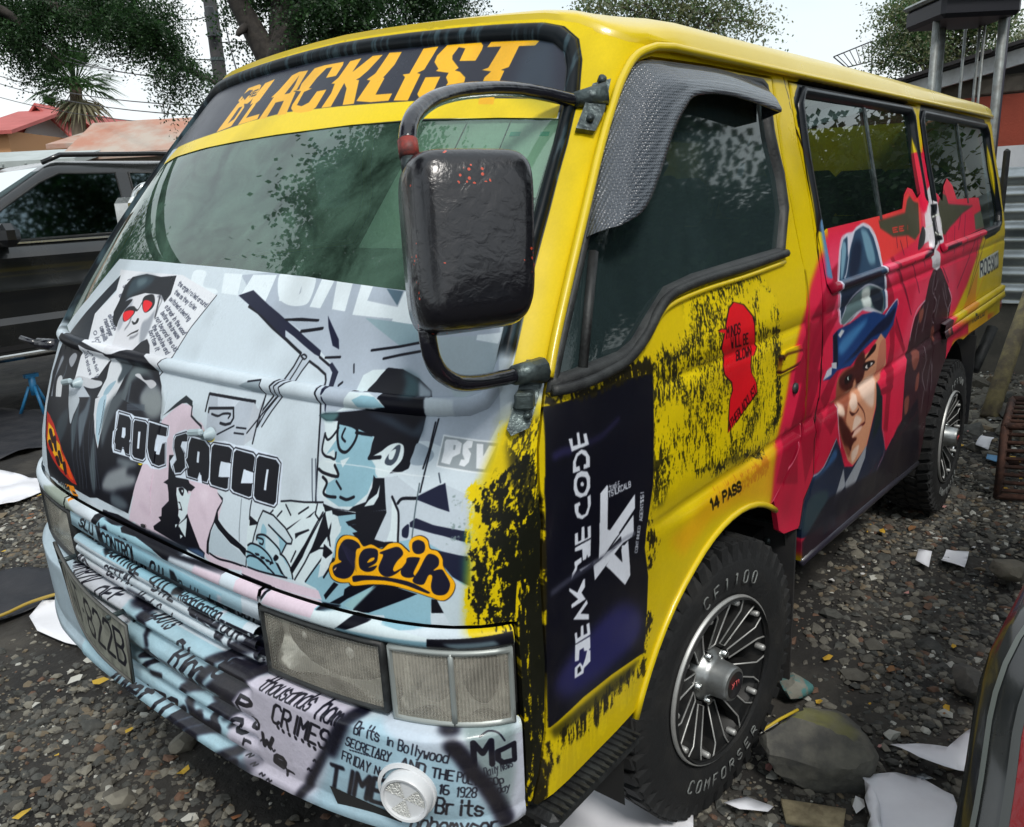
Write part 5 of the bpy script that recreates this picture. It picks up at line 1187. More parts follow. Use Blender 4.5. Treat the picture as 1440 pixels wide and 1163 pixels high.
["P",[16,17,28,255],1,0,[723,2123,747,2110,748,2082,728,2065,700,2078,689,2104,698,2124]],
["P",[226,232,244,255],0,0,[722,2107,732,2098,731,2090,722,2089,712,2095,712,2104]],
["T",[226,232,244,255],0,0,[883,1998,1033,1991,1030,2012,882,2020],5,"TSILKCALB"],
["T",[226,232,244,255],0,0,[891,2025,959,2017,955,2036,887,2043],3,"tropS-E"],
["T",[226,232,244,255],0,0,[1124,1901,1125,1939,1101,1944,1100,1904],5,"TS!"],
["T",[226,232,244,255],0,0,[1112,1829,1124,1921,1103,1923,1089,1835],6,"AGENTS!"],
["T",[226,232,244,255],0,0,[1072,1713,1098,1811,1079,1818,1054,1720],5,"CONTINUED"],
["P",[226,232,244,255],0,0,[661,1838,702,1841,701,1822,676,1819,672,1806,638,1783,643,1803,660,1816]],
["P",[226,232,244,255],0,0,[687,1800,770,1794,720,1791,695,1789]],
["P",[226,232,244,255],0,0,[623,1758,671,1721,710,1755,720,1752,718,1721,696,1710,721,1674,634,1677,632,1692,674,1694,623,1746]],
["P",[226,232,244,255],0,0,[641,1631,727,1669,733,1652,688,1633,738,1608,739,1586]],
["P",[226,232,244,255],0,0,[648,1575,662,1573,665,1548,685,1546,687,1584,703,1582,704,1542,727,1538,722,1576,741,1573,746,1523,652,1532]],
["P",[226,232,244,255],0,0,[650,1529,744,1517,745,1470,730,1467,705,1477,702,1492,676,1495,671,1457,646,1465]],
["P",[226,232,244,255],0,0,[722,1509,703,1510,703,1494,725,1494]],
["P",[226,232,244,255],0,0,[643,1399,645,1441,679,1445,695,1423,712,1444,726,1475,745,1460,744,1416,720,1412,703,1410,699,1391]],
["P",[16,17,28,255],0,0,[661,1408,662,1430,678,1432,686,1408]],
["P",[226,232,244,255],0,0,[819,1925,869,1882,949,1837,813,1792]],
["P",[226,232,244,255],0,0,[939,1793,967,1798,1024,1804,948,1784,780,1720,774,1780]],
["P",[226,232,244,255],0,0,[855,1746,906,1774,965,1715,962,1784,1009,1771,1021,1640,982,1616]],
["P",[16,17,28,255],0,0,[857,1798,958,1823,962,1800,893,1795]],
["L",[70,72,90,200],1,4,[524,1779,587,1785,687,1790,778,1788],10,0],
["L",[130,134,150,150],1,3,[779,1790,875,1791,967,1803,1053,1798],8,0],
["L",[70,20,20,255],0,1,[2431,2138,2452,2207,2504,2220,2704,2206,2747,2186,2734,2145,2581,2141,2436,2139],5,0],  # shade of the door handle recess drawn as a dark outline
["L",[40,10,14,255],0,0,[2431,2138,2740,2135],3,0],
["L",[110,24,40,255],1,1,[2644,2018,2676,2039,2707,2005,2681,1983,2644,2018],5,0],
["L",[120,100,6,255],0,1,[2882,2590,2863,2326,2865,2011,2852,1872,2855,1777],4,0],
["L",[26,12,8,255],0,0,[3025,3554,3175,3052,3095,2569,3089,2340,3090,2104,3038,1766,2970,1646,2996,1429,2856,1333,2821,1171],5,0],  # shade of the door gaps drawn into the paint as thin lines
["P",[20,8,12,255],0,0,[1861,1978,1868,2073,1877,2129,1906,2160,1896,2200,1826,2247,1813,2290,1825,2333,1804,2369,1823,2406,1840,2430,1778,2448,1815,2452,1849,2444,1865,2470,1910,2526,1964,2546,2071,2521,2153,2460,2168,2416,2170,2331,2187,2311,2155,2278,2123,2280,2114,2232,2124,2195,2178,2141,2191,2090]],
["P",[226,22,34,255],0,0,[1870,1979,1878,2074,1887,2131,1915,2162,1906,2201,1835,2248,1822,2291,1839,2327,1813,2365,1831,2401,1848,2426,1786,2443,1823,2448,1857,2440,1873,2465,1918,2522,1972,2542,2061,2519,2143,2458,2157,2414,2161,2329,2176,2309,2144,2277,2113,2278,2103,2237,2114,2201,2168,2147,2180,2096]],
["T",[40,6,14,255],0,0,[1862,2404,2000,2402,2009,2445,1868,2446],6,"MINDS"],
["T",[40,6,14,255],0,0,[1908,2352,2086,2344,2087,2388,1904,2397],6,"WILL BE"],
["T",[40,6,14,255],0,0,[1954,2289,2113,2282,2121,2323,1964,2329],6,"BLOWN"],
["T",[40,6,14,255],0,0,[1885,1981,2180,2089,2151,2137,1865,2023],7,"#THEBLACKLIST"],
["T",[24,20,14,255],0,0,[1674,1681,1757,1674,1745,1721,1660,1728],12,"14"],
["T",[24,20,14,255],0,0,[1798,1678,1991,1672,1978,1717,1792,1723],12,"PASS"],
["L",[226,120,140,255],1,0,[2745,1735,2718,1650,2572,1571,2386,1480],3,0],  # highlight on the door's rear edge drawn into the paint
["S",[34,30,12,255],0,8,[573,2421,1200,2444,1225,2384,573,2383],9,0.5,0.6,21]],
}
# ---------------------------------------------------------------- art images
OPSD=ART
def hF(img): pass
WS_R=[(0,1.862),(.14,1.859),(.30,1.853),(.45,1.846),(.60,1.839),(.71,1.833),(.765,1.822),(.812,1.795),(.838,1.755),(.862,1.69),(.874,1.60),(.877,1.49),(.877,1.40),(.880,1.30),(.880,1.262),(.872,1.222),(.856,1.198),(.826,1.187),(.75,1.184),(.6,1.185),(.4,1.186),(.2,1.186),(0,1.186)]
WS=WS_R+[(-u,z) for u,z in WS_R[::-1][1:-1]]
def area(p): return .5*sum(p[i-1][0]*p[i][1]-p[i][0]*p[i-1][1] for i in range(len(p)))
def inset(poly,d):
    """offset a loop inwards by d"""
    n=len(poly);s=1 if area(poly)>0 else -1;out=[]
    for i in range(n):
        a=np.array(poly[i-1]);p=np.array(poly[i]);b=np.array(poly[(i+1)%n])
        t1=(p-a)/max(np.hypot(*(p-a)),1e-9);t2=(b-p)/max(np.hypot(*(b-p)),1e-9)
        n1=np.array([-t1[1],t1[0]])*s;n2=np.array([-t2[1],t2[0]])*s;m=n1+n2;L=np.hypot(*m)
        m=m/L if L>.2 else n1
        out.append(tuple(p+m*d/max(m@n1,.5)))
    return out
def ry_hook(I):
    # yellow post paint outside the windscreen, black rubber round it (the wrap covers the rubber along the bottom)
    I_z=(np.arange(I.H)+.5)/I.ppm+I.z0;I_u=(np.arange(I.W)+.5)/I.ppm+I.x0
    Z,U=np.meshgrid(I_z,I_u,indexing='ij')
    def full(poly):
        x0,y0,m=I.cover([np.array([I.px(p) for p in poly])],1);F_=np.zeros((I.H,I.W),np.float32);F_[y0:y0+m.shape[0],x0:x0+m.shape[1]]=m;return F_
    wb=(vnoise(Z.shape,60,3)-.5)*.03;wc=(vnoise(Z.shape,30,6)-.5)*.02
    a=full(inset(WS,-.004));b_=full(inset(WS,.030))
    m=(1-a)*np.clip((Z-1.235+wb)/.03,0,1);m=np.maximum(m,np.clip((np.abs(U)-1.03)/.01,0,1))
    I.a+=(np.array([.85,.745,.03],np.float32)-I.a)*m[...,None]
    k=a*(1-b_)*np.clip((Z-np.where(U>0,1.262,1.20)+wc-.05*(.88-np.abs(U)))/.02,0,1)
    c_=np.array([.05,.08,.10],np.float32)+(np.array([.20,.27,.30],np.float32)-np.array([.05,.08,.10],np.float32))*np.clip((vnoise(Z.shape,24,9,.5)-.54)*5,0,1)[...,None]
    I.a+=(c_-I.a)*k[...,None]
imF=Img(-1.2,.25,2.4,1.65,1000,(200/255,213/255,222/255));paint(imF,OPSD['F'],{'RY':ry_hook})
imD=Img(.2,.25,4.35,1.65,640,(.85,.745,.03));paint(imD,OPSD['D'])
# fine grime and print grain in both
for I,sd_ in((imF,31),(imD,32)):
    n=vnoise(I.a.shape[:2],140,sd_);n2=vnoise(I.a.shape[:2],3,sd_+5)
    I.a*=(1-.10*np.clip((n-.5)*3,0,1)-.05*(n2-.5))[...,None]
gF=image_of('front_artwork',imF);gD=image_of('flank_artwork',imD)
M={}
M['front']=art_mat('front_wrap',gF,.32,.0,spec=.16)
M['flank']=art_mat('flank_paint',gD,.26,.10,dirt=.3,spec=.20)
M['bumper']=art_mat('bumper_paint',gF,.38,.25,300,.10,.5,lump=.55)
M['wrapglass']=art_mat('glass_vinyl',gF,.24,.0,spec=.35)
M['yellow']=mat('yellow_paint',(.68,.51,.006),.26,coat=.3,noise=(3,.35,(.60,.44,.02)),bump=(400,.03))
M['black']=mat('black_rubber',(.012,.013,.014),.5,noise=(20,.6,(.04,.045,.045)),bump=(120,.15))
M['gloss']=mat('black_gloss',(.008,.008,.014),.18,coat=.6,bump=(22,.5,6))
M['dark']=mat('dark_inner',(.012,.012,.012),.8)
M['hub']=mat('hub_metal',(.42,.44,.44),.30,metal=.85,noise=(30,.5,(.18,.18,.17)))
M['chrome']=mat('chrome',(.75,.77,.76),.12,metal=1,noise=(15,.4,(.4,.4,.38)))
M['steel']=mat('bracket_steel',(.10,.13,.13),.35,metal=.6,noise=(30,.7,(.02,.025,.03)),bump=(60,.4))
M['ws']=glass_mat('windscreen_glass',(.50,.66,.57),(.13,.24,.18),.34,.012,.24,7,1.85)  # mottled green film paints hazy, dappled tree reflections into the glass
M['sidegl']=glass_mat('door_glass_film',(.12,.17,.18),(.030,.050,.053),.68,.03,.16,2.5)
M['rowgl']=glass_mat('row_glass',(.20,.28,.27),(.03,.05,.045),.20,.01,.1,3)
M['lens']=glass_mat('lamp_lens',(1,.98,.93),(.84,.79,.67),.22,.08,.14,7)  # pale mottled film stands in for glare and bright reflections in the lamp
M['seat']=mat('seat_cloth',(.05,.045,.06),.9,noise=(8,.6,(.16,.03,.03)))
M['paper']=mat('paper_sheet',(.80,.84,.78),.7,noise=(6,.5,(.52,.62,.58)))
VAN=empty('minivan',(0,0,0),'yellow minivan wrapped with hatted men, ROG SACCO lettering and black splatter','van')
def pip(P,poly):
    x,y=P[:,0],P[:,1];c=np.zeros(len(P),bool);n=len(poly)
    for i in range(n):
        ax,ay=poly[i-1];bx,by=poly[i]
        if ay==by: continue
        c^=((ay>y)!=(by>y))&(x<(bx-ax)*(y-ay)/(by-ay)+ax)
    return c
def dens(poly,step):
    out=[]
    for i in range(len(poly)):
        a=np.array(poly[i]);b=np.array(poly[(i+1)%len(poly)]);n=max(1,int(np.ceil(np.hypot(*(b-a))/step)))
        for k in range(n): out.append(tuple(a+(b-a)*k/n))
    return out
def uvof(U,z,img):
    if img=='F': return (U+1.2)/2.4,(z-.25)/1.65
    x=np.abs(U)-UC+xc(z)
    return (x-.2)/4.35,(z-.25)/1.65
def skin(name,outer,holes,mats,parent,off=0.0,step=.05,thick=.014,img='F',rows=(),split=None,edge=.0035,sgn=1,offf=None):
    """trimmed piece of the body surface with rolled edges; sgn=-1 mirrors to the far side"""
    outer=dens(outer,step);holes=[dens(h,step) for h in holes]
    pts=[];edges=[]
    def loop(L):
        o=len(pts);pts.extend(L);edges.extend([(o+i,o+(i+1)%len(L)) for i in range(len(L))])
    loop(outer)
    for h in holes: loop(h)
    nb=len(pts)
    A=np.array(outer);xs=np.arange(A[:,0].min(),A[:,0].max(),step);zs=list(np.arange(A[:,1].min(),A[:,1].max(),step))+list(rows)
    G=np.array([(x,z) for x in xs for z in zs]) if len(xs) else np.zeros((0,2))
    ok=pip(G,outer)
    for h in holes: ok&=~pip(G,h)
    G=G[ok]
    B=np.array(pts)
    if len(G):
        d=np.array([np.min(np.hypot(B[:,0]-g[0],B[:,1]-g[1])) for g in G]);G=G[d>min(step*.3,.012)]
    if edge:
        il=inset(outer,edge*2)
        il=[q for q in il if pip(np.array([q]),outer)[0]]
        G=np.concatenate([G,np.array(il)]) if len(G) else np.array(il)
    P=[Vector(p) for p in pts]+[Vector(g) for g in G]
    V,_,Fc,ov,_,_=delaunay_2d_cdt(P,edges,[],0,1e-6)
    V=np.array([tuple(v) for v in V]);T=np.array([f for f in Fc if len(f)==3],int)
    c=V[T].mean(1);k=pip(c,outer)
    for h in holes: k&=~pip(c,h)
    T=T[k]
    bset=np.array([any(i<nb for i in o) for o in ov])
    offs=np.full(len(V),float(off))
    if offf is not None: offs=offs+offf(V)
    if edge: offs[bset]-=edge
    U=V[:,0]*sgn;z=V[:,1]
    X=S(U,z,offs)
    e=1e-3;Nn=np.cross(S(U+e,z)-S(U-e,z),S(U,z+e)-S(U,z-e));Nn/=np.linalg.norm(Nn,axis=1,keepdims=True)
    # orientation
    t0=X[T];fn=np.cross(t0[:,1]-t0[:,0],t0[:,2]-t0[:,0]);fl=(fn*Nn[T[:,0]]).sum(1)<0
    T[fl]=T[fl][:,::-1]
    uu,vv=uvof(U,z,img);uv=np.stack([uu,vv],1)
    mi=np.zeros(len(T),int)
    if split is not None:
        cu=np.abs(V[T].mean(1)[:,0]);mi=(cu>split).astype(int)
        # material 1 uses flank coordinates: duplicate vertices
    mb_v=[tuple(p) for p in X];mb_uv=[tuple(p) for p in uv];faces=[tuple(t) for t in T];nor=[tuple(n) for n in Nn]
    if split is not None:
        dup={};u2,v2=uvof(U,z,'D')
        for k_,t in enumerate(faces):
            if mi[k_]:
                nt_=[]
                for i in t:
                    if i not in dup:
                        dup[i]=len(mb_v);mb_v.append(mb_v[i]);mb_uv.append((u2[i],v2[i]));nor.append(nor[i])
                    nt_.append(dup[i])
                faces[k_]=tuple(nt_)
    # rim
    cnt={}
    for t in T:
        for a,b in ((t[0],t[1]),(t[1],t[2]),(t[2],t[0])): cnt[(a,b)]=cnt.get((a,b),0)+1
    bd=[e_ for e_ in cnt if (e_[1],e_[0]) not in cnt]
    mi=list(mi);sm=[True]*len(faces)
    if thick and bd:
        Y=X-Nn*thick;m1={}
        for a,b in bd:
            q=[]
            for i,src in ((b,X),(a,X),(a,Y),(b,Y)):
                mb_v.append(tuple(src[i]));mb_uv.append(tuple(uv[i]) if split is None or abs(U[i])<=split else (float((abs(U[i])-UC+xc(z[i])-.2)/4.35),float(uv[i][1])));q.append(len(mb_v)-1)
            d1=X[b]-X[a];nn=np.cross(d1,-Nn[a]);nn/=max(np.linalg.norm(nn),1e-9)
            nor.extend([tuple(-nn)]*4)
            faces.append((q[0],q[1],q[2],q[3]));mi.append(1 if split is not None and abs(U[a])>split else 0);sm.append(False)
    me=bpy.data.meshes.new(name);me.from_pydata(mb_v,[],faces)
    for m in (mats if isinstance(mats,(list,tuple)) else [mats]): me.materials.append(m)
    me.polygons.foreach_set('material_index',mi);me.polygons.foreach_set('use_smooth',[True]*len(faces))
    ul=me.uv_layers.new(name='art');li=np.empty(len(me.loops),np.int32);me.loops.foreach_get('vertex_index',li)
    ul.data.foreach_set('uv',np.array(mb_uv,np.float32)[li].ravel())
    try: me.normals_split_custom_set_from_vertices(nor)
    except Exception as ex: pass
    return link(bpy.data.objects.new(name,me),parent)
def sx(l): return [(float(Uside(x,z)),z) for x,z in l]
def ring(name,loop,prof,mats,parent,img='F',sgn=1,step=.03,uvconst=None):
    """seal swept along a closed loop on the skin; prof=[(inward distance, offset)]"""
    L=dens(loop,step);loops=[inset(L,d) for d,_ in prof];n=len(L);V=[];uv=[]
    for lp,(d,o) in zip(loops,prof):
        A=np.array(lp);X=S(A[:,0]*sgn,A[:,1],np.full(n,o));u_,v_=uvof(A[:,0]*sgn,A[:,1],img)
        V+= [tuple(p) for p in X];uv+= [(float(a),float(b)) for a,b in zip(u_,v_)]
    F=[];s_=1 if area(L)>0 else -1
    for j in range(len(prof)-1):
        for i in range(n):
            q=(j*n+i,j*n+(i+1)%n,(j+1)*n+(i+1)%n,(j+1)*n+i)
            F.append(q if s_*sgn>0 else q[::-1])
    b=MB();b.add(V,F,0,uv);return b.build(name,mats,parent)
def strip(name,U0,U1,prof,mats,parent,nu=60,img='F',us=None,smooth=True,uvo=None):
    """rows of (z,off) or functions of U between U0 and U1"""
    us=np.array(us) if us is not None else np.linspace(U0,U1,nu);V=[];uv=[];F=[]
    for u in us:
        pr=prof(u) if callable(prof) else prof
        A=np.array(pr,float);X=S(np.full(len(A),u),A[:,0],A[:,1]);a,b=uvof(np.full(len(A),u),A[:,0]+(0 if uvo is None else (uvo-A[:,1])*.60),img)
        V+= [tuple(p) for p in X];uv+= [(float(i),float(j)) for i,j in zip(a,b)]
    m=len(V)//len(us)
    for i in range(len(us)-1):
        for j in range(m-1):
            F.append((i*m+j,i*m+j+1,(i+1)*m+j+1,(i+1)*m+j))
    b=MB();b.add(V,F,0,uv,smooth=smooth);return b.build(name,mats,parent)
# ---- outlines
gapU=[(.976,.50),(.993,.554),(1.012,.64),(1.020,.767),(1.016,.875),(.996,1.013),(.972,1.087),(.960,1.13),(.955,1.17),(.950,1.21)]
apil=[(.948,1.29),(.95,1.39),(.951,1.52),(.950,1.656),(.953,1.715),(.970,1.752),(1.04,1.770),(1.30,1.776)]
drear=[(1.44,1.777),(1.44,1.29),(1.425,1.17),(1.43,1.0),(1.41,.894),(1.385,.862),(1.30,.79),(1.213,.735)]
FAX,RAX=.962,3.325
farch=[(FAX+.45*math.cos(a),.335+.45*math.sin(a)) for a in np.linspace(R_(62),R_(158),14)]
farch_r=[(FAX+.45*math.cos(a),.335+.45*math.sin(a)) for a in np.linspace(R_(56),R_(17),6)]
rarch=[(RAX+.455*math.cos(a),.345+.455*math.sin(a)) for a in np.linspace(R_(165),R_(72),14)]
slf=[(1.455,.465),(1.432,.575),(1.449,.657),(1.505,.715),(1.508,.80),(1.508,.885),(1.54,1.05),(1.545,1.17),(1.55,1.284),(1.556,1.526),(1.545,1.776)]
shell_r=[(0,.866),(.3,.866),(.6,.866),(.945,.866),(.962,.862),(.966,.80),(.968,.60),(.966,.50)]+gapU+apil+sx(drear)+sx([(1.238,.690),(1.262,.635),(1.30,.612),(1.40,.590)]+slf[1:])+sx([(2.865,1.778),(2.865,1.3),(2.862,.9),(2.862,.55)]+rarch[2:]+[(3.60,.783),(4.40,.772)])
RU=float(Uside(XR,1.2))
shell_r+= [(float(Uside(XR-.004,.772)),.772),(float(Uside(XR-.004,1.3)),1.3),(float(Uside(XR-.004,1.797)),1.797)]
top_r=[(float(Uside(x,1.797)),1.797) for x in (4.2,3.8,3.4,3.0,2.6,2.2,1.8,1.5,1.2)]+[(.99,1.797),(.94,1.80),(.88,1.812),(.80,1.838),(.71,1.852),(.60,1.857),(.45,1.864),(.30,1.871),(.14,1.877),(0,1.880)]
# one side at a time so that the far flank can be plain
wsh=[p for p in WS_R]
half_hole_r=[(0,1.852)]+[p for p in inset(WS,.012)[1:len(WS_R)-1]]+[(0,1.196)]
body=shell_r+top_r
# cut the windscreen out of the half outline: walk down the centre line around it
outer_r=[p for p in body[:-1]]+[(0,1.880)]+half_hole_r
rw=sx([(2.91,1.72),(2.935,1.742),(4.19,1.732),(4.235,1.70),(4.26,1.31),(4.235,1.265),(4.18,1.245),(2.96,1.235),(2.93,1.26)])
sw=sx([(1.607,1.72),(1.635,1.746),(2.735,1.746),(2.765,1.72),(2.775,1.27),(2.75,1.235),(1.63,1.232),(1.60,1.262)])
def shell_side(sgn,name,holes):
    return skin(name,outer_r,holes,[M['front'],M['flank']],VAN,0,.05,.014,'F',rows=(.872,.880,.888,.896,.905,1.155,1.162,1.169),split=1.03,sgn=sgn,edge=.003)
shell_side(1,'body_shell',[inset(rw,-.0)])
far=[(0,.866),(.945,.866),(.966,.50)]+sx([(.45,.495)])+sx(farch[::-1])+sx(farch_r)+sx([(1.40,.468),(2.86,.40)]+rarch+[(3.60,.783)])+[(float(Uside(XR-.004,.772)),.772),(float(Uside(XR-.004,1.3)),1.3),(float(Uside(XR-.004,1.797)),1.797)]+top_r[:-1]+[(0,1.880)]+half_hole_r
dw=sx([(1.352,1.735),(1.275,1.350)])
dglass=[(.973,1.235),(1.05,1.24),(1.15,1.243),(1.195,1.255),(1.235,1.29),(1.29,1.333),(1.40,1.345),(1.60,1.352),(1.855,1.36),(1.852,1.45),(1.80,1.53),(1.70,1.63),(1.645,1.70),(1.61,1.735),(1.58,1.745),(1.20,1.740),(1.06,1.736),(1.0,1.725),(.985,1.69),(.980,1.6),(.980,1.4),(.973,1.26)]
skin('body_shell',far,[sw,rw,dglass],[M['front'],M['yellow']],VAN,0,.07,.014,'F',split=1.03,sgn=-1,edge=.003)['label']='far side of the body shell'
for h_,m_w in ((sw,'rowgl'),(rw,'rowgl'),(dglass,'sidegl')): skin('side_window',h_,[],M[m_w],VAN,-.006,.10,0,'F',sgn=-1,edge=0)
# dark shell added behind the skin to block light in gaps, doubles as cabin walls
lin=[(0,.5),(.94,.5)]+sx([(.45,.50),(.5,.60),(.72,.86),(1.25,.84),(1.42,.5),(2.86,.45),(3.0,.85),(3.65,.85),(4.4,.78),(XR-.05,.79),(XR-.05,1.79)])+[(.9,1.79),(.6,1.83),(0,1.86)]+[(0,1.84)]+[(u*.965,z) for u,z in half_hole_r[1:-1]]+[(0,1.20)]
for s_ in (1,-1): skin('inner_dark_shell',lin,[inset(sw,-.012),inset(rw,-.012),inset(dglass,-.006)],M['dark'],VAN,-.032,.10,0,'F',sgn=s_,edge=0)
# ---- front door
FD=VAN
door=skin('front_door',[(u+.005,z) for u,z in gapU]+[(u+.006,z-.006) for u,z in apil[:-1]]+[(1.30,1.770)]+sx([(1.433,1.770)]+[(x-.006,z) for x,z in drear[1:]]+farch+[(.47,.498)])+[(.99,.493)],[dglass],M['flank'],VAN,.001,.045,.016,'D',rows=(.872,.880,.888,.896,.905,1.155,1.162,1.169))
ring('door_window_seal',inset(dglass,-.020),[(0,.003),(.004,.010),(.014,.011),(.022,.004),(.026,-.008)],M['black'],door,'D')
skin('door_window',inset(dglass,.001),[],M['sidegl'],door,-.006,.07,0,'D',edge=0)
# belt moulding: thick black strip following the stepped sill of the window
belt=[(.962,1.215),(1.02,1.216),(1.10,1.222),(1.17,1.232),(1.225,1.262),(1.26,1.298),(1.31,1.322),(1.45,1.333),(1.65,1.338),(1.885,1.348)]
b=MB();b.tube([S(u,z,.008) for u,z in cr(belt,False)],.010,8);b.build('belt_moulding',M['black'],door)
b=MB();b.tube([S(u,z-.02,.004) for u,z in cr(belt[4:],False)],.006,6);b.build('door_ridge',M['yellow'],door)
# quarter light divider
b=MB();b.tube([S(1.035,1.24,-.002),S(1.005,1.42,-.002)],.009,6);b.build('quarter_divider',M['black'],door)
# wind deflector
vo=[(.966,1.440),(.962,1.519),(.955,1.630),(.955,1.700),(.972,1.744),(1.02,1.758),(1.10,1.762),(1.349,1.766),(1.56,1.752)]
vi=[(1.004,1.443),(1.060,1.468),(1.090,1.50),(1.112,1.553),(1.125,1.610),(1.150,1.655),(1.19,1.682),(1.351,1.690),(1.63,1.668)]
def visor():
    o=cr(vo,False);i=cr(vi,False);n=len(o);V=[];F=[];uv=[]
    for j,(t,of) in enumerate([(0,.004),(.08,.016),(.3,.030),(.6,.046),(.92,.056),(1,.054),(1,.050)]):
        for k in range(n):
            e=min(1,k/4)*.75+.25
            u=o[k][0]*(1-t)+i[k][0]*t;z=o[k][1]*(1-t)+i[k][1]*t
            V.append(S(u,z,of));uv.append((k/n*3,t*.6))
    for j in range(6):
        for k in range(n-1): F.append((j*n+k,(j+1)*n+k,(j+1)*n+k+1,j*n+k+1))
    # end cap at the rear
    b=MB();b.add(V,F,0,uv)
    e0=[V[j*n+n-1] for j in range(6)];bot=[S(1.60+.04*j/5,1.745-.08*j/5,.0) for j in range(6)]
    b.add(e0+bot,[(j,j+1,j+7,j+6) for j in range(5)]);return b
mv=mat('ribbed_smoke_plastic',(.045,.055,.07),.2,coat=.6);t_=mv.node_tree
vz=N(t_,'ShaderNodeTexVoronoi');vz.inputs['Scale'].default_value=170;vc=N(t_,'ShaderNodeTexCoord');bz=N(t_,'ShaderNodeBump');bz.inputs['Strength'].default_value=.85;bz.inputs['Distance'].default_value=.004
t_.links.new(vc.outputs['Object'],vz.inputs['Vector']);vz.inputs['Randomness'].default_value=.12;t_.links.new(vz.outputs['Distance'],bz.inputs['Height']);t_.links.new(bz.outputs[0],t_.nodes['Principled BSDF'].inputs['Normal'])
visor().build('wind_deflector',mv,door)
# door handle
def pnt(x,z,o): return S(float(Uside(x,z)),z,o)
skin('door_handle',sx([(1.22,1.062),(1.226,1.105),(1.25,1.118),(1.36,1.115),(1.372,1.09),(1.33,1.062)]),[],M['flank'],door,.012,.03,.02,'D',edge=.004)
b=MB();b.tube([pnt(1.33,1.006,-.002),pnt(1.33,1.006,.008)],.014,14);b.build('door_lock',M['steel'],door)
# ---- sliding door
sd_out=sx([(x+.005,z) for x,z in slf[:-1]]+[(1.551,1.770),(2.859,1.770),(2.859,1.3),(2.856,.9),(2.856,.56),(2.878,.50),(2.875,.40),(2.86,.358),(2.4,.40),(1.9,.437),(1.6,.458)])
sdoor=skin('sliding_door',sd_out,[sw],M['flank'],VAN,.001,.06,.016,'D',rows=(.872,.880,.888,.896,.905,1.155,1.162,1.169))
ring('window_seal',inset(sw,-.020),[(0,.002),(.006,.011),(.018,.012),(.026,.005),(.030,-.006)],M['flank'],sdoor,'D')
ring('window_seal',inset(rw,-.020),[(0,.002),(.006,.011),(.018,.012),(.026,.005),(.030,-.006)],M['flank'],VAN,'D')
skin('door_window',sw,[],M['rowgl'],sdoor,-.006,.10,0,'D',edge=0)
skin('side_window',rw,[],M['rowgl'],VAN,-.006,.10,0,'D',edge=0)
# sliding pane bars
for X_,pa in ((2.18,sdoor),(3.55,VAN)):
    b=MB();b.box(pnt(X_,1.56,-.002),(.022,.006,.36),rx=-R_(12));b.build('pane_rail',M['steel'],pa)
# vinyl on the lower part of the side glass
vin1=sx([(1.60,1.262),(1.60,1.375),(1.65,1.388),(1.88,1.392),(2.20,1.398),(2.45,1.408),(2.50,1.455),(2.56,1.478),(2.62,1.47),(2.67,1.436),(2.73,1.452),(2.77,1.455),(2.772,1.27),(2.745,1.236),(1.63,1.234)])
vin2=sx([(2.93,1.262),(2.925,1.46),(3.0,1.44),(3.06,1.41),(3.12,1.47),(3.20,1.50),(3.28,1.47),(3.33,1.41),(3.70,1.405),(3.80,1.40),(3.84,1.26),(2.96,1.237)])
skin('window_vinyl',vin1,[],M['flank'],sdoor,-.003,.08,0,'D',edge=0);skin('window_vinyl',vin2,[],M['flank'],VAN,-.003,.08,0,'D',edge=0)
# slide rail of the rear quarter
def railpt(x,z,o): return pnt(x,z,o)
b=MB()
for i in range(len(rx_:=np.linspace(2.98,4.40,16))-1):
    a,c=rx_[i],rx_[i+1]
    V=[];
    for x in (a,c): V+= [pnt(x,z,o) for z,o in ((.925,.002),(.918,.022),(.895,.024),(.886,.010),(.878,.024),(.862,.020),(.856,.0))]
    b.add(V,[(k,k+1,k+8,k+7) for k in range(6)],0,[tuple(map(float,( ( (abs(float(Uside(x,z)))-UC+float(xc(z))) -.2)/4.35,(z-.25)/1.65))) for x in (a,c) for z in (.925,.918,.895,.886,.878,.862,.856)])
b.build('slide_rail',M['flank'],VAN)
# ---- windscreen
wsi=inset(WS,.023)
ws=skin('windscreen',wsi,[],M['ws'],VAN,-.004,.06,0,'F',edge=0)
ring('windscreen_seal',WS,[(-.002,-.002),(.003,.008),(.010,.013),(.020,.012),(.026,.006),(.029,-.006)],M['front'],VAN,'F')
bot=[(-.74,1.60),(-.70,1.620),(-.60,1.636),(-.4,1.650),(-.238,1.657),(-.05,1.663),(.25,1.667),(.51,1.662),(.70,1.656),(.848,1.648)]
wi=wsi[:len(WS_R)]
ban=bot[2:]+[p for p in wsi[:len(WS_R)] if p[1]>1.66][::-1]+[p for p in wsi[len(WS_R):][::-1] if p[1]>1.62]
topc=[p for p in wsi if p[1]>1.655]
topc=sorted([p for p in topc if p[0]>=0],key=lambda p:(-p[1] if False else -p[0]*1.0))  # placeholder order, rebuilt below
R1=[p for p in wsi[:len(WS_R)] if p[1]>1.655];L1=[(-u,z) for u,z in R1 if z>1.62]
ban=bot[1:]+R1[::-1]+[p for p in L1[1:]]
skin('windscreen_banner',ban,[],M['wrapglass'],ws,-.002,.06,0,'F',edge=0)
R2=[p for p in wsi[:len(WS_R)] if p[1]<1.33]
wrap=[(-.535,1.392),(-.3,1.394),(.075,1.390),(.35,1.383),(.626,1.368),(.848,1.342)]+R2+[(-u,z) for u,z in R2[::-1][1:] if u<.72]+[(-.73,1.222),(-.62,1.30)]
skin('windscreen_wrap',wrap,[],M['wrapglass'],ws,-.002,.06,0,'F',edge=0)
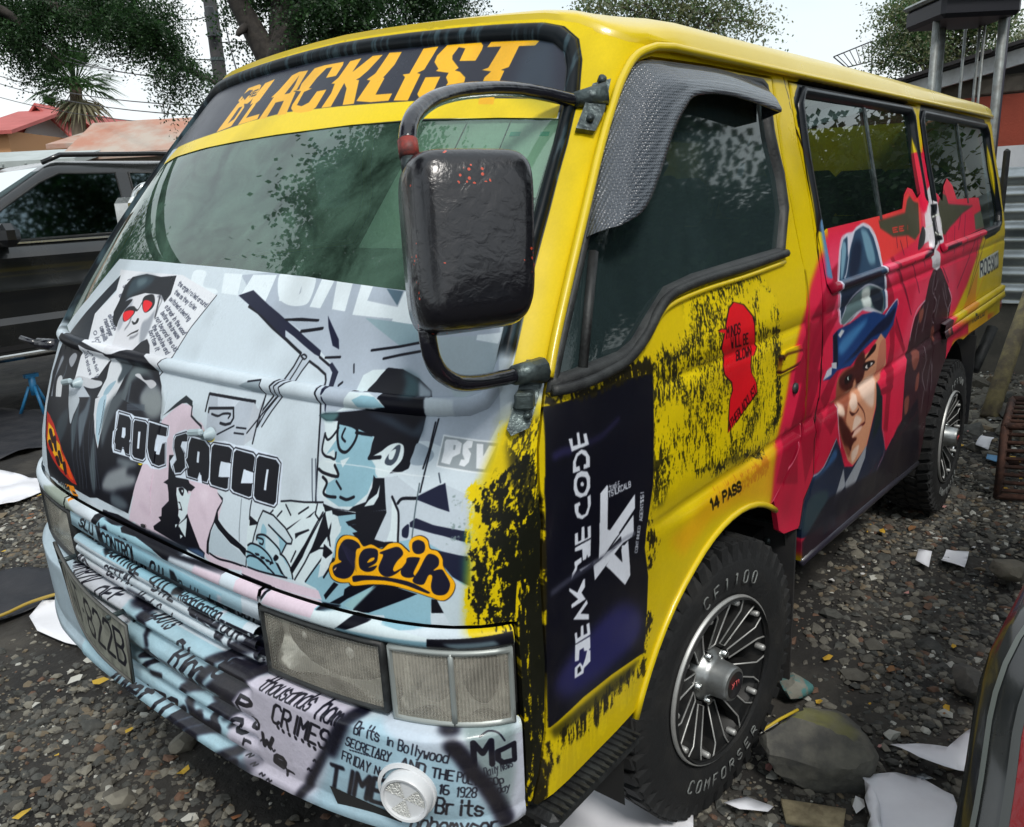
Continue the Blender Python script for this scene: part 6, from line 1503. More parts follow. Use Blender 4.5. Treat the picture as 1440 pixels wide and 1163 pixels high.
# sheets of paper behind the top corner of the glass
pp=[[(.455,1.44),(.60,1.44),(.612,1.662),(.50,1.664)],[(.604,1.45),(.72,1.45),(.722,1.66),(.616,1.662)],[(.724,1.52),(.842,1.52),(.842,1.652),(.726,1.658)],[(.726,1.41),(.838,1.40),(.842,1.515),(.724,1.517)]]
for q in pp: skin('paper_sheet',q,[],M['paper'],VAN,-.012,.06,0,'F',edge=0)
skin('paper_stripe',[(.735,1.628),(.826,1.625),(.826,1.633),(.735,1.636)],[],mat('teal_ink',(.10,.50,.42),.6),VAN,-.0115,.1,0,'F',edge=0)
# ---- drip rail and roof
gp=[(.951,1.235),(.950,1.29),(.952,1.39),(.953,1.52),(.951,1.656),(.955,1.72),(.975,1.762),(1.03,1.783)]
b=MB();b.tube([S(u,z,.010) for u,z in cr(gp,False)]+[S(u,1.787,.014) for u in np.linspace(1.1,5.05,40)],.0085,8);b.build('drip_rail',M['yellow'],VAN)
def roof():
    Ue=list(np.linspace(RU-.03,1.0,44))+list(np.linspace(.97,0,34));rows=[]
    loop=[]
    zt=[p for p in top_r if p[0]<1.0][::-1]
    for u in Ue:
        z=1.797 if u>=.99 else float(np.interp(u,[p[0] for p in zt],[p[1] for p in zt]))
        loop.append((u,z))
    full=loop+[(-u,z) for u,z in loop[::-1][1:]]
    E=np.array([S(u,z,.013 if abs(u)>1.0 else .006) for u,z in full]);n=len(E)
    ts=[0,.012,.03,.06,.10,.15,.22,.32,.45,.6,.8,1.0];V=[];F=[]
    for t in ts:
        for p in E:
            cx=min(max(p[0],1.45),3.8);side=min(1,max(0,(p[0]-.62)/.35)) if p[0]<2 else (min(1,max(0,(XR-.02-p[0])/.15+.2)))
            q=np.array([p[0]+(cx-p[0])*t,p[1]*(1-t)])
            fs=(1-(1-t)**2.6)**(1/2.3);ff=1-(1-t)**4.2
            h=fs*side+ff*(1-side) if p[0]<2 else fs
            zt_=1.930-.012*((cx-2.6)/1.3)**2
            zz=p[2]+(zt_-p[2])*h
            V.append((q[0],q[1],zz))
    for j in range(len(ts)-1):
        for i in range(n-1): F.append((j*n+i,(j+1)*n+i,(j+1)*n+i+1,j*n+i+1))
    # lower lip
    V2=[S(u,z-.012,-.004) for u,z in full];o=len(V);V+= [tuple(p) for p in V2]
    for i in range(n-1): F.append((o+i,i,i+1,o+i+1))
    b=MB();b.add(V,F);return b
roof().build('roof',M['yellow'],VAN,sharp=50)
# rear face
b=MB();V=[]
zr=[.772,1.0,1.2,1.41,1.6,1.797]
for z in zr: V+= [S(float(Uside(XR-.004,z)),z),S(-float(Uside(XR-.004,z)),z)]
b.add(V,[(2*i,2*i+1,2*i+3,2*i+2) for i in range(5)],smooth=False);b.build('tailgate',M['yellow'],VAN)
b=MB()
b.box((XR+.01,-.79,1.42),(.05,.03,.42),bev=.012);b.build('rear_lamp_guard',M['black'],VAN)
b=MB();b.box((XR-.02,-.77,.84),(.10,.14,.16),bev=.02);b.build('rear_lamp',mat('red_lamp',(.45,.02,.02),.25,coat=.4),VAN)
# floor and underbody
b=MB();b.box((2.4,0,.52),(4.1,1.5,.10));b.box((2.6,0,.40),(3.2,.9,.14));b.box((.5,0,.6),(.7,1.45,.3));b.build('underbody',M['dark'],VAN)
b=MB();b.box((4.0,-.62,.62),(.5,.30,.26),bev=.02);b.tube([(4.12,-.80,.50),(4.22,-.82,.60),(4.30,-.84,.70)],.03,8);b.build('rear_step_bracket',M['black'],VAN)
# ---- lamps, trim, grille
def lens_part(nm,U0,U1,z0,z1,sgn,par,mt,offs=.012):
    poly=[(U0,z0),(U1,z0),(U1,z1),(U0,z1)]
    return skin(nm,poly,[],mt,par,offs,.03,.03,'F',sgn=sgn,edge=.004)
ml=M['lens'];tl=ml.node_tree
gn=[n for n in tl.nodes if n.type=='BSDF_GLOSSY'][0];dn_=[n for n in tl.nodes if n.type=='BSDF_DIFFUSE'][0]
uvn=N(tl,'ShaderNodeUVMap',uv_map='art');wv=N(tl,'ShaderNodeTexWave',wave_type='BANDS',bands_direction='X');wv.inputs['Scale'].default_value=120;wh=N(tl,'ShaderNodeTexWave',wave_type='BANDS',bands_direction='Y');wh.inputs['Scale'].default_value=90
ad=N(tl,'ShaderNodeMath',operation='ADD');bp=N(tl,'ShaderNodeBump');bp.inputs['Strength'].default_value=.35;bp.inputs['Distance'].default_value=.004
for q_ in (wv,wh): tl.links.new(uvn.outputs[0],q_.inputs['Vector'])
tl.links.new(wv.outputs['Fac'],ad.inputs[0]);tl.links.new(wh.outputs['Fac'],ad.inputs[1]);tl.links.new(ad.outputs[0],bp.inputs['Height']);tl.links.new(bp.outputs[0],gn.inputs['Normal'])
rm=[n for n in tl.nodes if n.type=='MAP_RANGE'][0];m2n=N(tl,'ShaderNodeMath',operation='MULTIPLY_ADD');m2n.inputs[1].default_value=.10;src_=rm.outputs[0];dst=[l_ for l_ in tl.links if l_.from_socket==src_][0].to_socket
tl.links.new(wv.outputs['Fac'],m2n.inputs[0]);tl.links.new(src_,m2n.inputs[2]);tl.links.new(m2n.outputs[0],dst)
refl=mat('lamp_reflector',(.96,.94,.88),.30,metal=.5,bump=(24,.25))
for sgn in (1,-1):
    # housing
    hs=skin('lamp_housing',[(.415,.688),(.95,.680),(.95,.835),(.415,.840)],[],M['dark'],VAN,-.085,.05,.0,'F',sgn=sgn,edge=0)
    h=empty('headlight');h.parent=VAN
    h2=empty('turn_signal');h2.parent=VAN
    lens_part('lens',.421,.716,.700,.829,sgn,h,ml);lens_part('lens',.729,.944,.693,.828,sgn,h2,ml)
    for (u0,u1,z0,z1) in ((.425,.712,.703,.826),(.733,.84,.697,.824),(.845,.940,.697,.824)):
        b=MB();nu,nz=18,10;V=[];F=[]
        for i in range(nu):
            for j in range(nz):
                a=i/(nu-1)*2-1;c=j/(nz-1)*2-1;V.append(S(sgn*(u0+(u1-u0)*i/(nu-1)),z0+(z1-z0)*j/(nz-1),-.060*max(0,1-(a*a+c*c)*.72)**.8-.006))
        for i in range(nu-1):
            for j in range(nz-1): F.append((i*nz+j,(i+1)*nz+j,(i+1)*nz+j+1,i*nz+j+1))
        b.add(V,F);b.build('reflector',refl,h if u0<.7 else h2)
    for (u,z,r) in ((.60,.760,.020),(.48,.765,.012)):
        b=MB();b.lathe([(0,.02),(r*.6,.018),(r,.004),(r,-.02)],16,M=Matrix.Translation(Vector(S(sgn*u,z,-.05)))@Matrix.Rotation(R_(90),4,'Z'));b.build('bulb',mat('bulb_glass',(.9,.9,.88),.05,metal=.2),h)
    # frames
    fr_=mat('lamp_frame',(.30,.33,.32),.4,metal=.3) if sgn==1 else fr_
    ring('lamp_frame',[(sgn_*1.0,z) for sgn_,z in [(.421,.700),(.716,.700),(.716,.829),(.421,.829)]],[(-.003,-.004),(-.001,.016),(.005,.017),(.008,.006)],M['black'],h,'F',sgn=sgn)
    ring('lamp_frame',[(.729,.693),(.944,.693),(.944,.828),(.729,.828)],[(-.003,-.004),(-.001,.016),(.005,.017),(.008,.006)],fr_,h2,'F',sgn=sgn)
    b=MB();b.tube([S(sgn*.842,z,.0125) for z in np.linspace(.695,.826,6)],.005,6);b.build('lens_divider',fr_,h2)
    skin('lamp_slot',[(.948,.70),(.964,.70),(.964,.85),(.948,.85)],[],M['dark'],VAN,-.02,.05,0,'F',sgn=sgn,edge=0)
    # trim ledge above the lamps
    strip('lamp_trim',sgn*.432,sgn*.948,[(.864,.004),(.862,.013),(.850,.018),(.840,.018),(.834,.014),(.832,-.01)],M['front'],VAN,30)
def cl(prof): return prof
strip('grille_trim',-.422,.422,[(.864,.004),(.862,.013),(.850,.018),(.842,.018),(.836,.012),(.834,-.004)],M['front'],VAN,40)
g=strip('grille',-.412,.412,[(.836,.004),(.832,.012),(.800,.014),(.796,.0),(.79,-.022),(.70,-.022),(.69,.0)],M['front'],VAN,40)
for zc in (.766,.743,.719):
    pr_=[(zc+.012*math.sin(a),.006+.014*math.cos(a)) for a in np.linspace(R_(110),R_(-110),9)]
    strip('grille_bar',-.40,.395,pr_,M['bumper'],g,40,uvo=.047)
def bump_prof(u):
    au=abs(u);cz=[(.697,-.005),(.697,.03),(.690,.045),(.680,.045),(.672,.032),(.665,.032),(.655,.046),(.635,.053),(.612,.046),(.603,.028),(.595,.028),(.588,.046),(.578,.050),(.569,.040),(.562,.030),(.550,.046),(.530,.050),(.516,.036),(.510,.036),(.500,.052),(.485,.056),(.468,.042),(.460,.0)]
    t=min(1,max(0,(au-.375)/.035));t=t*t*(3-2*t);out=[]
    for i,(z,o) in enumerate(cz):
        so=.047 if .52<z<.69 else o
        if .50<z<.517: so=.044
        e=min(1,max(0,(.955-au)/(.16 if u>0 else .40)))**.7
        k=((.047+(o-.047)*1.35)*(1-t)+so*t)*(.30+.70*e)
        z2=z+(.030*(au/.9)**2)*max(0,(.60-z)/.14)-(.006*t if z>.68 else 0)
        out.append((z2,k))
    return out
us=sorted(set([round(x,4) for x in np.linspace(-.955,.955,110)]+[s*(.375+.035*k/6) for s in(1,-1) for k in range(7)]))
bumper=strip('front_bumper',-1,1,bump_prof,M['bumper'],VAN,us=us,uvo=.047)
b=MB();pl=[S(.595,.545,.050),S(.745,.528,.050),S(.745,.503,.050),S(.61,.510,.050)];b.add(pl,[(0,1,2,3)]);b.build('slot_shade',M['dark'],bumper)  # flat dark sheet stands in for the shade inside a recessed slot
# round reflector
c0=Vector(S(.765,.585,.045));nr=(Vector(S(.765,.585,.06))-c0).normalized();q=Vector((0,1,0)).rotation_difference(nr).to_matrix().to_4x4();Mr=Matrix.Translation(c0)@q
wp=mat('white_plastic',(.66,.68,.70),.35);b=MB();b.lathe([(.052,-.004),(.052,.004),(.045,.006)],36,M=Mr@Matrix.Translation((.006,0,0)));b.lathe([(.043,.004),(.044,.024),(.041,.028),(.037,.027),(.036,.022),(0,.022)],36,M=Mr);rl=b.build('round_reflector',wp,bumper,sharp=40)
b=MB()
for k in range(3):
    a0=k*R_(120)+R_(20);V=[Vector((0,.0232,0))]+[Vector((.035*math.cos(a0+R_(60)*j/8),.0232,.035*math.sin(a0+R_(60)*j/8))) for j in range(9)]
    b.add([Mr@v for v in V],[(0,j+1,j+2) for j in range(8)])
b.build('reflector_segment',mat('prism_reflector',(.72,.73,.70),.25,metal=.3,bump=(300,.9)),rl)
# number plate
def plate_img():
    I=Img(0,0,.52,.16,1400,(.52,.53,.49));I.a*=(1-.25*np.clip((vnoise(I.a.shape[:2],40,4)-.45)*3,0,1))[...,None]
    k=[14,16,26,255]
    def t_(q,w,s): paint(I,[['T',k,0,0,[int(v*2000) for p in q for v in p],w,s]])
    t_([(.035,.035),(.20,.035),(.20,.125),(.035,.125)],11,'KAT');paint(I,[['P',k,0,0,[int(v*2000) for v in (.222,.074,.234,.074,.234,.086,.222,.086)]]]);t_([(.258,.035),(.49,.035),(.49,.125),(.258,.125)],11,'822B')
    for q in ((0,0,.52,0,.52,.004,0,.004),(0,.156,.52,.156,.52,.16,0,.16)): paint(I,[['P',[30,32,36,255],0,0,[int(v*2000) for v in q]]])
    return image_of('plate_print',I)
pm=art_mat('plate_paint',plate_img(),.45,.1,dirt=.5)
TL,BLc,TR,BR=[Vector(v) for v in ((-.034,.361,.801),(-.034,.324,.650),(-.058,.004,.711),(-.058,.020,.572))]
b=MB();nx=12;V=[];uv=[]
for i in range(nx+1):
    t=i/nx;bow=-.018*math.sin(math.pi*t)
    for s_,(a,c) in ((0,(BLc,BR)),(1,(TL,TR))):
        p=a.lerp(c,t)+Vector((bow,0,0));V.append(p);uv.append((t,s_*1.0))
F=[(2*i,2*i+2,2*i+3,2*i+1) for i in range(nx)];b.add(V,F,0,uv)
V2=[v+Vector((.004,.0,0)) for v in V];b2_=MB();b2_.add(V,F,0,uv)
lo=[2*i for i in range(nx+1)]+[2*i+1 for i in range(nx,-1,-1)]
V3=V+V2;b2_.add(V3,[(lo[i],lo[(i+1)%len(lo)],lo[(i+1)%len(lo)]+len(V),lo[i]+len(V)) for i in range(len(lo))],0,[(.01,.01)]*len(V3),smooth=False)
plo=b2_.build('number_plate',pm,bumper)
b=MB();b.tube([V[i]+Vector((-.001,0,0)) for i in lo],.0035,6,closed=True);b.build('plate_frame',mat('plate_rim',(.12,.12,.11),.5,metal=.4),plo)
for j in (2,nx-2):
    b=MB();b.tube([V[2*j+1]+Vector((-.006,0,-.012)),V[2*j+1]+Vector((.03,0,-.012))],.006,8);b.build('plate_bolt',M['steel'],plo)
# washer jets / pivot caps on the front panel
for (px,py,dx) in ((303,592,1),(122,540,-1)):
    u,z=(.205,1.098) if dx>0 else (-.44,1.12)
    b=MB();p=Vector(S(u,z,.0));b.lathe([(.014,-.002),(.013,.004),(.008,.014),(.007,.020)],18,M=Matrix.Translation(p)@Matrix.Rotation(R_(90),4,'Z'))
    b.box(p+Vector((-.022,.018,.006)),(.011,.050,.014),rx=R_(-10),bev=.004);b.build('wiper_pivot_cap',mat('pale_cap',(.40,.50,.54),.3,coat=.3),VAN)
b=MB();p=Vector(S(-.80,1.165,.0));b.tube([p,p+Vector((-.03,.05,.005))],.016,8);b.tube([p+Vector((-.03,.05,.005)),p+Vector((-.05,.10,.02))],.008,8);b.build('bare_mirror_stub',M['gloss'],VAN)
b=MB();b.box(S(-.02,.883,.004),(.004,.012,.006));b.build('panel_clip',M['black'],VAN)
# ---- mirrors
def mirror_l():
    mir=empty('wing_mirror');mir.parent=VAN
    c=[at(566,213,1.055),at(742,213,1.115),at(745,452,1.125),at(588,474,1.065)]
    TLm,TRm,BRm,BLm=[Vector(p) for p in c];ctr=(TLm+TRm+BRm+BLm)/4
    ex=((TRm-TLm)+(BRm-BLm)).normalized();ez=((TLm-BLm)+(TRm-BRm)).normalized();ny=ex.cross(ez).normalized()
    if ny.dot(Vector(CP)-ctr)<0: ny=-ny
    V=[];F=[];ns_=48;rings=[(1.0,-.045),(1.02,-.02),(1.02,.0),(.99,.018),(.94,.032),(.85,.041),(.7,.045),(.4,.047),(.0,.048)]
    for sc,dp in rings:
        for k in range(ns_):
            a=2*math.pi*k/ns_;ca,sa=math.cos(a),math.sin(a);ex_=2/6.0
            u=math.copysign(abs(ca)**ex_,ca)*sc;v=math.copysign(abs(sa)**ex_,sa)*sc
            s1=(u+1)/2;t1=(v+1)/2
            p=BLm*(1-s1)*(1-t1)+BRm*s1*(1-t1)+TLm*(1-s1)*t1+TRm*s1*t1
            V.append(p+ny*dp)
    for j in range(len(rings)-1):
        for k in range(ns_): F.append((j*ns_+k,j*ns_+(k+1)%ns_,(j+1)*ns_+(k+1)%ns_,(j+1)*ns_+k))
    F.append(tuple(range(ns_))[::-1])
    mm_=mat('chipped_black_paint',(.007,.007,.010),.24,coat=.35);t=mm_.node_tree;L=t.links.new;p_=t.nodes['Principled BSDF'];c_=N(t,'ShaderNodeTexCoord')
    vo_=N(t,'ShaderNodeTexVoronoi');vo_.inputs['Scale'].default_value=140
    n_=N(t,'ShaderNodeTexNoise');n_.inputs['Scale'].default_value=13;n_.inputs['Detail'].default_value=3
    m1=N(t,'ShaderNodeMath',operation='LESS_THAN');m1.inputs[1].default_value=.30;m2=N(t,'ShaderNodeMath',operation='GREATER_THAN');m2.inputs[1].default_value=.60;m3=N(t,'ShaderNodeMath',operation='MULTIPLY')
    L(c_.outputs['Object'],vo_.inputs['Vector']);L(c_.outputs['Object'],n_.inputs['Vector']);L(vo_.outputs['Distance'],m1.inputs[0]);L(n_.outputs['Fac'],m2.inputs[0]);L(m1.outputs[0],m3.inputs[0]);L(m2.outputs[0],m3.inputs[1])
    x_=N(t,'ShaderNodeMix',data_type='RGBA');x_.inputs[6].default_value=(.007,.007,.010,1);x_.inputs[7].default_value=(.55,.07,.03,1);L(m3.outputs[0],x_.inputs[0]);L(x_.outputs[2],p_.inputs['Base Color'])
    n2=N(t,'ShaderNodeTexNoise');n2.inputs['Scale'].default_value=55;n2.inputs['Detail'].default_value=5;n2.inputs['Distortion'].default_value=.6;bb=N(t,'ShaderNodeBump');bb.inputs['Strength'].default_value=.4;bb.inputs['Distance'].default_value=.005;L(c_.outputs['Object'],n2.inputs['Vector']);L(n2.outputs['Fac'],bb.inputs['Height']);L(bb.outputs[0],p_.inputs['Normal'])
    b=MB();b.add(V,F);b.build('mirror_housing',mm_,mir)
    arm=[at(*q) for q in ((812,143,1.48),(800,140,1.46),(770,133,1.43),(735,127,1.385),(700,125,1.335),(655,128,1.26),(622,135,1.20),(598,147,1.155),(582,163,1.12),(575,180,1.10),(573,200,1.09))]
    b=MB();b.tube(cr3(arm),.0125,12);b.build('mirror_arm',M['gloss'],mir)
    b=MB();b.tube([at(573,198,1.09),at(576,222,1.085)],.0140,12);b.build('arm_joint',mat('red_primer',(.26,.035,.025),.5,noise=(60,.9,(.03,.02,.02))),mir)
    b=MB();b.tube([at(576,222,1.085),at(578,244,1.085)],.0125,12);b.build('arm_ferrule',M['steel'],mir)
    low=[at(*q) for q in ((600,462,1.085),(603,484,1.09),(609,507,1.10),(622,526,1.12),(645,538,1.15),(672,538,1.185),(700,533,1.22),(722,528,1.245),(745,520,1.265))]
    b=MB();b.tube(cr3(low),.0125,12);b.build('mirror_arm',M['gloss'],mir)
    b=MB()
    pb=Vector(S(.905,1.665,.004));b.add([S(.888,1.70,.003),S(.925,1.71,.003),S(.935,1.65,.003),S(.928,1.615,.003),S(.885,1.62,.003),S(.888,1.70,.014),S(.925,1.71,.014),S(.935,1.65,.014),S(.928,1.615,.014),S(.885,1.62,.014)],[(5,6,7,8,9)]+[(i,(i+1)%5,(i+1)%5+5,i+5) for i in range(5)],smooth=False)
    b.tube([at(806,142,1.47),S(.925,1.68,.016)],[.015,.021],10);b.tube([S(.905,1.705,.01),S(.905,1.705,.022)],.008,10);b.tube([S(.908,1.635,.01),S(.908,1.635,.022)],.007,10)
    b.build('mirror_bracket',M['steel'],mir)
    b=MB();o5=[(.905,1.262),(.938,1.262),(.943,1.24),(.932,1.165),(.905,1.155),(.895,1.165)];n5=len(o5)
    b.add([S(u,z,.003) for u,z in o5]+[S(u,z,.012) for u,z in o5],[tuple(range(n5,2*n5))]+[(i,(i+1)%n5,(i+1)%n5+n5,i+n5) for i in range(n5)],smooth=False)
    b.tube([at(722,528,1.245),S(.935,1.245,.018)],[.0155,.021],10);b.tube([S(.925,1.182,.01),S(.925,1.182,.02)],.006,10);b.box(S(.915,1.205,.016),(.03,.03,.028),rz=R_(30),bev=.004);b.build('mirror_bracket',M['steel'],mir)
def cr3(P):
    P=[np.array(p) for p in P];out=[]
    for i in range(len(P)-1):
        p0=P[max(i-1,0)];p1=P[i];p2=P[i+1];p3=P[min(i+2,len(P)-1)]
        for t in (0,.25,.5,.75): out.append(.5*(2*p1+(p2-p0)*t+(2*p0-5*p1+4*p2-p3)*t*t+(3*p1-p0-3*p2+p3)*t**3))
    return out+[P[-1]]
mirror_l()
m2_=empty('wing_mirror');m2_.parent=VAN
b=MB();b.tube(cr3([at(*q) for q in ((232,262,2.95),(215,261,2.93),(200,264,2.9),(191,276,2.9),(189,300,2.9))]),.016,10);b.build('mirror_arm',M['chrome'],m2_)
b=MB();b.box(at(182,312,2.9),(.05,.10,.17),rz=R_(20),bev=.02);b.build('mirror_housing',M['chrome'],m2_)
# ---------------------------------------------------------------- wheels
rub=mat('tyre_rubber',(.009,.010,.011),.72,noise=(9,.5,(.032,.030,.026),.5,.72),bump=(90,.25))
rimd=mat('rim_black',(.007,.008,.009),.5,noise=(25,.4,(.035,.033,.03)));rims=mat('rim_machined',(.52,.53,.52),.42,metal=.6,noise=(20,.4,(.35,.35,.34)))
wlet=mat('raised_white_letter',(.20,.215,.21),.8,noise=(40,.8,(.06,.06,.06)))
def arc_text(b,txt,rad,h,a0,da,y,outline=.0022):
    for i,chh in enumerate(txt):
        gs,wd=glyphs(chh)
        for g in gs:
            P=[]
            for x,yy in g:
                u=(x/4-.5)*h*.62;r=rad+(yy-5)/6*h
                an=a0+da*i-u/rad if False else a0+da*i+(-u/rad if da<0 else u/rad)
                if da>0: r=rad-(yy-5)/6*h
                P.append((-r*math.cos(an),y,r*math.sin(an)))
            Q=[]
            for k in range(len(P)-1): Q+= [Vector(P[k]).lerp(Vector(P[k+1]),t) for t in (0,.5)]
            Q.append(Vector(P[-1]))
            b.tube(Q,outline,4)
def wheel(loc,steer=0,parent=VAN,text=True):
    w_=empty('wheel',loc);w_.parent=parent;w_.rotation_euler=(0,0,steer)
    R=.352
    prof=[(.205,.02),(.205,-.165),(.225,-.185),(.27,-.196),(.315,-.188),(.335,-.172),(.343,-.15),(.345,-.09),(.343,-.03),(.335,-.008),(.315,.008),(.27,.016),(.232,.008),(.212,.0),(.205,.02)]
    b=MB();b.lathe(prof,72)
    nl=44
    for k in range(nl):
        a=2*math.pi*k/nl
        for (yc,wd_,off,ln,sk) in ((-.022,.044,0,.030,.25),(-.072,.040,.5,.030,-.3),(-.120,.040,0,.030,.3),(-.163,.036,.5,.030,-.25)):
            aa=a+off*2*math.pi/nl
            Mx=Matrix.Rotation(-aa,4,'Y')@Matrix.Translation((R-.004,yc,0))@Matrix.Rotation(sk,4,'X')
            b.box((0,0,0),(.013,wd_,ln),M=None) if False else b.add([Mx@Vector((x,y*wd_/2,z*ln/2)) for x in(-.008,.006) for y in(-1,1) for z in(-.95,.95)],[(4,5,7,6),(0,4,6,2),(1,3,7,5),(0,1,5,4),(2,6,7,3)],smooth=False)
        # shoulder lugs
        Mx=Matrix.Rotation(-a,4,'Y')@Matrix.Translation((R-.028,.004,0))
        b.add([Mx@Vector(p) for p in ((-.02,-.004,-.014),(-.02,-.004,.014),(-.02,.006,-.012),(-.02,.006,.012),(.026,-.02,-.016),(.026,-.02,.016),(.022,.002,-.014),(.022,.002,.014))],[(2,3,7,6),(4,6,7,5),(0,2,6,4),(1,5,7,3)],smooth=False)
    b.build('tyre',rub,w_,sharp=35)
    for tx,a0,da in (('CF1100',R_(110),R_(-9.5)),('COMFORSER',R_(236),R_(8.4))):
        for i_,c_ in enumerate(tx if text else ''):
            b=MB();arc_text(b,c_,.262,.030,a0+da*i_,da,.0175,.0021);b.build('raised_letter',wlet,w_)
    b=MB();b.lathe([(.200,.010),(.212,.012),(.214,.004),(.196,-.012),(.186,-.06),(.180,-.14),(.10,-.15),(0,-.15)],56);rim=b.build('rim',rimd,w_,sharp=40)
    b=MB();b.lathe([(.214,.006),(.2125,.0145),(.2085,.0150),(.207,.008)],64);b.lathe([(.172,-.006),(.171,.0),(.1675,.0),(.167,-.006)],48) if False else None
    b.build('rim_lip',rims,rim)
    ns_=10
    for k in range(ns_):
        a=2*math.pi*(k+.5)/ns_;Mx=Matrix.Rotation(-a,4,'Y')
        b=MB()
        # spoke: tapered bar dishing to the hub
        V=[Mx@Vector(p) for p in ((.200,.004,-.034),(.200,.004,.034),(.168,.001,-.020),(.168,.001,.020),(.070,-.030,-.014),(.070,-.030,.014),(.200,-.03,-.034),(.200,-.03,.034),(.168,-.035,-.020),(.168,-.035,.020),(.070,-.07,-.014),(.070,-.07,.014))]
        b.add(V,[(0,1,3,2),(2,3,5,4),(0,2,8,6),(2,4,10,8),(1,7,9,3),(3,9,11,5)],smooth=False);sp=b.build('spoke',rimd,rim)
        b=MB();b.tube([Mx@Vector(p) for p in ((.204,.0075,.040),(.196,.0065,.032),(.172,.0035,.0200),(.078,-.024,.0145),(.078,-.024,-.0145),(.172,.0035,-.0200),(.196,.0065,-.032),(.204,.0075,-.040))],.0023,5);b.build('spoke_edge',rims,sp)
        a2=a+math.pi/ns_;M2=Matrix.Rotation(-a2,4,'Y')@Matrix.Translation((.193,.0,0));b=MB();b.lathe([(.0085,-.012),(.0085,.009),(.006,.013),(0,.013)],6,M=M2);b.build('rim_bolt',rims,rim)
    b=MB();b.lathe([(.072,-.05),(.066,-.028),(.052,-.018),(.046,-.006),(.044,.030),(.041,.040),(.034,.043)],36);hub=b.build('hub_cap',M['hub'],rim,sharp=45)
    b=MB();b.lathe([(.034,.043),(.030,.041),(0,.041)],28);b.build('hub_badge',mat('badge_black',(.015,.014,.016),.3),hub)
    b=MB()
    for c0,pts in ((0,[(-.016,-.004),(-.016,.008)]),(0,[(-.011,.008),(-.002,.008)]),(0,[(-.0065,.008),(-.0065,-.006)]),(0,[(.003,.008),(.014,-.006)]),(0,[(.014,.008),(.003,-.006)])): b.tube([Vector((x,.0425,z)) for x,z in pts],.0014,4)
    b.build('badge_mark',mat('badge_red',(.5,.08,.08),.4),hub)
    for k in range(5):
        a=2*math.pi*k/5;b=MB();b.lathe([(.009,-.04),(.009,-.012),(0,-.010)],6,M=Matrix.Translation((.064*math.cos(a),0,.064*math.sin(a))));b.build('lug_nut',M['chrome'],hub)
    return w_
# wheels face outwards: local +y is the outside, so the near ones are turned round
wf=wheel((FAX-.006,-.828,.350),math.pi-R_(7));wr=wheel((RAX,-.850,.348),math.pi)
wheel((FAX,.815,.348),0,text=False);wheel((RAX,.850,.348),0,text=False)
# bright deep lip of the rear wheel
b=MB();b.lathe([(.212,.004),(.205,.0),(.198,-.03),(.190,-.09),(.17,-.10)],56);b.build('rim_barrel',mat('polished_barrel',(.80,.82,.82),.18,metal=1),wr)
# wheel wells
for ax in (FAX,RAX):
    n=20
    for s_ in (-1,1):
        b=MB();V=[]
        for k in range(n+1):
            a=R_(52 if ax==FAX else -8)+R_(136 if ax==FAX else 196)*k/n
            for y in (.822 if ax==FAX else .82,.40): V.append((ax+.447*math.cos(a),s_*y,.345+.447*math.sin(a)))
        b.add(V,[(2*k,2*k+1,2*k+3,2*k+2) for k in range(n)])
        b.add([(ax+.45,s_*.40,0.3),(ax-.45,s_*.40,.3),(ax-.45,s_*.40,.85),(ax+.45,s_*.40,.85)],[(0,1,2,3)]);b.build('wheel_well',M['dark'],VAN)
# mud flaps, step, sill
flap=mat('mudflap_rubber',(.018,.02,.024),.55,noise=(9,.5,(.05,.045,.04)))
b=MB();b.box((1.412,-.625,.345),(.010,.43,.48));fo=b.build('mud_flap',flap,VAN)
b=MB();
for y,z in ((-.76,.56),): b.tube([(1.402,y,z-.03),(1.410,y,z-.03)],.010,10)
b.build('flap_bolt',M['steel'],fo)
b=MB();b.box((1.410,-.625,.588),(.018,.43,.006),bev=.002);b.build('flap_bar',M['steel'],fo)
b=MB();b.box((3.86,-.66,.50),(.012,.36,.46));b.build('mud_flap',flap,VAN)
b=MB();b.box((.385,-.80,.452),(.30,.11,.035),bev=.012)
for k in range(17): b.box((.25+.0165*k,-.825,.4715),(.007,.075,.006))
b.build('side_step',M['black'],VAN)
b=MB();b.tube([S(float(Uside(x,z)),z,-.004) for x,z in ((1.46,.462),(1.8,.437),(2.3,.40),(2.85,.352))],.014,8);b.build('sill_moulding',mat('dark_sill',(.02,.018,.03),.4,coat=.3),VAN)
b=MB();
arcf=[pnt(x,z,.002) for x,z in [(FAX+.452*math.cos(a),.335+.452*math.sin(a)) for a in np.linspace(R_(56),R_(160),18)]];b.tube(arcf,.008,6);b.build('arch_lip',M['yellow'],VAN)
# ---------------------------------------------------------------- cabin
def seat(x,y,h=.62,w_=.46,parent=VAN):
    s=empty('seat',(x,y,.72));s.parent=parent
    b=MB();b.box((0,0,.0),(.48,w_,.16),bev=.05);b.build('cushion',M['seat'],s)
    b=MB();b.box((.26,0,.34),(.14,w_,h),ry=R_(12),bev=.05);b.build('backrest',M['seat'],s)
    b=MB();b.box((.36,0,.74),(.10,.24,.18),ry=R_(8),bev=.04);b.build('headrest',M['seat'],s)
for x,y in ((.95,-.42),(.95,.0),(.95,.45),(1.95,-.5),(1.95,0),(2.6,-.5),(2.6,0),(2.6,.5),(3.3,-.5),(3.3,.1),(3.9,-.45),(3.9,.3)): seat(x,y)
b=MB();b.box((.50,0,1.10),(.36,1.36,.20),ry=R_(-8),bev=.05);b.box((.42,.40,1.20),(.20,.42,.10),bev=.04);b.build('dashboard',mat('dash_plastic',(.03,.035,.035),.7),VAN)
b=MB();Mx=Matrix.Translation((.66,.40,1.22))@Matrix.Rotation(R_(58),4,'Y');
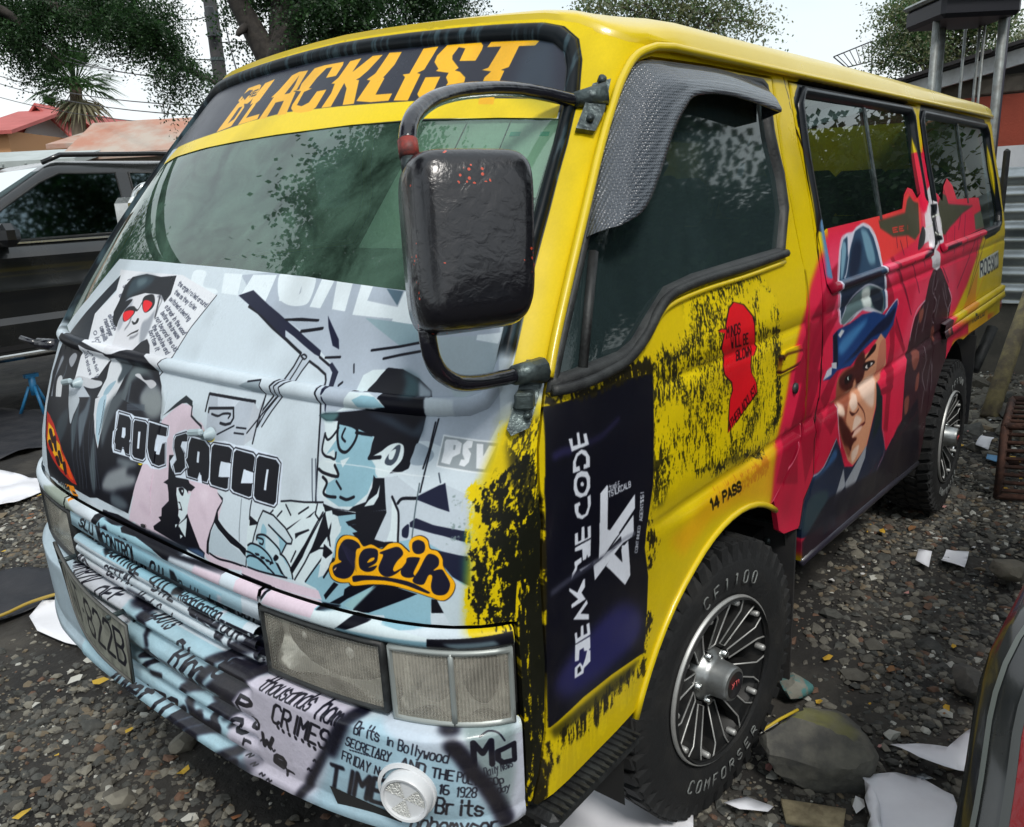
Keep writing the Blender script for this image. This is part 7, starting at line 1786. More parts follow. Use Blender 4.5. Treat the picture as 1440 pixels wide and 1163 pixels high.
b.tube([Mx@Vector((.19*math.cos(a),.19*math.sin(a),0)) for a in np.linspace(0,2*math.pi,33)[:-1]],.014,8,closed=True);b.tube([Mx@Vector((-.19,0,0)),Mx@Vector((.19,0,0))],.012,6);b.tube([Mx@Vector((0,0,0)),Mx@Vector((0,0,-.35))],.03,8);b.build('steering_wheel',M['black'],VAN)
# ---------------------------------------------------------------- ground
rng=np.random.default_rng(7);random.seed(7)
def gh(x,y):
    x=np.asarray(x,float);y=np.asarray(y,float)
    return .012*np.sin(x*2.1+1.3*np.sin(y*1.7))+.012*np.sin(y*3.1+x*.8)+.006*np.sin(x*7.3)*np.sin(y*6.1)-.012
dirt=mat('dark_gravelly_earth',(.018,.017,.016),.95,noise=(1.7,.9,(.070,.064,.054),.46,.66),bump=(38,.9,8))
xs=np.unique(np.concatenate([np.linspace(-220,-6,14),np.arange(-6,12,.06),np.linspace(12,260,18)]));ys=np.unique(np.concatenate([np.linspace(-220,-6,14),np.arange(-6,8,.06),np.linspace(8,300,20)]))
X,Y=np.meshgrid(xs,ys,indexing='ij')
near=np.clip(1-np.maximum(np.abs(X-2)-9,0)/5,0,1)*np.clip(1-np.maximum(np.abs(Y)-7,0)/5,0,1)
Z=gh(X,Y)*near+(rng.random(X.shape)-.5)*.010*near
nx_,ny_=X.shape;idx=np.arange(nx_*ny_).reshape(nx_,ny_)
Fq=np.stack([idx[:-1,:-1],idx[1:,:-1],idx[1:,1:],idx[:-1,1:]],-1).reshape(-1,4)
tag(fast_mesh('ground',np.stack([X,Y,Z],-1).reshape(-1,3),Fq,dirt,smooth=True),kind='structure')
# gravel
ico=[];_t=(1+5**.5)/2
for a,b_ in ((-1,_t),(1,_t),(-1,-_t),(1,-_t)): ico+= [(a,b_,0),(0,a,b_),(b_,0,a)]
ICO=np.array(ico);ICO/=np.linalg.norm(ICO[0])
def hull_faces(P):
    n=len(P);F=[]
    for i in range(n):
        for j in range(n):
            for k in range(n):
                if i<j and i<k and j!=k:
                    nn=np.cross(P[j]-P[i],P[k]-P[i])
                    if np.all((P-P[i])@nn<=1e-9) and np.linalg.norm(nn)>1e-9: F.append((i,j,k))
    return F
IF=np.array(hull_faces(ICO))
def stones(name,n,region,size,mats,seed,flat=.6,dens_=None):
    r=np.random.default_rng(seed);pts=[]
    while len(pts)<n:
        x=r.uniform(region[0],region[1],n*2);y=r.uniform(region[2],region[3],n*2)
        k=r.random(n*2)<dens_(x,y) if dens_ is not None else np.ones(n*2,bool)
        pts+= list(zip(x[k],y[k]))
    P=np.array(pts[:n]);s=size[0]+(size[1]-size[0])*r.random(n)**3.2
    V=ICO[None]*(1+ (r.random((n,12,1))-.5)*.65)
    V=V*np.stack([.75+r.random(n)*.7,.75+r.random(n)*.5,flat*(.6+.7*r.random(n))],-1)[:,None]*s[:,None,None]
    a=r.random(n)*6.283;ca,sa=np.cos(a),np.sin(a);tl=(r.random(n)-.5)*.9
    x=V[...,0]*ca[:,None]-V[...,1]*sa[:,None];y=V[...,0]*sa[:,None]+V[...,1]*ca[:,None];z=V[...,2]+x*np.tan(tl*.5)[:,None]
    zz=gh(P[:,0],P[:,1])
    V=np.stack([x+P[:,0:1],y+P[:,1:2],z+zz[:,None]+(s*flat*.35)[:,None]],-1).reshape(-1,3)
    F=(IF[None]+np.arange(n)[:,None,None]*12).reshape(-1,3);mi=np.repeat(r.choice(len(mats),n,p=[.36,.18,.30,.08,.04,.04][:len(mats)] if len(mats)==6 else None),len(IF))
    return tag(fast_mesh(name,V,F,mats,mi=mi,smooth=False),kind='stuff')
sm=[mat('grey_stone',(.105,.10,.085),.85,noise=(30,.5,(.06,.056,.048)),bump=(80,.3)),mat('pale_stone',(.20,.19,.155),.85,noise=(30,.5,(.11,.10,.085))),mat('dark_stone',(.045,.047,.043),.8,noise=(25,.5,(.12,.12,.11))),mat('tan_stone',(.15,.12,.08),.85),mat('whitish_stone',(.42,.42,.38),.8),mat('brown_stone',(.13,.075,.05),.85)]
def dn(x,y):
    n=.5+.5*np.sin(x*1.9+2*np.sin(y*1.3))*np.sin(y*2.3+1.1*np.sin(x*2.1))
    under=(np.abs(y)<.6)&(x>.2)&(x<4.3)
    return np.clip(.02+1.15*n**1.3,0,1)*np.where(under,.15,1)
tag(stones('gravel',44000,(.6,8.0,-2.4,-.35),(.004,.019),sm,1,.6,dn),'loose grey gravel along the flank of the van')
stones('gravel',30000,(-.6,2.0,-1.2,3.4),(.004,.019),sm,2,.6,dn)
stones('gravel',2600,(.4,8,-2.6,3.4),(.016,.042),sm,3,.55,lambda x,y:dn(x,y)*.8*np.where(x<1.6,.25,1))
stones('gravel',9000,(-.2,3,-2.0,3.0),(.003,.006),sm,4,.6,dn)
# bits of litter: leaves, chips, paper scraps
def scraps(name,n,region,size,mats,seed):
    r=np.random.default_rng(seed);V=[];F=[]
    P=np.stack([r.uniform(region[0],region[1],n),r.uniform(region[2],region[3],n)],1)
    for i in range(n):
        s=size[0]+(size[1]-size[0])*r.random()**2;a=r.random()*6.28;k=5;z=gh(*P[i])+.012+.012*r.random();o=len(V)
        for j in range(k):
            t=a+6.283*j/k;rr=s*(.5+.6*r.random());V.append((P[i,0]+rr*math.cos(t)*1.3,P[i,1]+rr*math.sin(t)*.8,z+r.random()*s*.5))
        F.append(tuple(range(o,o+k)))
    return tag(fast_mesh(name,np.array(V),np.array(F),mats,mi=r.integers(0,len(mats),n)),kind='stuff')
scraps('litter_scraps',300,(.7,7,-2.4,-.5),(.006,.03),[mat('scrap_white',(.6,.6,.6),.8),mat('scrap_yellow',(.55,.33,.03),.8),mat('scrap_orange',(.24,.12,.05),.8),mat('scrap_pink',(.45,.22,.2),.7),mat('scrap_grey',(.3,.32,.33),.7)],11)
scraps('litter_scraps',160,(-.4,1.8,-.6,3.4),(.006,.028),[mat('leaf_yellow',(.55,.36,.04),.8),mat('leaf_brown',(.25,.10,.04),.8),mat('scrap_pale',(.5,.5,.46),.8)],12)
# bigger single stones
def rock(name,loc,dim,seed,m,label,sub=2,rz=0,group=None):
    import bmesh
    bm=bmesh.new();bmesh.ops.create_icosphere(bm,subdivisions=sub+1,radius=1);r=np.random.default_rng(seed)
    D=r.normal(size=(16,3));D/=np.linalg.norm(D,axis=1,keepdims=True);T=.70+.34*r.random(16)
    for v in bm.verts:
        p=np.array(v.co);p=p/(np.sum(np.abs(p)**3.6)**(1/3.6))
        for d,t in zip(D,T):
            k=p@d
            if k>t: p=p-d*(k-t)
        p=p*(1+.03*math.sin(9*p[0]+seed)*math.sin(8*p[1])+.02*math.sin(21*p[2]+3*p[0]))
        v.co=Vector(p*np.array(dim)/2)
    me=bpy.data.meshes.new(name);bm.to_mesh(me);bm.free();me.materials.append(m)
    me.polygons.foreach_set('use_smooth',[True]*len(me.polygons));me.set_sharp_from_angle(angle=R_(28))
    o=bpy.data.objects.new(name,me);o.location=loc;o.rotation_euler=(r.random()*.3,r.random()*.3,rz);link(o);tag(o,label,'stone',group);return o
rockm=mat('big_rock',(.075,.075,.07),.9,noise=(9,.8,(.15,.14,.12)),bump=(35,.6,7))
mossy=mat('mossy_rock',(.06,.06,.056),.9,noise=(9,.9,(.15,.145,.12)),bump=(22,1.0,9))
t_=mossy.node_tree;p_=t_.nodes['Principled BSDF'];g_=N(t_,'ShaderNodeNewGeometry');s_=N(t_,'ShaderNodeSeparateXYZ');r_=N(t_,'ShaderNodeMapRange');r_.inputs[1].default_value=.90;r_.inputs[2].default_value=1.0;r_.inputs[4].default_value=.7
src=p_.inputs['Base Color'].links[0].from_socket;x_=N(t_,'ShaderNodeMix',data_type='RGBA');x_.inputs[7].default_value=(.17,.17,.035,1)
t_.links.new(g_.outputs['Normal'],s_.inputs[0]);t_.links.new(s_.outputs[2],r_.inputs[0]);t_.links.new(r_.outputs[0],x_.inputs[0]);t_.links.new(src,x_.inputs[6]);t_.links.new(x_.outputs[2],p_.inputs['Base Color'])
rock('large_stone',(1.19,-.985,.055),(.30,.21,.19),5,mossy,'large dark stone with yellow green moss on top, beside the front wheel',3,rz=-.75)
teal=mat('teal_paint_rock',(.20,.20,.17),.8,noise=(14,.95,(.06,.20,.20),.48,.54),bump=(60,.4))
rock('painted_stone',(1.50,-.83,.025),(.115,.10,.065),8,teal,'small pale stone with a smear of teal paint right of the front wheel')
rock('stone',(1.80,-1.27,.03),(.17,.13,.09),9,rockm,'dark block of stone half hidden by the car corner',rz=.7)
rock('stone',(2.70,-1.22,.03),(.17,.13,.08),10,mat('tan_rock',(.17,.155,.12),.9,noise=(12,.6,(.09,.085,.07)),bump=(50,.5)),'rough tan stone alone on the gravel at the right edge')
rock('stone',tuple(atz(170,1125,.02)),(.085,.06,.05),12,sm[1],'pale flat stone below the bumper at the bottom left',1)
rock('stone',tuple(atz(240,950,.02)),(.07,.05,.04),13,sm[0],'grey stone beside the number plate shadow',1)
rock('stone',tuple(atz(130,1020,.015)),(.07,.06,.03),14,sm[2],'dark flat stone left of the gravel heap under the plate',1)
rock('stone',tuple(atz(258,1045,.025)),(.085,.065,.06),15,sm[1],'rounded pale stone under the middle of the bumper',1)
# ---------------------------------------------------------------- sheets of vinyl backing paper
wht=mat('backing_paper',(.80,.81,.86),.45,noise=(5,.3,(.58,.59,.64)))
def sheet(name,outline,label,curl=(),zoff=.02,seed=0,step=.03,amp=.010,group='sheets of white backing paper thrown on the ground',m=wht,cat='paper'):
    """outline in ground metres"""
    o=dens(outline,step);A=np.array(o);G=np.array([(x,y) for x in np.arange(A[:,0].min(),A[:,0].max(),step) for y in np.arange(A[:,1].min(),A[:,1].max(),step)])
    G=G[pip(G,o)];V,_,Fc,_,_,_=delaunay_2d_cdt([Vector(p) for p in o]+[Vector(g) for g in G],[(i,(i+1)%len(o)) for i in range(len(o))],[],0,1e-6)
    V=np.array([tuple(v) for v in V]);T=np.array([f for f in Fc if len(f)==3]);T=T[pip(V[T].mean(1),o)]
    z=gh(V[:,0],V[:,1])+zoff+amp*np.sin(V[:,0]*17+seed)*np.sin(V[:,1]*13+seed*2)+amp*.8*np.abs(np.sin(V[:,0]*6+V[:,1]*9+seed))
    P=np.stack([V[:,0],V[:,1],z],1)
    for (px,py,dx,dy,rad) in curl:   # roll up everything beyond a line
        d=(V[:,0]-px)*dx+(V[:,1]-py)*dy;k=d>0;an=np.clip(d/rad,0,4.2)
        P[k,0]+=dx*(rad*np.sin(an[k])-d[k]);P[k,1]+=dy*(rad*np.sin(an[k])-d[k]);P[k,2]+=rad*(1-np.cos(an[k]))
    me=bpy.data.meshes.new(name);me.from_pydata([tuple(p) for p in P],[],[tuple(t) for t in T]);me.materials.append(m);me.polygons.foreach_set('use_smooth',[True]*len(T))
    ob=link(bpy.data.objects.new(name,me));sol=ob.modifiers.new('thickness','SOLIDIFY');sol.thickness=.0012;tag(ob,label,cat,group);return ob
def gp_(l,z=.02): return [tuple(atz(x,y,z)[:2]) for x,y in l]
sheet('backing_sheet',gp_([(40,862),(60,846),(100,842),(160,845),(240,880),(240,925),(148,921),(120,910),(52,886)]),'creased white backing sheet on the gravel beyond the bumper at the left',seed=1)
sheet('backing_sheet',gp_([(-60,668),(0,660),(40,672),(62,674),(58,690),(20,706),(-60,720)]),'crumpled white sheet at the left edge beside the dark mat',seed=2,amp=.02)
sheet('backing_sheet',gp_([(762,1140),(800,1100),(828,1088),(908,1088),(938,1135),(975,1145),(975,1185),(900,1260),(760,1260)]),'white backing sheet under the open step in front of the front tyre',seed=3,amp=.03,zoff=.05)
c1=atz(1330,1060,.02)
sheet('backing_sheet',gp_([(1182,1136),(1215,1100),(1260,1090),(1300,1096),(1340,1120),(1350,1163),(1330,1230),(1200,1240)]),'large white sheet with a rolled corner beside the mossy stone',curl=[(*atz(1222,1110,.02)[:2],-.35,.936,.016)],seed=4,amp=.020,zoff=.03)
sheet('backing_sheet',gp_([(1250,1075),(1290,1058),(1330,1075),(1365,1052),(1420,1050),(1400,1110),(1345,1102),(1290,1092)]),'smaller white sheet partly under the corner of the dark car',seed=5,amp=.03,zoff=.05)
sheet('film_offcut',gp_([(1238,1092),(1300,1086),(1312,1094),(1240,1106)]),'strip of printed black film lying between the white sheets',seed=6,group=None,m=mat('printed_film',(.02,.03,.05),.15,coat=.5,noise=(30,.9,(.5,.55,.6))),cat='film strip')
sheet('wood_chip_board',gp_([(1098,1118),(1190,1132),(1186,1160),(1106,1148)]),'splintered pale plank lying below the mossy stone',seed=7,group=None,amp=.001,m=mat('pale_wood',(.36,.30,.18),.8,noise=(40,.6,(.16,.12,.07))),cat='plank').modifiers['thickness'].thickness=.014
sheet('crushed_paper',gp_([(1018,1128),(1050,1118),(1088,1132),(1080,1140),(1040,1138)]),'small crushed strip of pale paper left of the splintered plank',seed=8,group=None,amp=.01)
b=MB();p0,p1=atz(1068,1030,.02),atz(1122,998,.03);b.tube([p0,(np.array(p0)+p1)/2+[0,0,.004],p1],.0045,8);st_=b.build('stick',mat('yellow_stick',(.62,.45,.03),.5));tag(st_,'short yellow and white stick lying beside the front tyre','stick')
b=MB();b.tube([p0,np.array(p0)*.55+np.array(p1)*.45],.0048,8);b.build('white_end',mat('stick_white',(.6,.6,.56),.6),st_)
for i,(q,sz,lb) in enumerate([((1345,775),(.10,.05),'white torn paper strip on the gravel beyond the front wheel'),((1300,778),(.05,.03),'small white scrap left of the torn strip'),((1385,624),(.14,.04),'white paper band behind the rear tyre'),((1398,645),(.05,.04),'blue and white wrapper next to the rusty grate')]):
    c=atz(*q,.03);sheet('paper_scrap',[(c[0]-sz[0],c[1]-sz[1]),(c[0]+sz[0],c[1]-sz[1]*.6),(c[0]+sz[0]*.8,c[1]+sz[1]),(c[0]-sz[0]*.7,c[1]+sz[1]*.8)],lb,seed=20+i,group=None,amp=.015,zoff=.03,m=wht if i<3 else mat('blue_wrapper',(.10,.30,.55),.4),cat='paper scrap')
# dark mat, cloth and hose on the left
blk=mat('dark_tarp',(.014,.016,.022),.6,noise=(7,.5,(.04,.04,.045)),bump=(25,.4))
sheet('dark_mat',gp_([(-140,585),(-60,575),(90,575),(96,610),(64,625),(0,646),(-140,668)]),'dark rubber mat on the ground beneath the raised grey SUV',seed=9,group=None,m=blk,cat='mat',step=.08,zoff=.025)
sheet('black_cloth',gp_([(-80,815),(0,810),(90,800),(110,825),(90,838),(0,868),(-80,880)]),'black cloth crumpled on the ground left of the number plate',seed=10,group=None,m=blk,cat='cloth',amp=.02)
b=MB();b.tube(cr3([atz(-60,882,.03),atz(0,866,.03),atz(45,846,.04),atz(95,832,.04),atz(150,826,.03),atz(230,830,.03)]),.007,8);tag(b.build('yellow_hose',mat('hose_yellow',(.35,.24,.03),.45)),'thin yellow hose crossing the black cloth','hose')
# ---------------------------------------------------------------- grey SUV behind
suvm=mat('graphite_car_paint',(.014,.016,.018),.2,metal=.35,coat=.8,noise=(2.5,.35,(.035,.035,.032)))
suvg=mat('tinted_car_glass',(.13,.17,.19),.03,metal=1)
trimc=mat('silver_trim',(.62,.63,.62),.25,metal=.8)
SV=empty('parked_suv',(2.6,6.2,0),'dark graphite SUV raised on a blue jack stand, side-on behind the van at left','suv')
def spart(b,name,m,**k):
    b.v=[(x-2.6,y-6.2,z) for x,y,z in b.v];return b.build(name,m,SV,**k)
b=MB()
zr=[(.46,.06),(.50,.01),(.62,-.01),(.75,-.02),(.80,.012),(.90,.0),(.96,-.012),(1.00,-.030),(1.03,-.026),(1.10,-.01),(1.20,-.006),(1.245,-.014),(1.27,.0),(1.31,.03),(1.345,.07)]
xs_=[-.15,.1,.3,1.0,1.6,2.2,2.9,3.6,4.3,4.7,4.85];V=[]
for x in xs_:
    e=max(0,(.45-x))*.5+max(0,(x-4.4))*.5
    zt=1.345 if x>1.3 else 1.18+.1*max(0,x)
    for z,dy in zr: V.append((x,5.35+dy+e,.46+(z-.46)*(zt-.46)/.885))
m_=len(zr);b.add(V,[(i*m_+j,(i+1)*m_+j,(i+1)*m_+j+1,i*m_+j+1) for i in range(len(xs_)-1) for j in range(m_-1)])
b.add([(x,5.41 if .4<x<4.4 else 5.6,1.345 if x>1.3 else 1.18+.1*max(0,x)) for x in xs_]+[(x,7.1,1.345 if x>1.3 else 1.18+.1*max(0,x)) for x in xs_],[(i,i+1,i+1+len(xs_),i+len(xs_)) for i in range(len(xs_)-1)])
b.box((-.15,6.2,.8),(.04,1.3,.7));b.box((2.4,6.2,.55),(4.8,1.5,.1))
spart(b,'body',suvm,sharp=25)
b=MB();bot_=[(1.25,5.42),(4.75,5.42),(4.75,7.0),(1.25,7.0)];top_=[(2.25,5.56),(4.45,5.56),(4.45,6.85),(2.25,6.85)]
V=[(x,y,1.34) for x,y in bot_]+[(x,y,1.93) for x,y in top_]+[(x+.1*(1 if x<3 else -1),y+(.12 if y<6 else -.12),1.975) for x,y in top_]
b.add(V,[(0,1,5,4),(1,2,6,5),(2,3,7,6),(3,0,4,7),(4,5,9,8),(5,6,10,9),(6,7,11,10),(7,4,8,11),(8,9,10,11)],smooth=True);cr_o=spart(b,'cabin_roof',suvm);bv=cr_o.modifiers.new('rounding','BEVEL');bv.width=.07;bv.segments=4;bv.limit_method='ANGLE'
def yg(z): return 5.42+.14*(z-1.34)/.59
def win(nm,pts):
    b=MB();b.add([(x,yg(z)-.006,z) for x,z in pts],[tuple(range(len(pts)))],smooth=False);o=spart(b,nm,suvg)
    b=MB();b.tube([(x,yg(z)-.006,z) for x,z in pts],.010,6,closed=True);spart(b,'window_seal',M['black'])
win('front_window',[(1.50,1.37),(2.78,1.38),(2.78,1.87),(2.32,1.87),(2.15,1.80),(1.85,1.62)]);win('rear_window',[(2.90,1.38),(3.75,1.40),(3.70,1.86),(2.90,1.87)])
b=MB();b.add([(1.22,5.5,1.36),(1.22,6.95,1.36),(2.20,6.8,1.92),(2.20,5.62,1.92)],[(0,1,2,3)],smooth=False);spart(b,'windscreen',glass_mat('suv_screen',(.4,.5,.5),(.3,.4,.38),.3))
b=MB();b.tube([(2.25,5.64,1.96),(2.4,5.64,2.02),(3.2,5.64,2.035),(4.2,5.64,2.02),(4.35,5.64,1.97)],.020,8);spart(b,'roof_rail',suvm)
b=MB();b.box((2.2,5.335,.508),(3.4,.03,.035),bev=.01);spart(b,'sill_trim',trimc)
b=MB();b.box((2.3,5.405,1.352),(1.9,.02,.014));spart(b,'belt_trim',trimc)
b=MB();b.box((1.72,5.22,1.42),(.16,.26,.17),bev=.05);b.box((1.76,5.37,1.38),(.08,.08,.06));spart(b,'wing_mirror',mat('mirror_black',(.012,.013,.015),.2,coat=.5))
b=MB();b.tube([(2.84,5.36+.0,.55),(2.84,5.345,.9),(2.84,5.36,1.34)],.004,5);spart(b,'door_gap',M['dark'])
b=MB();b.box((2.3,5.36,.66),(3.6,.03,.24),bev=.01);spart(b,'side_cladding',mat('cladding',(.012,.012,.014),.5))
for x in (.75,3.95):
    b=MB();b.lathe([(.20,.0),(.35,.0),(.37,-.04),(.37,-.22),(.2,-.24)],40,M=Matrix.Translation((x,5.46,.39))@Matrix.Rotation(math.pi,4,'Z'));spart(b,'tyre',rub)
J=MB();jc=Vector((1.80,5.50,0))
for a in range(3):
    t=a*2.094+.5;J.tube([jc+Vector((.13*math.cos(t),.13*math.sin(t),0)),jc+Vector((.03*math.cos(t),.03*math.sin(t),.22))],.014,4)
J.tube([jc+Vector((0,0,.15)),jc+Vector((0,0,.30))],.028,8);J.box(jc+Vector((0,0,.31)),(.10,.05,.03))
tag(J.build('jack_stand',mat('blue_paint',(.02,.16,.34),.45)),'small blue jack stand under the sill of the dark SUV','jack stand')
# ---------------------------------------------------------------- corner of a dark car at the lower right
rh=Vector(rt);rh.z=0;rh.normalize();fh=Vector(fw);fh.z=0;fh.normalize()
def carcorner():
    C=empty('parked_car',(1.4,-2.0,0),'rear corner of a dark car with a red tail lamp at the lower right edge','car')
    edge=[(1322,1260,1.24),(1336,1190,1.25),(1343,1150,1.255),(1351,1110,1.26),(1358,1070,1.27),(1364,1030,1.28),(1370,990,1.30),(1378,955,1.31),(1392,915,1.33),(1410,880,1.35),(1428,855,1.37),(1450,835,1.40),(1490,815,1.43),(1560,800,1.5)]
    Pc=[Vector(at(*q)) for q in edge];low=Pc[0].copy();Pc=[Vector((low.x,low.y,.28)),Vector((low.x,low.y,.34))]+Pc
    def surf(off,th0,th1,i0=0,i1=None,n=16,ext=True):
        V=[];rows=Pc[i0:i1]
        for p in rows:
            c=p+rh*.22;row=[]
            if ext: row.append(c-rh*.22+fh*2.0+rh*1.75)
            for k in range(n+1):
                t=th0+(th1-th0)*k/n;row.append(c-rh*math.cos(t)*(.22+off)-fh*math.sin(t)*(.16+off))
            if ext: row.append(c+rh*1.5-fh*.20)
            V.append(row)
        m=len(V[0]);b=MB();b.add([Vector(v)-Vector((1.4,-2.0,0)) for r in V for v in r],[(i*m+j,i*m+j+1,(i+1)*m+j+1,(i+1)*m+j) for i in range(len(V)-1) for j in range(m-1)]);return b
    surf(0,0,math.pi/2).build('body',mat('black_car_paint',(.014,.016,.017),.22,coat=.7,noise=(6,.4,(.04,.042,.04))),C)
    surf(.006,R_(30),R_(90),2,12,10,False).build('tail_lamp',mat('red_lens',(.17,.003,.005),.15,coat=.2,bump=(50,.2)),C)
    surf(.004,R_(12),R_(15),4,13,3,False).build('lamp_seam',mat('seam_grey',(.10,.115,.11),.4),C)
    surf(.007,R_(26),R_(30),2,12,3,False).build('lamp_rim',mat('rim_grey',(.05,.055,.055),.4),C)
carcorner()
# ---------------------------------------------------------------- yard wall with corrugated sheets, post, stand, grate (right)
stm=[mat('wall_stone_a',(.16,.145,.12),.9,noise=(14,.6,(.09,.08,.065)),bump=(30,.5)),mat('wall_stone_b',(.21,.18,.15),.9,noise=(14,.6,(.12,.10,.08)),bump=(30,.5))]
WX=8.1
Wl=empty('yard_wall',(WX,-2,0),'low stone building with red and white painted bands and a sloping roof edge at the right','building')
def wpart(b,nm,m,par=None): b.v=[(x-WX,y+2,z) for x,y,z in b.v];return b.build(nm,m,par or Wl)
b=MB();b.box((WX+.2,.6,1.1),(.3,3.6,2.2));wpart(b,'wall',mat('mortar',(.13,.12,.10),.95,bump=(20,.5)))
b=MB();b.box((WX+.02,.6,1.95),(.06,3.6,.44));wpart(b,'red_band',mat('red_oxide_paint',(.36,.065,.035),.7,noise=(5,.5,(.26,.05,.03)),bump=(60,.3)))
b=MB();b.box((WX+.02,.6,1.62),(.06,3.6,.22));wpart(b,'white_band',mat('white_wall_paint',(.70,.72,.75),.8,noise=(6,.4,(.55,.57,.60))))
b=MB();b.box((WX+.12,.6,2.22),(.10,3.6,.25));bk=wpart(b,'wall',stm[0])
blk_=None;r=random.Random(3);k=0
for row in range(2):
    y=-1.2+(.22 if row%2 else 0)
    while y<1.9:
        wd=.36+.12*r.random();z=2.255+row*.15
        if z+.09<2.41-.21*(y+.31):
            b=MB();b.box((WX+.03+.01*r.random(),y+wd/2,z),(.06,wd-.02,.14),bev=.012);o=wpart(b,'stone_block',stm[r.randrange(2)])
        y+=wd
b=MB();yl,yr=2.4,-1.4;zl,zr2=1.86,2.62
for (o_,t_2,xx) in ((0,.13,-.12),):
    b.add([(WX+xx,yl,zl),(WX+xx,yr,zr2),(WX+xx,yr,zr2+t_2),(WX+xx,yl,zl+t_2),(WX+xx+.06,yl,zl),(WX+xx+.06,yr,zr2),(WX+xx+.06,yr,zr2+t_2),(WX+xx+.06,yl,zl+t_2)],[(0,1,2,3),(7,6,5,4),(0,4,5,1),(3,2,6,7)],smooth=False)
wpart(b,'fascia_board',mat('white_fascia',(.78,.80,.82),.7,noise=(8,.4,(.36,.38,.40))))
b=MB();b.add([(WX-.2,yl,zl+.14),(WX-.2,yr,zr2+.14),(WX+6,yr,zr2+.3),(WX+6,yl,zl+.3),(WX-.2,yl,zl+.17),(WX-.2,yr,zr2+.17),(WX+6,yr,zr2+.33),(WX+6,yl,zl+.33)],[(0,1,2,3),(7,6,5,4),(0,4,5,1)],smooth=False)
for i in range(16):
    t=i/16;b.box((WX-.18,yl+(yr-yl)*t,zl+(zr2-zl)*t+.17),(.1,.22,.03),rx=-.2)
wpart(b,'roof_edge',mat('dark_tiles',(.03,.028,.03),.8))
b=MB();b.box((6.6,-.4,.26),(.25,2.6,.56));tag(b.build('stone_kerb',mat('dirty_block',(.07,.068,.06),.9,noise=(6,.7,(.13,.12,.10)),bump=(20,.6))),'low dirty block wall below the corrugated sheets','wall')
cor=mat('galvanised_sheet',(.42,.46,.48),.35,metal=.7,noise=(4,.6,(.22,.25,.26)))
def corr(nm,x,y0,y1,z0,z1,pitch,lab):
    n=int((z1-z0)/pitch*10);V=[];F=[]
    for i in range(n+1):
        z=z0+(z1-z0)*i/n;dx=.022*math.sin(2*math.pi*(z-z0)/pitch)
        for j in range(5):
            y=y0+(y1-y0)*j/4;V.append((x+dx+.02*math.sin(j*1.7),y,z+.01*math.sin(j)))
    for i in range(n):
        for j in range(4): F.append((i*5+j,i*5+j+1,(i+1)*5+j+1,(i+1)*5+j))
    b=MB();b.add(V,F);o=b.build(nm,cor);s=o.modifiers.new('thickness','SOLIDIFY');s.thickness=.002;tag(o,lab,'metal sheet')
corr('corrugated_sheet',6.5,-1.4,.8,.99,1.53,.125,'upper corrugated galvanised sheet beneath the white wall band')
corr('corrugated_sheet',6.44,-1.4,.8,.53,1.02,.125,'lower corrugated galvanised sheet overlapped by the one above')
b=MB();pa=atz(1390,588,0);b.tube([pa,pa+np.array([.35,-.05,.45]),pa+np.array([.75,-.12,.98])],[.055,.05,.048],8);tag(b.build('wooden_post',mat('weathered_wood',(.13,.11,.08),.9,noise=(12,.9,(.28,.24,.12)),bump=(30,.6))),'weathered wooden post leaning in front of the corrugated sheets','post')
# stand
ST=empty('water_tank_stand',tuple(Vector(at(1360,60,6.4))*Vector((1,1,0))) if False else (0,0,0),'grey metal pipe stand with a dark platform rising beside the rear of the van roof','stand')
gm=mat('grey_pipe',(.26,.29,.29),.5,metal=.3,noise=(15,.6,(.14,.13,.12)));dkm=mat('dark_pipe',(.03,.03,.045),.5)
def vpole(px,py,D,r,m,nm,ztop=2.90,lean=(0,0)):
    p=at(px,py,D);b=MB();b.tube([(p[0]+lean[0],p[1]+lean[1],0),(p[0],p[1],ztop)],r,8);b.build(nm,m,ST)
for q in ((1317,30,6.4,.028,gm),(1326,40,6.7,.026,gm),(1412,20,6.4,.034,gm),(1414,40,6.6,.030,dkm),(1356,60,6.9,.012,gm),(1376,60,6.7,.012,gm),(1383,60,6.7,.011,gm)): vpole(*q,'pipe_leg')
a0=at(1308,22,6.3);a1=at(1420,12,6.3);b=MB();mid=(a0+a1)/2;ln=np.linalg.norm((a1-a0)[:2]);ang=math.atan2((a1-a0)[1],(a1-a0)[0])
pz=at(1360,14,6.4)[2];b.box((mid[0]+.2,mid[1]+.1,pz),(ln,.6,.16),rz=ang,bev=.03);b.build('platform',mat('platform_dark',(.012,.013,.02),.5),ST)
b=MB();b.box((mid[0]+.18,mid[1]+.08,pz+.09),(ln+.06,.66,.04),rz=ang,bev=.02);b.build('platform_rim',gm,ST)
# rusty grate
rust=mat('rusty_steel',(.055,.030,.024),.85,noise=(18,.8,(.13,.06,.04)),bump=(60,.5))
g0=atz(1402,700,0);G=empty('rusty_grate',tuple(g0),'rusty iron crate of welded bars standing on the gravel behind the rear wheel','crate')
def bar(a,c,nm='bar',s=.014):
    b=MB();b.tube([a,c],s,4);b.build(nm,rust,G)
L0=Vector((0,0,0));Rr=Vector((.30,-.95,0));Bk=Vector((.55,.05,0))
for p in (L0,Rr,Bk,Bk+Rr): bar(p,p+Vector((0,0,.36)),'corner_post',.018)
for h in (.01,.36):
    for a,c in ((L0,Rr),(L0,Bk),(Bk,Bk+Rr),(Rr,Rr+Bk)): bar(a+Vector((0,0,h)),c+Vector((0,0,h)),'frame',.018)
for i in range(1,9): bar(L0+Vector((0,0,.04*i)),Rr+Vector((0,0,.04*i)),'bar',.010)
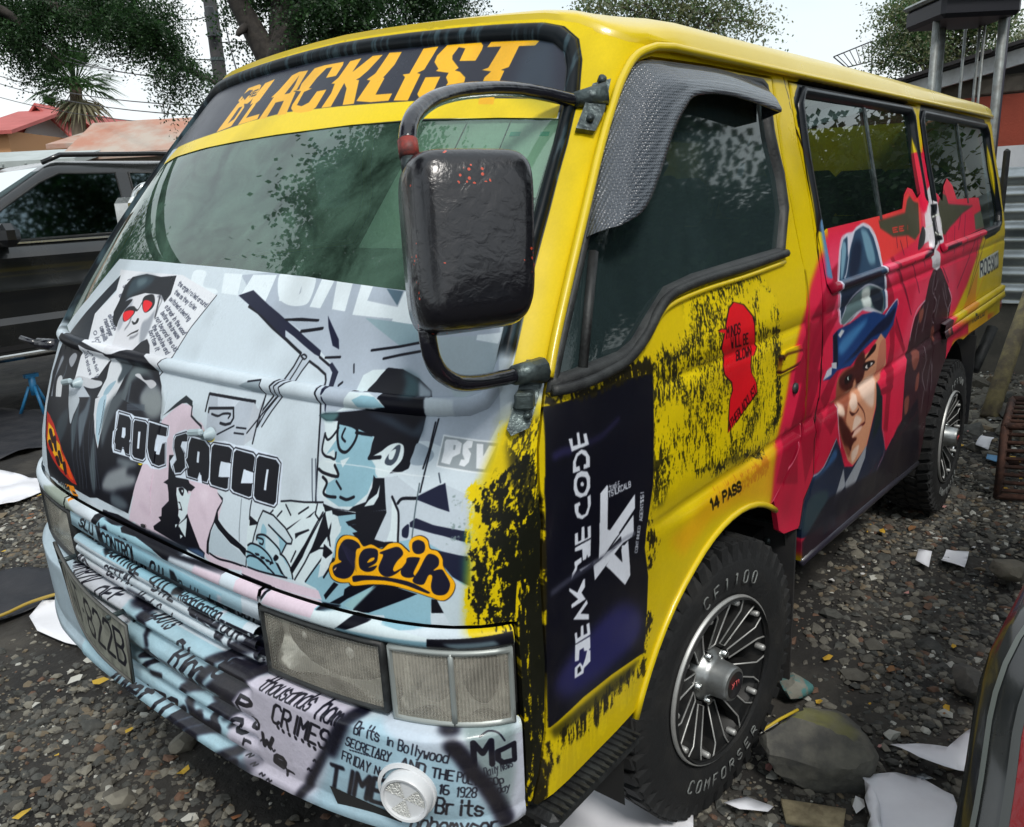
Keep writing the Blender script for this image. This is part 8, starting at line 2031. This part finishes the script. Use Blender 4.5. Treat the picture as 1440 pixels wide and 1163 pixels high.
for i in range(1,6): bar(L0+Bk*(i/6)+Vector((0,0,.36)),L0+Bk*(i/6)+Rr+Vector((0,0,.36)),'bar',.010)
b=MB();b.box(G.location+Vector((.35,-.35,.40)),(.5,.4,.05),rz=.3,bev=.01);tag(b.build('metal_plate',mat('blue_grey_plate',(.05,.06,.09),.5)),'dark blue grey plate lying on top of the rusty crate','plate')
# rubble heap by the wall
stones('rubble',260,(4.6,6.3,-1.9,-.3),(.03,.09),sm+[],9,.7)
# ---------------------------------------------------------------- far buildings (left)
rz_=math.atan2(rt[1],rt[0])
def far_box(nm,px0,px1,pyt,D,depth,label,wallm,roofm,kind='gable',rh_=1.2,ov=.3,wins=()):
    a=at(px0,pyt,D);c=at(px1,pyt,D);wd=np.linalg.norm((c-a)[:2]);h=a[2]*.5+c[2]*.5;E=empty(nm,(a[0],a[1],0),label,'building',rz=rz_)
    b=MB();b.box((wd/2,depth/2,h/2),(wd,depth,h));b.build('wall',wallm,E)
    b=MB()
    if kind=='gable_end':
        b.prism([(-.02,h),(wd+.02,h),(wd/2,h+rh_)],.0,depth);b.build('gable',wallm,E);b=MB()
        for s_ in (-1,1):
            x0_,x1_=(wd/2,-ov) if s_<0 else (wd/2,wd+ov);z0_,z1_=h+rh_+.05,h-ov*.5
            b.add([(x0_,-ov,z0_),(x1_,-ov,z1_),(x1_,depth+ov,z1_),(x0_,depth+ov,z0_),(x0_,-ov,z0_+.12),(x1_,-ov,z1_+.12),(x1_,depth+ov,z1_+.12),(x0_,depth+ov,z0_+.12)],[(0,1,2,3),(4,5,6,7),(0,1,5,4),(1,2,6,5)],smooth=False)
    elif kind=='gable':
        b.add([(-ov,-ov,h-.15),(wd+ov,-ov,h-.15),(wd+ov,depth/2,h+rh_),(-ov,depth/2,h+rh_),(wd+ov,depth+ov,h-.15),(-ov,depth+ov,h-.15),(-ov,-ov,h-.02),(wd+ov,-ov,h-.02),(wd+ov,depth/2,h+rh_+.13),(-ov,depth/2,h+rh_+.13)],[(0,1,2,3),(3,2,4,5),(6,7,8,9),(0,1,7,6),(1,2,8,7),(0,3,9,6)],smooth=False)
        for i in range(int(wd/.5)):
            b.box((i*.5,depth/4-.1,h+rh_/2+.0),(.04,depth/2+.5,.03),rx=math.atan2(rh_+.15,depth/2+ov))
    b.build('roof',roofm,E)
    for (x,z,w_,h_) in wins:
        b=MB();b.box((x*wd,-.03,z*h),(w_,.08,h_));b.build('window',suvg,E)
    return E
redr=mat('red_tin_roof',(.42,.09,.08),.6,noise=(1.2,.5,(.30,.07,.06)));rusr=mat('rusty_tin_roof',(.40,.19,.13),.8,noise=(.8,.9,(.42,.38,.33)));stw=mat('pale_block_wall',(.36,.33,.27),.9,noise=(1.5,.6,(.22,.20,.16)),bump=(8,.5));wwl=mat('white_render',(.62,.64,.64),.8)
far_box('house',22,108,205,34,9,'white gabled house with a red tin roof left of the palm','' or wwl,redr,'gable_end',1.5,.3,((.2,.72,.7,.7),))
far_box('house',-40,10,185,30,8,'small orange walled house with a red roof at the left edge',mat('orange_render',(.50,.26,.12),.8),redr,'gable',1.0,.4)
hb=far_box('warehouse',92,330,196,24,9,'long pale block building with a rusty tin roof behind the SUV',stw,rusr,'gable',.9,.4,((.12,.8,.8,.5),(.35,.8,.8,.5)))
lk=far_box('lean_to',112,300,212,19,3,'low lean-to with rust red sheets in front of the long building',stw,rusr,'gable',.7,.3)
far_box('canopy_shed',-80,96,227,18,3,'low white roofed shed behind the front of the SUV',stw,mat('white_sheet_roof',(.42,.47,.47),.6,noise=(2,.5,(.30,.34,.33))),'gable',.18,.3)
# ---------------------------------------------------------------- utility pole and wires
p=at(303,60,16);UP=empty('utility_pole',(p[0],p[1],0),'dark wooden utility pole with a grey box, left of the windscreen banner','utility pole')
b=MB();b.tube([(0,0,0),(0,0,9.5)],[.15,.11],12);b.build('pole',mat('creosote_wood',(.045,.045,.05),.85,noise=(6,.6,(.09,.085,.08)),bump=(15,.4)),UP)
b=MB();b.box((-.14,-.16,at(290,36,16)[2]),(.14,.14,.55),bev=.02);b.build('meter_box',mat('box_dark',(.03,.035,.04),.5),UP)
for py in (22,50,83): b=MB();b.lathe([(.142,-.03),(.142,.03)],14,M=Matrix.Translation((0,0,at(303,py,16)[2]))@Matrix.Rotation(R_(90),4,'X'));b.build('steel_band',M['steel'],UP)
wm_=mat('wire_black',(.03,.03,.035),.6)
wlab=['upper of two close wires passing above the palm to the pole','lower of two close wires passing above the palm to the pole','lowest wire, crossing the palm just above the house roofs','steep wire starting near the palm top and rising to the pole','short wire at the very top, left of the pole','high wire from the upper left edge to the pole','steep wire dropping from the pole top to the van roof','wire sagging from the upper left edge behind the boughs','wire leaving the pole to the right behind the big tree']
for i,(a,c,D1,D2) in enumerate([((-60,86),(302,149),26,16),((-60,96),(302,163),26,16),((-60,118),(290,176),30,20),((60,64),(302,106),24,16),((200,-6),(302,18),20,16),((-60,30),(302,84),26,16.1),((310,0),(345,128),16,8),((-40,40),(260,112),30,20),((306,60),(760,-30),16,20)]):
    A_=at(*a,D1);B_=at(*c,D2);P=[A_+(B_-A_)*t-np.array([0,0,1.2*t*(1-t)]) for t in np.linspace(0,1,14)]
    b=MB();b.tube(P,.011,4);tag(b.build('overhead_wire',wm_),wlab[i],'wire','overhead wires')
# lattice mast far right
b=MB()
A_=[at(*q,40) for q in ((1172,80),(1226,58),(1226,86),(1190,95))];
for s_ in range(4): b.tube([A_[s_],A_[(s_+1)%4]],.03,4)
for t in np.linspace(.1,.9,6): b.tube([A_[0]+(A_[1]-A_[0])*t,A_[3]+(A_[2]-A_[3])*t],.02,4)
for t in (A_[3],A_[2]): b.tube([t,(t[0],t[1],0)],.04,4)
tag(b.build('lattice_frame',wm_),'thin far lattice frame above the van roof at the right','lattice')
# ---------------------------------------------------------------- trees
lfd=mat('leaf_dark_green',(.018,.045,.016),.55);lfm=mat('leaf_mid_green',(.035,.085,.025),.55);lfl=mat('leaf_light_green',(.085,.14,.05),.6);lfo=mat('leaf_olive',(.12,.13,.055),.6)
lfp=mat('leaf_hazed',(.19,.21,.13),.7)  # distant haze put into the leaf colour of the farther trees
for m in (lfd,lfm,lfl,lfo,lfp):
    p_=m.node_tree.nodes['Principled BSDF'];t=m.node_tree;o_=t.nodes['Material Output'];tr=N(t,'ShaderNodeBsdfTranslucent');tr.inputs[0].default_value=tuple(min(1,v*1.6) for v in p_.inputs['Base Color'].default_value[:3])+(1,);mxs=N(t,'ShaderNodeMixShader');mxs.inputs[0].default_value=.35;t.links.new(p_.outputs[0],mxs.inputs[1]);t.links.new(tr.outputs[0],mxs.inputs[2]);t.links.new(mxs.outputs[0],o_.inputs[0])
barkd=mat('bark_dark',(.022,.019,.017),.95,noise=(9,.7,(.06,.052,.045)),bump=(20,.8))
def leaves(name,cl,n,ln,wd,mats,parent,seed,droop=.3,frond=0):
    """cl=[(x,y,z,r[,squash])] clusters; frond>0 groups leaflets in pinnate sprays"""
    r=np.random.default_rng(seed);cl=np.array([c if len(c)==5 else (*c,.8) for c in cl],float);wt=cl[:,3]**2.2;wt/=wt.sum()
    nc=n//max(frond,1);k=r.choice(len(cl),nc,p=wt);d=r.normal(size=(nc,3));d/=np.linalg.norm(d,axis=1,keepdims=True)
    rad=cl[k,3]*(r.random(nc)**.45);c=cl[k,:3]+d*rad[:,None]*np.stack([np.ones(nc),np.ones(nc),cl[k,4]],1)
    # knock out random voids so that sky shows through
    vd=np.sin(c[:,0]*2.9+seed)*np.sin(c[:,1]*3.1+2)*np.sin(c[:,2]*3.7+seed*.7);keep=vd>-.32;c=c[keep];nc=len(c)
    ax=r.normal(size=(nc,3));ax[:,2]=ax[:,2]*.5-droop;ax/=np.linalg.norm(ax,axis=1,keepdims=True)
    sd_=np.cross(ax,r.normal(size=(nc,3)));sd_/=np.linalg.norm(sd_,axis=1,keepdims=True)
    mi=r.choice(len(mats),nc)
    if frond:
        m=frond;V=[];t=np.linspace(0,1,m)
        L_=ln*(5+3*r.random(nc));cc=c[:,None]+ax[:,None]*(t[None,:,None]*L_[:,None,None]);cc[...,2]-=(t**2)[None]*L_[:,None]*.35
        sg=np.where(np.arange(m)%2==0,1,-1)[None,:,None];dr=sd_[:,None]*sg*.85+ax[:,None]*.5+r.normal(size=(nc,m,3))*.15;dr/=np.linalg.norm(dr,axis=2,keepdims=True)
        l2=ln*(1-.5*np.abs(t-.4))[None,:,None]*1.0
        w2=np.cross(dr,np.array([0,0,1.])+r.normal(size=(nc,m,3))*.4);w2/=np.linalg.norm(w2,axis=2,keepdims=True)
        V=np.stack([cc,cc+dr*l2*.5+w2*wd,cc+dr*l2,cc+dr*l2*.5-w2*wd],2).reshape(-1,3);mi=np.repeat(mi,m)
    else:
        l_=ln*(.6+.8*r.random(nc))[:,None];V=np.stack([c,c+ax*l_*.5+sd_*wd,c+ax*l_,c+ax*l_*.5-sd_*wd],1).reshape(-1,3)
    F=np.arange(len(V)).reshape(-1,4)
    return tag(fast_mesh(name,V,F,mats,parent,mi=mi),kind='stuff')
def limbs(b,paths):
    for P,r0,r1 in paths:
        P=cr3(P);b.tube(P,list(np.linspace(r0,r1,len(P))),7)
def sprays(pts,r0,r1,per,seed,jit):
    rr=np.random.default_rng(seed);out=[]
    for p in pts:
        for _ in range(per): out.append((*(np.array(p)+rr.normal(size=3)*jit),rr.uniform(r0,r1),.8))
    return out
# big tree behind the windscreen
def tree_big():
    p=at(392,120,12);T=empty('shade_tree',(0,0,0),'large dark tree with a forked trunk behind the front of the van roof','tree')
    b=MB();limbs(b,[([(p[0]+.3,p[1],0),(p[0]+.15,p[1],1.5),at(395,112,12),at(402,60,12),at(404,0,12),at(410,-90,12)],.34,.20),([at(392,106,12),at(372,70,11.9),at(350,30,11.8),at(334,0,11.7),at(300,-80,11.5)],.20,.12),
        ([at(403,40,12),at(450,-10,11.5),at(520,-60,11)],.14,.06),([at(350,34,11.8),at(338,44,11.6),at(334,50,11.6)],.07,.03),([at(404,20,12),at(470,-20,12.5),at(600,-40,13)],.12,.05)]);b.build('trunk',barkd,T)
    cl=[]
    for q in [(450,20,11.5,.55),(480,50,11.8,.5),(520,15,11.5,.6),(560,45,12,.45),(590,10,12.2,.5),(620,25,12.5,.35),(430,62,12.2,.35),(465,78,12,.25),(500,70,12,.3),(380,8,12.5,.35),(430,-20,12,.6),(330,18,12.6,.22),(345,60,12.6,.16),(545,-30,12,.8),(640,0,13,.3),(360,-40,12,.7),(470,-60,12,1.0),(600,-60,12.5,.9),(356,88,12.8,.12),(415,45,12.4,.25),(525,60,12.6,.28)]: cl.append((*at(q[0],q[1],q[2]),q[3],.75))
    leaves('crown',cl,70000,.062,.019,[lfd,lfd,lfm],T,21,.25,12)
tree_big()
# overhanging boughs at the upper left, from a tree standing beside the yard
def tree_over():
    T=empty('overhanging_tree',(0,0,0),'feathery tree whose drooping boughs hang into the sky at the upper left','tree')
    D=7.5;tb=np.array([-3.4,6.4,0.])
    b=MB();hub_=np.array([-2.6,5.8,4.6])
    P1=[at(-60,-60,7.2),at(30,-20,7.3),at(90,18,7.4),at(150,30,7.5),at(200,45,7.5),at(225,70,7.5),at(260,95,7.5),at(300,115,7.5),at(322,128,7.5)]
    P2=[at(-80,10,7.0),at(-10,10,7.1),at(30,35,7.2),at(55,60,7.3),at(90,90,7.3)]
    limbs(b,[([tb,tb+[.1,-.1,2.5],hub_],.24,.18),([hub_]+P1,.10,.008),([hub_]+P2,.07,.006),([hub_,np.array([-2.4,4.4,6]),np.array([-1.6,3.4,6.6])],.12,.03),([hub_,np.array([-3.5,4.4,6]),np.array([-4.2,3.2,6.4])],.12,.03),([hub_,np.array([-1.6,5.5,6.2]),np.array([-.6,5.2,6.8])],.10,.03),([at(150,30,7.5),at(180,10,7.6),at(215,-20,7.7)],.03,.01)]);b.build('trunk',barkd,T)
    cl=[]
    for q in [(20,15,.22),(60,10,.22),(100,20,.18),(140,12,.22),(180,20,.24),(220,25,.20),(150,38,.12),(195,50,.16),(232,52,.14),(30,45,.16),(10,40,.14),(60,38,.10),(28,70,.10),(45,85,.09),(20,58,.12),(60,74,.09),(72,90,.07),(240,75,.14),(225,95,.10),(262,88,.12),(248,110,.09),(285,105,.10),(240,125,.06),(300,122,.08),(265,128,.05),(322,118,.07),(250,145,.04),(212,36,.14),(90,-10,.3),(160,-15,.3),(230,0,.14),(0,0,.25),(125,38,.05),(118,30,.1),(40,105,.04),(55,112,.03),(280,85,.05)]: cl.append((*at(q[0],q[1],7.4+.3*math.sin(q[0])),q[2],.75))
    leaves('foliage',cl,46000,.040,.0085,[lfd,lfd,lfm],T,22,.9,14)
    cl2=[(-2.2,4.6,6.3,1.1),(-1.4,3.6,6.8,1.0),(-3.3,4.4,6.2,1.0),(-4.2,3.3,6.4,1.0),(-1.0,5.2,6.9,.9),(-2.8,3.2,6.9,1.0),(-.4,4.3,7.4,.8),(-3.6,5.8,6.6,1.0),(-1.8,2.2,7.3,.9),(-5.0,4.4,6.8,1.0),(-4.6,1.8,7.0,.8)]
    leaves('crown',cl2,46000,.13,.045,[lfd,lfm],T,23,.3,8)
tree_over()
def simple_tree(nm,label,D,base_px,clp,n,ln,wd,mats,seed,tr=.12,frond=8,droop=.2):
    p=at(base_px[0],base_px[1],D);T=empty(nm,(0,0,0),label,'tree');b=MB();c0=np.array([at(q[0],q[1],D) for q in clp])
    top=c0.mean(0);paths=[([(p[0],p[1],0),(p[0],p[1],top[2]*.45),(p[0]*.5+top[0]*.5,p[1]*.5+top[1]*.5,top[2]*.75)],tr,tr*.6)]
    for c in c0: paths.append(([(p[0]*.5+top[0]*.5,p[1]*.5+top[1]*.5,top[2]*.75),(c+top)/2+[0,0,-.2],c],tr*.4,tr*.08))
    limbs(b,paths);b.build('trunk',mat('bark_'+nm,(.10,.085,.07),.9),T)
    leaves('crown',[(*at(q[0],q[1],D+(i%3-1)*.5),q[2]*D/1138,.7) for i,q in enumerate(clp)],n,ln,wd,mats,T,seed,droop,frond)
simple_tree('far_acacia','faint flat-topped acacia beyond the middle of the van roof',34,(940,60),[(840,8,26),(880,4,30),(915,14,34),(950,22,30),(985,10,34),(1020,18,30),(1050,30,22),(1075,36,12),(905,30,26),(935,42,20),(1000,38,20),(860,-20,40),(960,-20,44),(1040,-8,30)],14000,.20,.045,[lfo,lfp,lfl],31,.16)
simple_tree('yellow_green_tree','light green tree behind the pipe stand at the upper right',17,(1330,200),[(1262,20,26),(1290,8,30),(1330,20,34),(1372,14,34),(1405,30,24),(1260,52,22),(1288,66,26),(1318,84,26),(1350,70,28),(1380,90,18),(1240,82,14),(1275,92,16),(1300,40,22),(1345,40,26),(1320,-20,44),(1395,70,14)],36000,.08,.022,[lfo,lfl,lfp,lfm],32,.12)
simple_tree('distant_tree','pale far tree to the right of the pipe stand',30,(1425,160),[(1430,66,18),(1442,52,18),(1420,80,12),(1450,75,20)],5000,.14,.035,[lfp],33,.1)
simple_tree('bare_tree','thin sparse tree tip standing above the van roof',38,(680,30),[(650,18,14),(672,10,14),(690,22,8),(668,26,10)],1500,.14,.02,[lfp],34,.05)
b=MB()
for (x0_,y0_,x1_,y1_) in ((232,190,230,132),(230,160,222,140),(231,165,240,150),(231,150,218,148),(230,145,236,135),(231,172,224,165)): b.tube([at(x0_,y0_,22),at(x1_,y1_,22)],.012,4)
tag(b.build('dry_sapling',mat('dry_twig',(.10,.10,.10),.9)),'bare dry sapling against the sky above the rusty roof','sapling')
# palms
def palm(px,pytop,pybase,D,R,label,seed,n=46):
    p=at(px,pybase,D);c=at(px,pytop,D);T=empty('palm_tree',(p[0],p[1],0),label,'palm tree',)
    b=MB();b.tube([(0,0,0),(.05,0,c[2]*.5),(c[0]-p[0],c[1]-p[1],c[2])],[R*.16,R*.14,R*.12],10);b.build('trunk',mat('palm_bark',(.14,.11,.08),.95,bump=(10,.8)),T)
    r=np.random.default_rng(seed);O=np.array([c[0]-p[0],c[1]-p[1],c[2]])
    for kk,(mt_,nn,el0,el1,dr,nm) in enumerate(((lfm,n*2,-.45,1.45,.35,'fan_leaf'),(mat('dry_palm_leaf',(.16,.15,.09),.9),n//3,-1.35,-.75,.3,'dry_leaf'))):
        for i in range(nn):
            az=r.random()*6.283;el=r.uniform(el0,el1);d=np.array([math.cos(az)*math.cos(el),math.sin(az)*math.cos(el),math.sin(el)]);s_=np.cross(d,[0,0,1]);s_/=np.linalg.norm(s_);u=np.cross(s_,d)
            b=MB();L_=R*(.75+.35*r.random());m=9;V=[O+d*L_*.45]
            for j in range(m):
                a=(j/(m-1)-.5)*2.4;t=d*math.cos(a)+s_*math.sin(a);tip=O+d*L_*.45+t*L_*.6-np.array([0,0,L_*dr*.35]);V+= [O+d*L_*.45+t*L_*.3+s_*.02,tip,O+d*L_*.45+t*L_*.3-s_*.05+u*.02]
            F=[(0,1+3*j,2+3*j,3+3*j) for j in range(m)];b.tube([O,O+d*L_*.45],.015,3);b.add(V,F,smooth=False);b.build(nm,mt_,T)
palm(106,118,215,26,1.5,'tall fan palm with a skirt of dry leaves behind the houses',41)
palm(72,152,200,38,.75,'small pale fan palm left of the taller palm',42,22)
# ---------------------------------------------------------------- beyond the camera: what the paint and glass reflect
far_box('shop_row',-900,-300,150,14,5,'pale shop row on the far side of the yard, outside the photograph',wwl,rusr,'gable',1.0,.3)
E_=empty('yard_building',(-3,-9.5,0),'long pale building opposite the flank of the van','building')
b=MB();b.box((3.5,-2,1.5),(12,4,3.0));b.build('wall',mat('cream_render',(.16,.15,.13),.85,noise=(1,.5,(.10,.095,.08))),E_);b=MB();b.box((3.5,-2,3.08),(12.8,4.8,.15));b.build('roof',rusr,E_)
for i in range(4): b=MB();b.box((-.5+2.6*i,.0,1.6),(1.0,.08,1.2));b.build('window',suvg,E_)
def refl_tree(x,y,h,R,seed,label):
    T=empty('yard_tree',(x,y,0),label,'tree');b=MB();limbs(b,[([(0,0,0),(.1,0,h*.4),(0,.1,h*.7)],.2,.12),([(0,.1,h*.6),(R*.4,R*.3,h*.9)],.1,.03),([(0,.1,h*.6),(-R*.4,R*.2,h*.9)],.1,.03)]);b.build('trunk',barkd,T)
    rr=np.random.default_rng(seed);cl=[(*(np.array([0,0,h])+rr.normal(size=3)*np.array([R*.5,R*.5,R*.28])),R*.34,.8) for _ in range(14)]
    leaves('crown',cl,20000,.13,.04,[lfd,lfm],T,seed,.2,6)
refl_tree(4.2,-6.4,5.6,2.7,51,'dense yard tree across from the sliding door, outside the photograph')
refl_tree(7.6,-4.9,2.4,2.0,52,'dense yard tree across from the rear wheel, outside the photograph')
refl_tree(11.5,-7.0,3.4,2.6,54,'spreading yard tree behind the parked car, outside the photograph')
refl_tree(9.8,-3.5,2.2,1.3,55,'low yard tree nearest to the corrugated sheets, outside the photograph')
E2=empty('pale_hut',(14.5,-3.6,0),'pale hut with a dark roof at the far corner of the yard, outside the photograph','building')
b=MB();b.box((0,0,1.5),(3,2.6,3.0));b.build('wall',wwl,E2);b=MB();b.box((0,0,3.08),(3.5,3.1,.14));b.build('roof',rusr,E2)
refl_tree(5.8,-7.2,3.0,2.0,56,'low bushy yard tree by the pale building, outside the photograph')
refl_tree(6.9,-5.6,7.2,2.4,57,'tall yard tree across from the dark SUV, outside the photograph')
refl_tree(-.4,10.8,4.6,2.9,58,'wide leafy yard tree beyond the front of the SUV, outside the photograph')
refl_tree(-5.5,-4.5,5,2.4,53,'yard tree behind the photographer, outside the photograph')
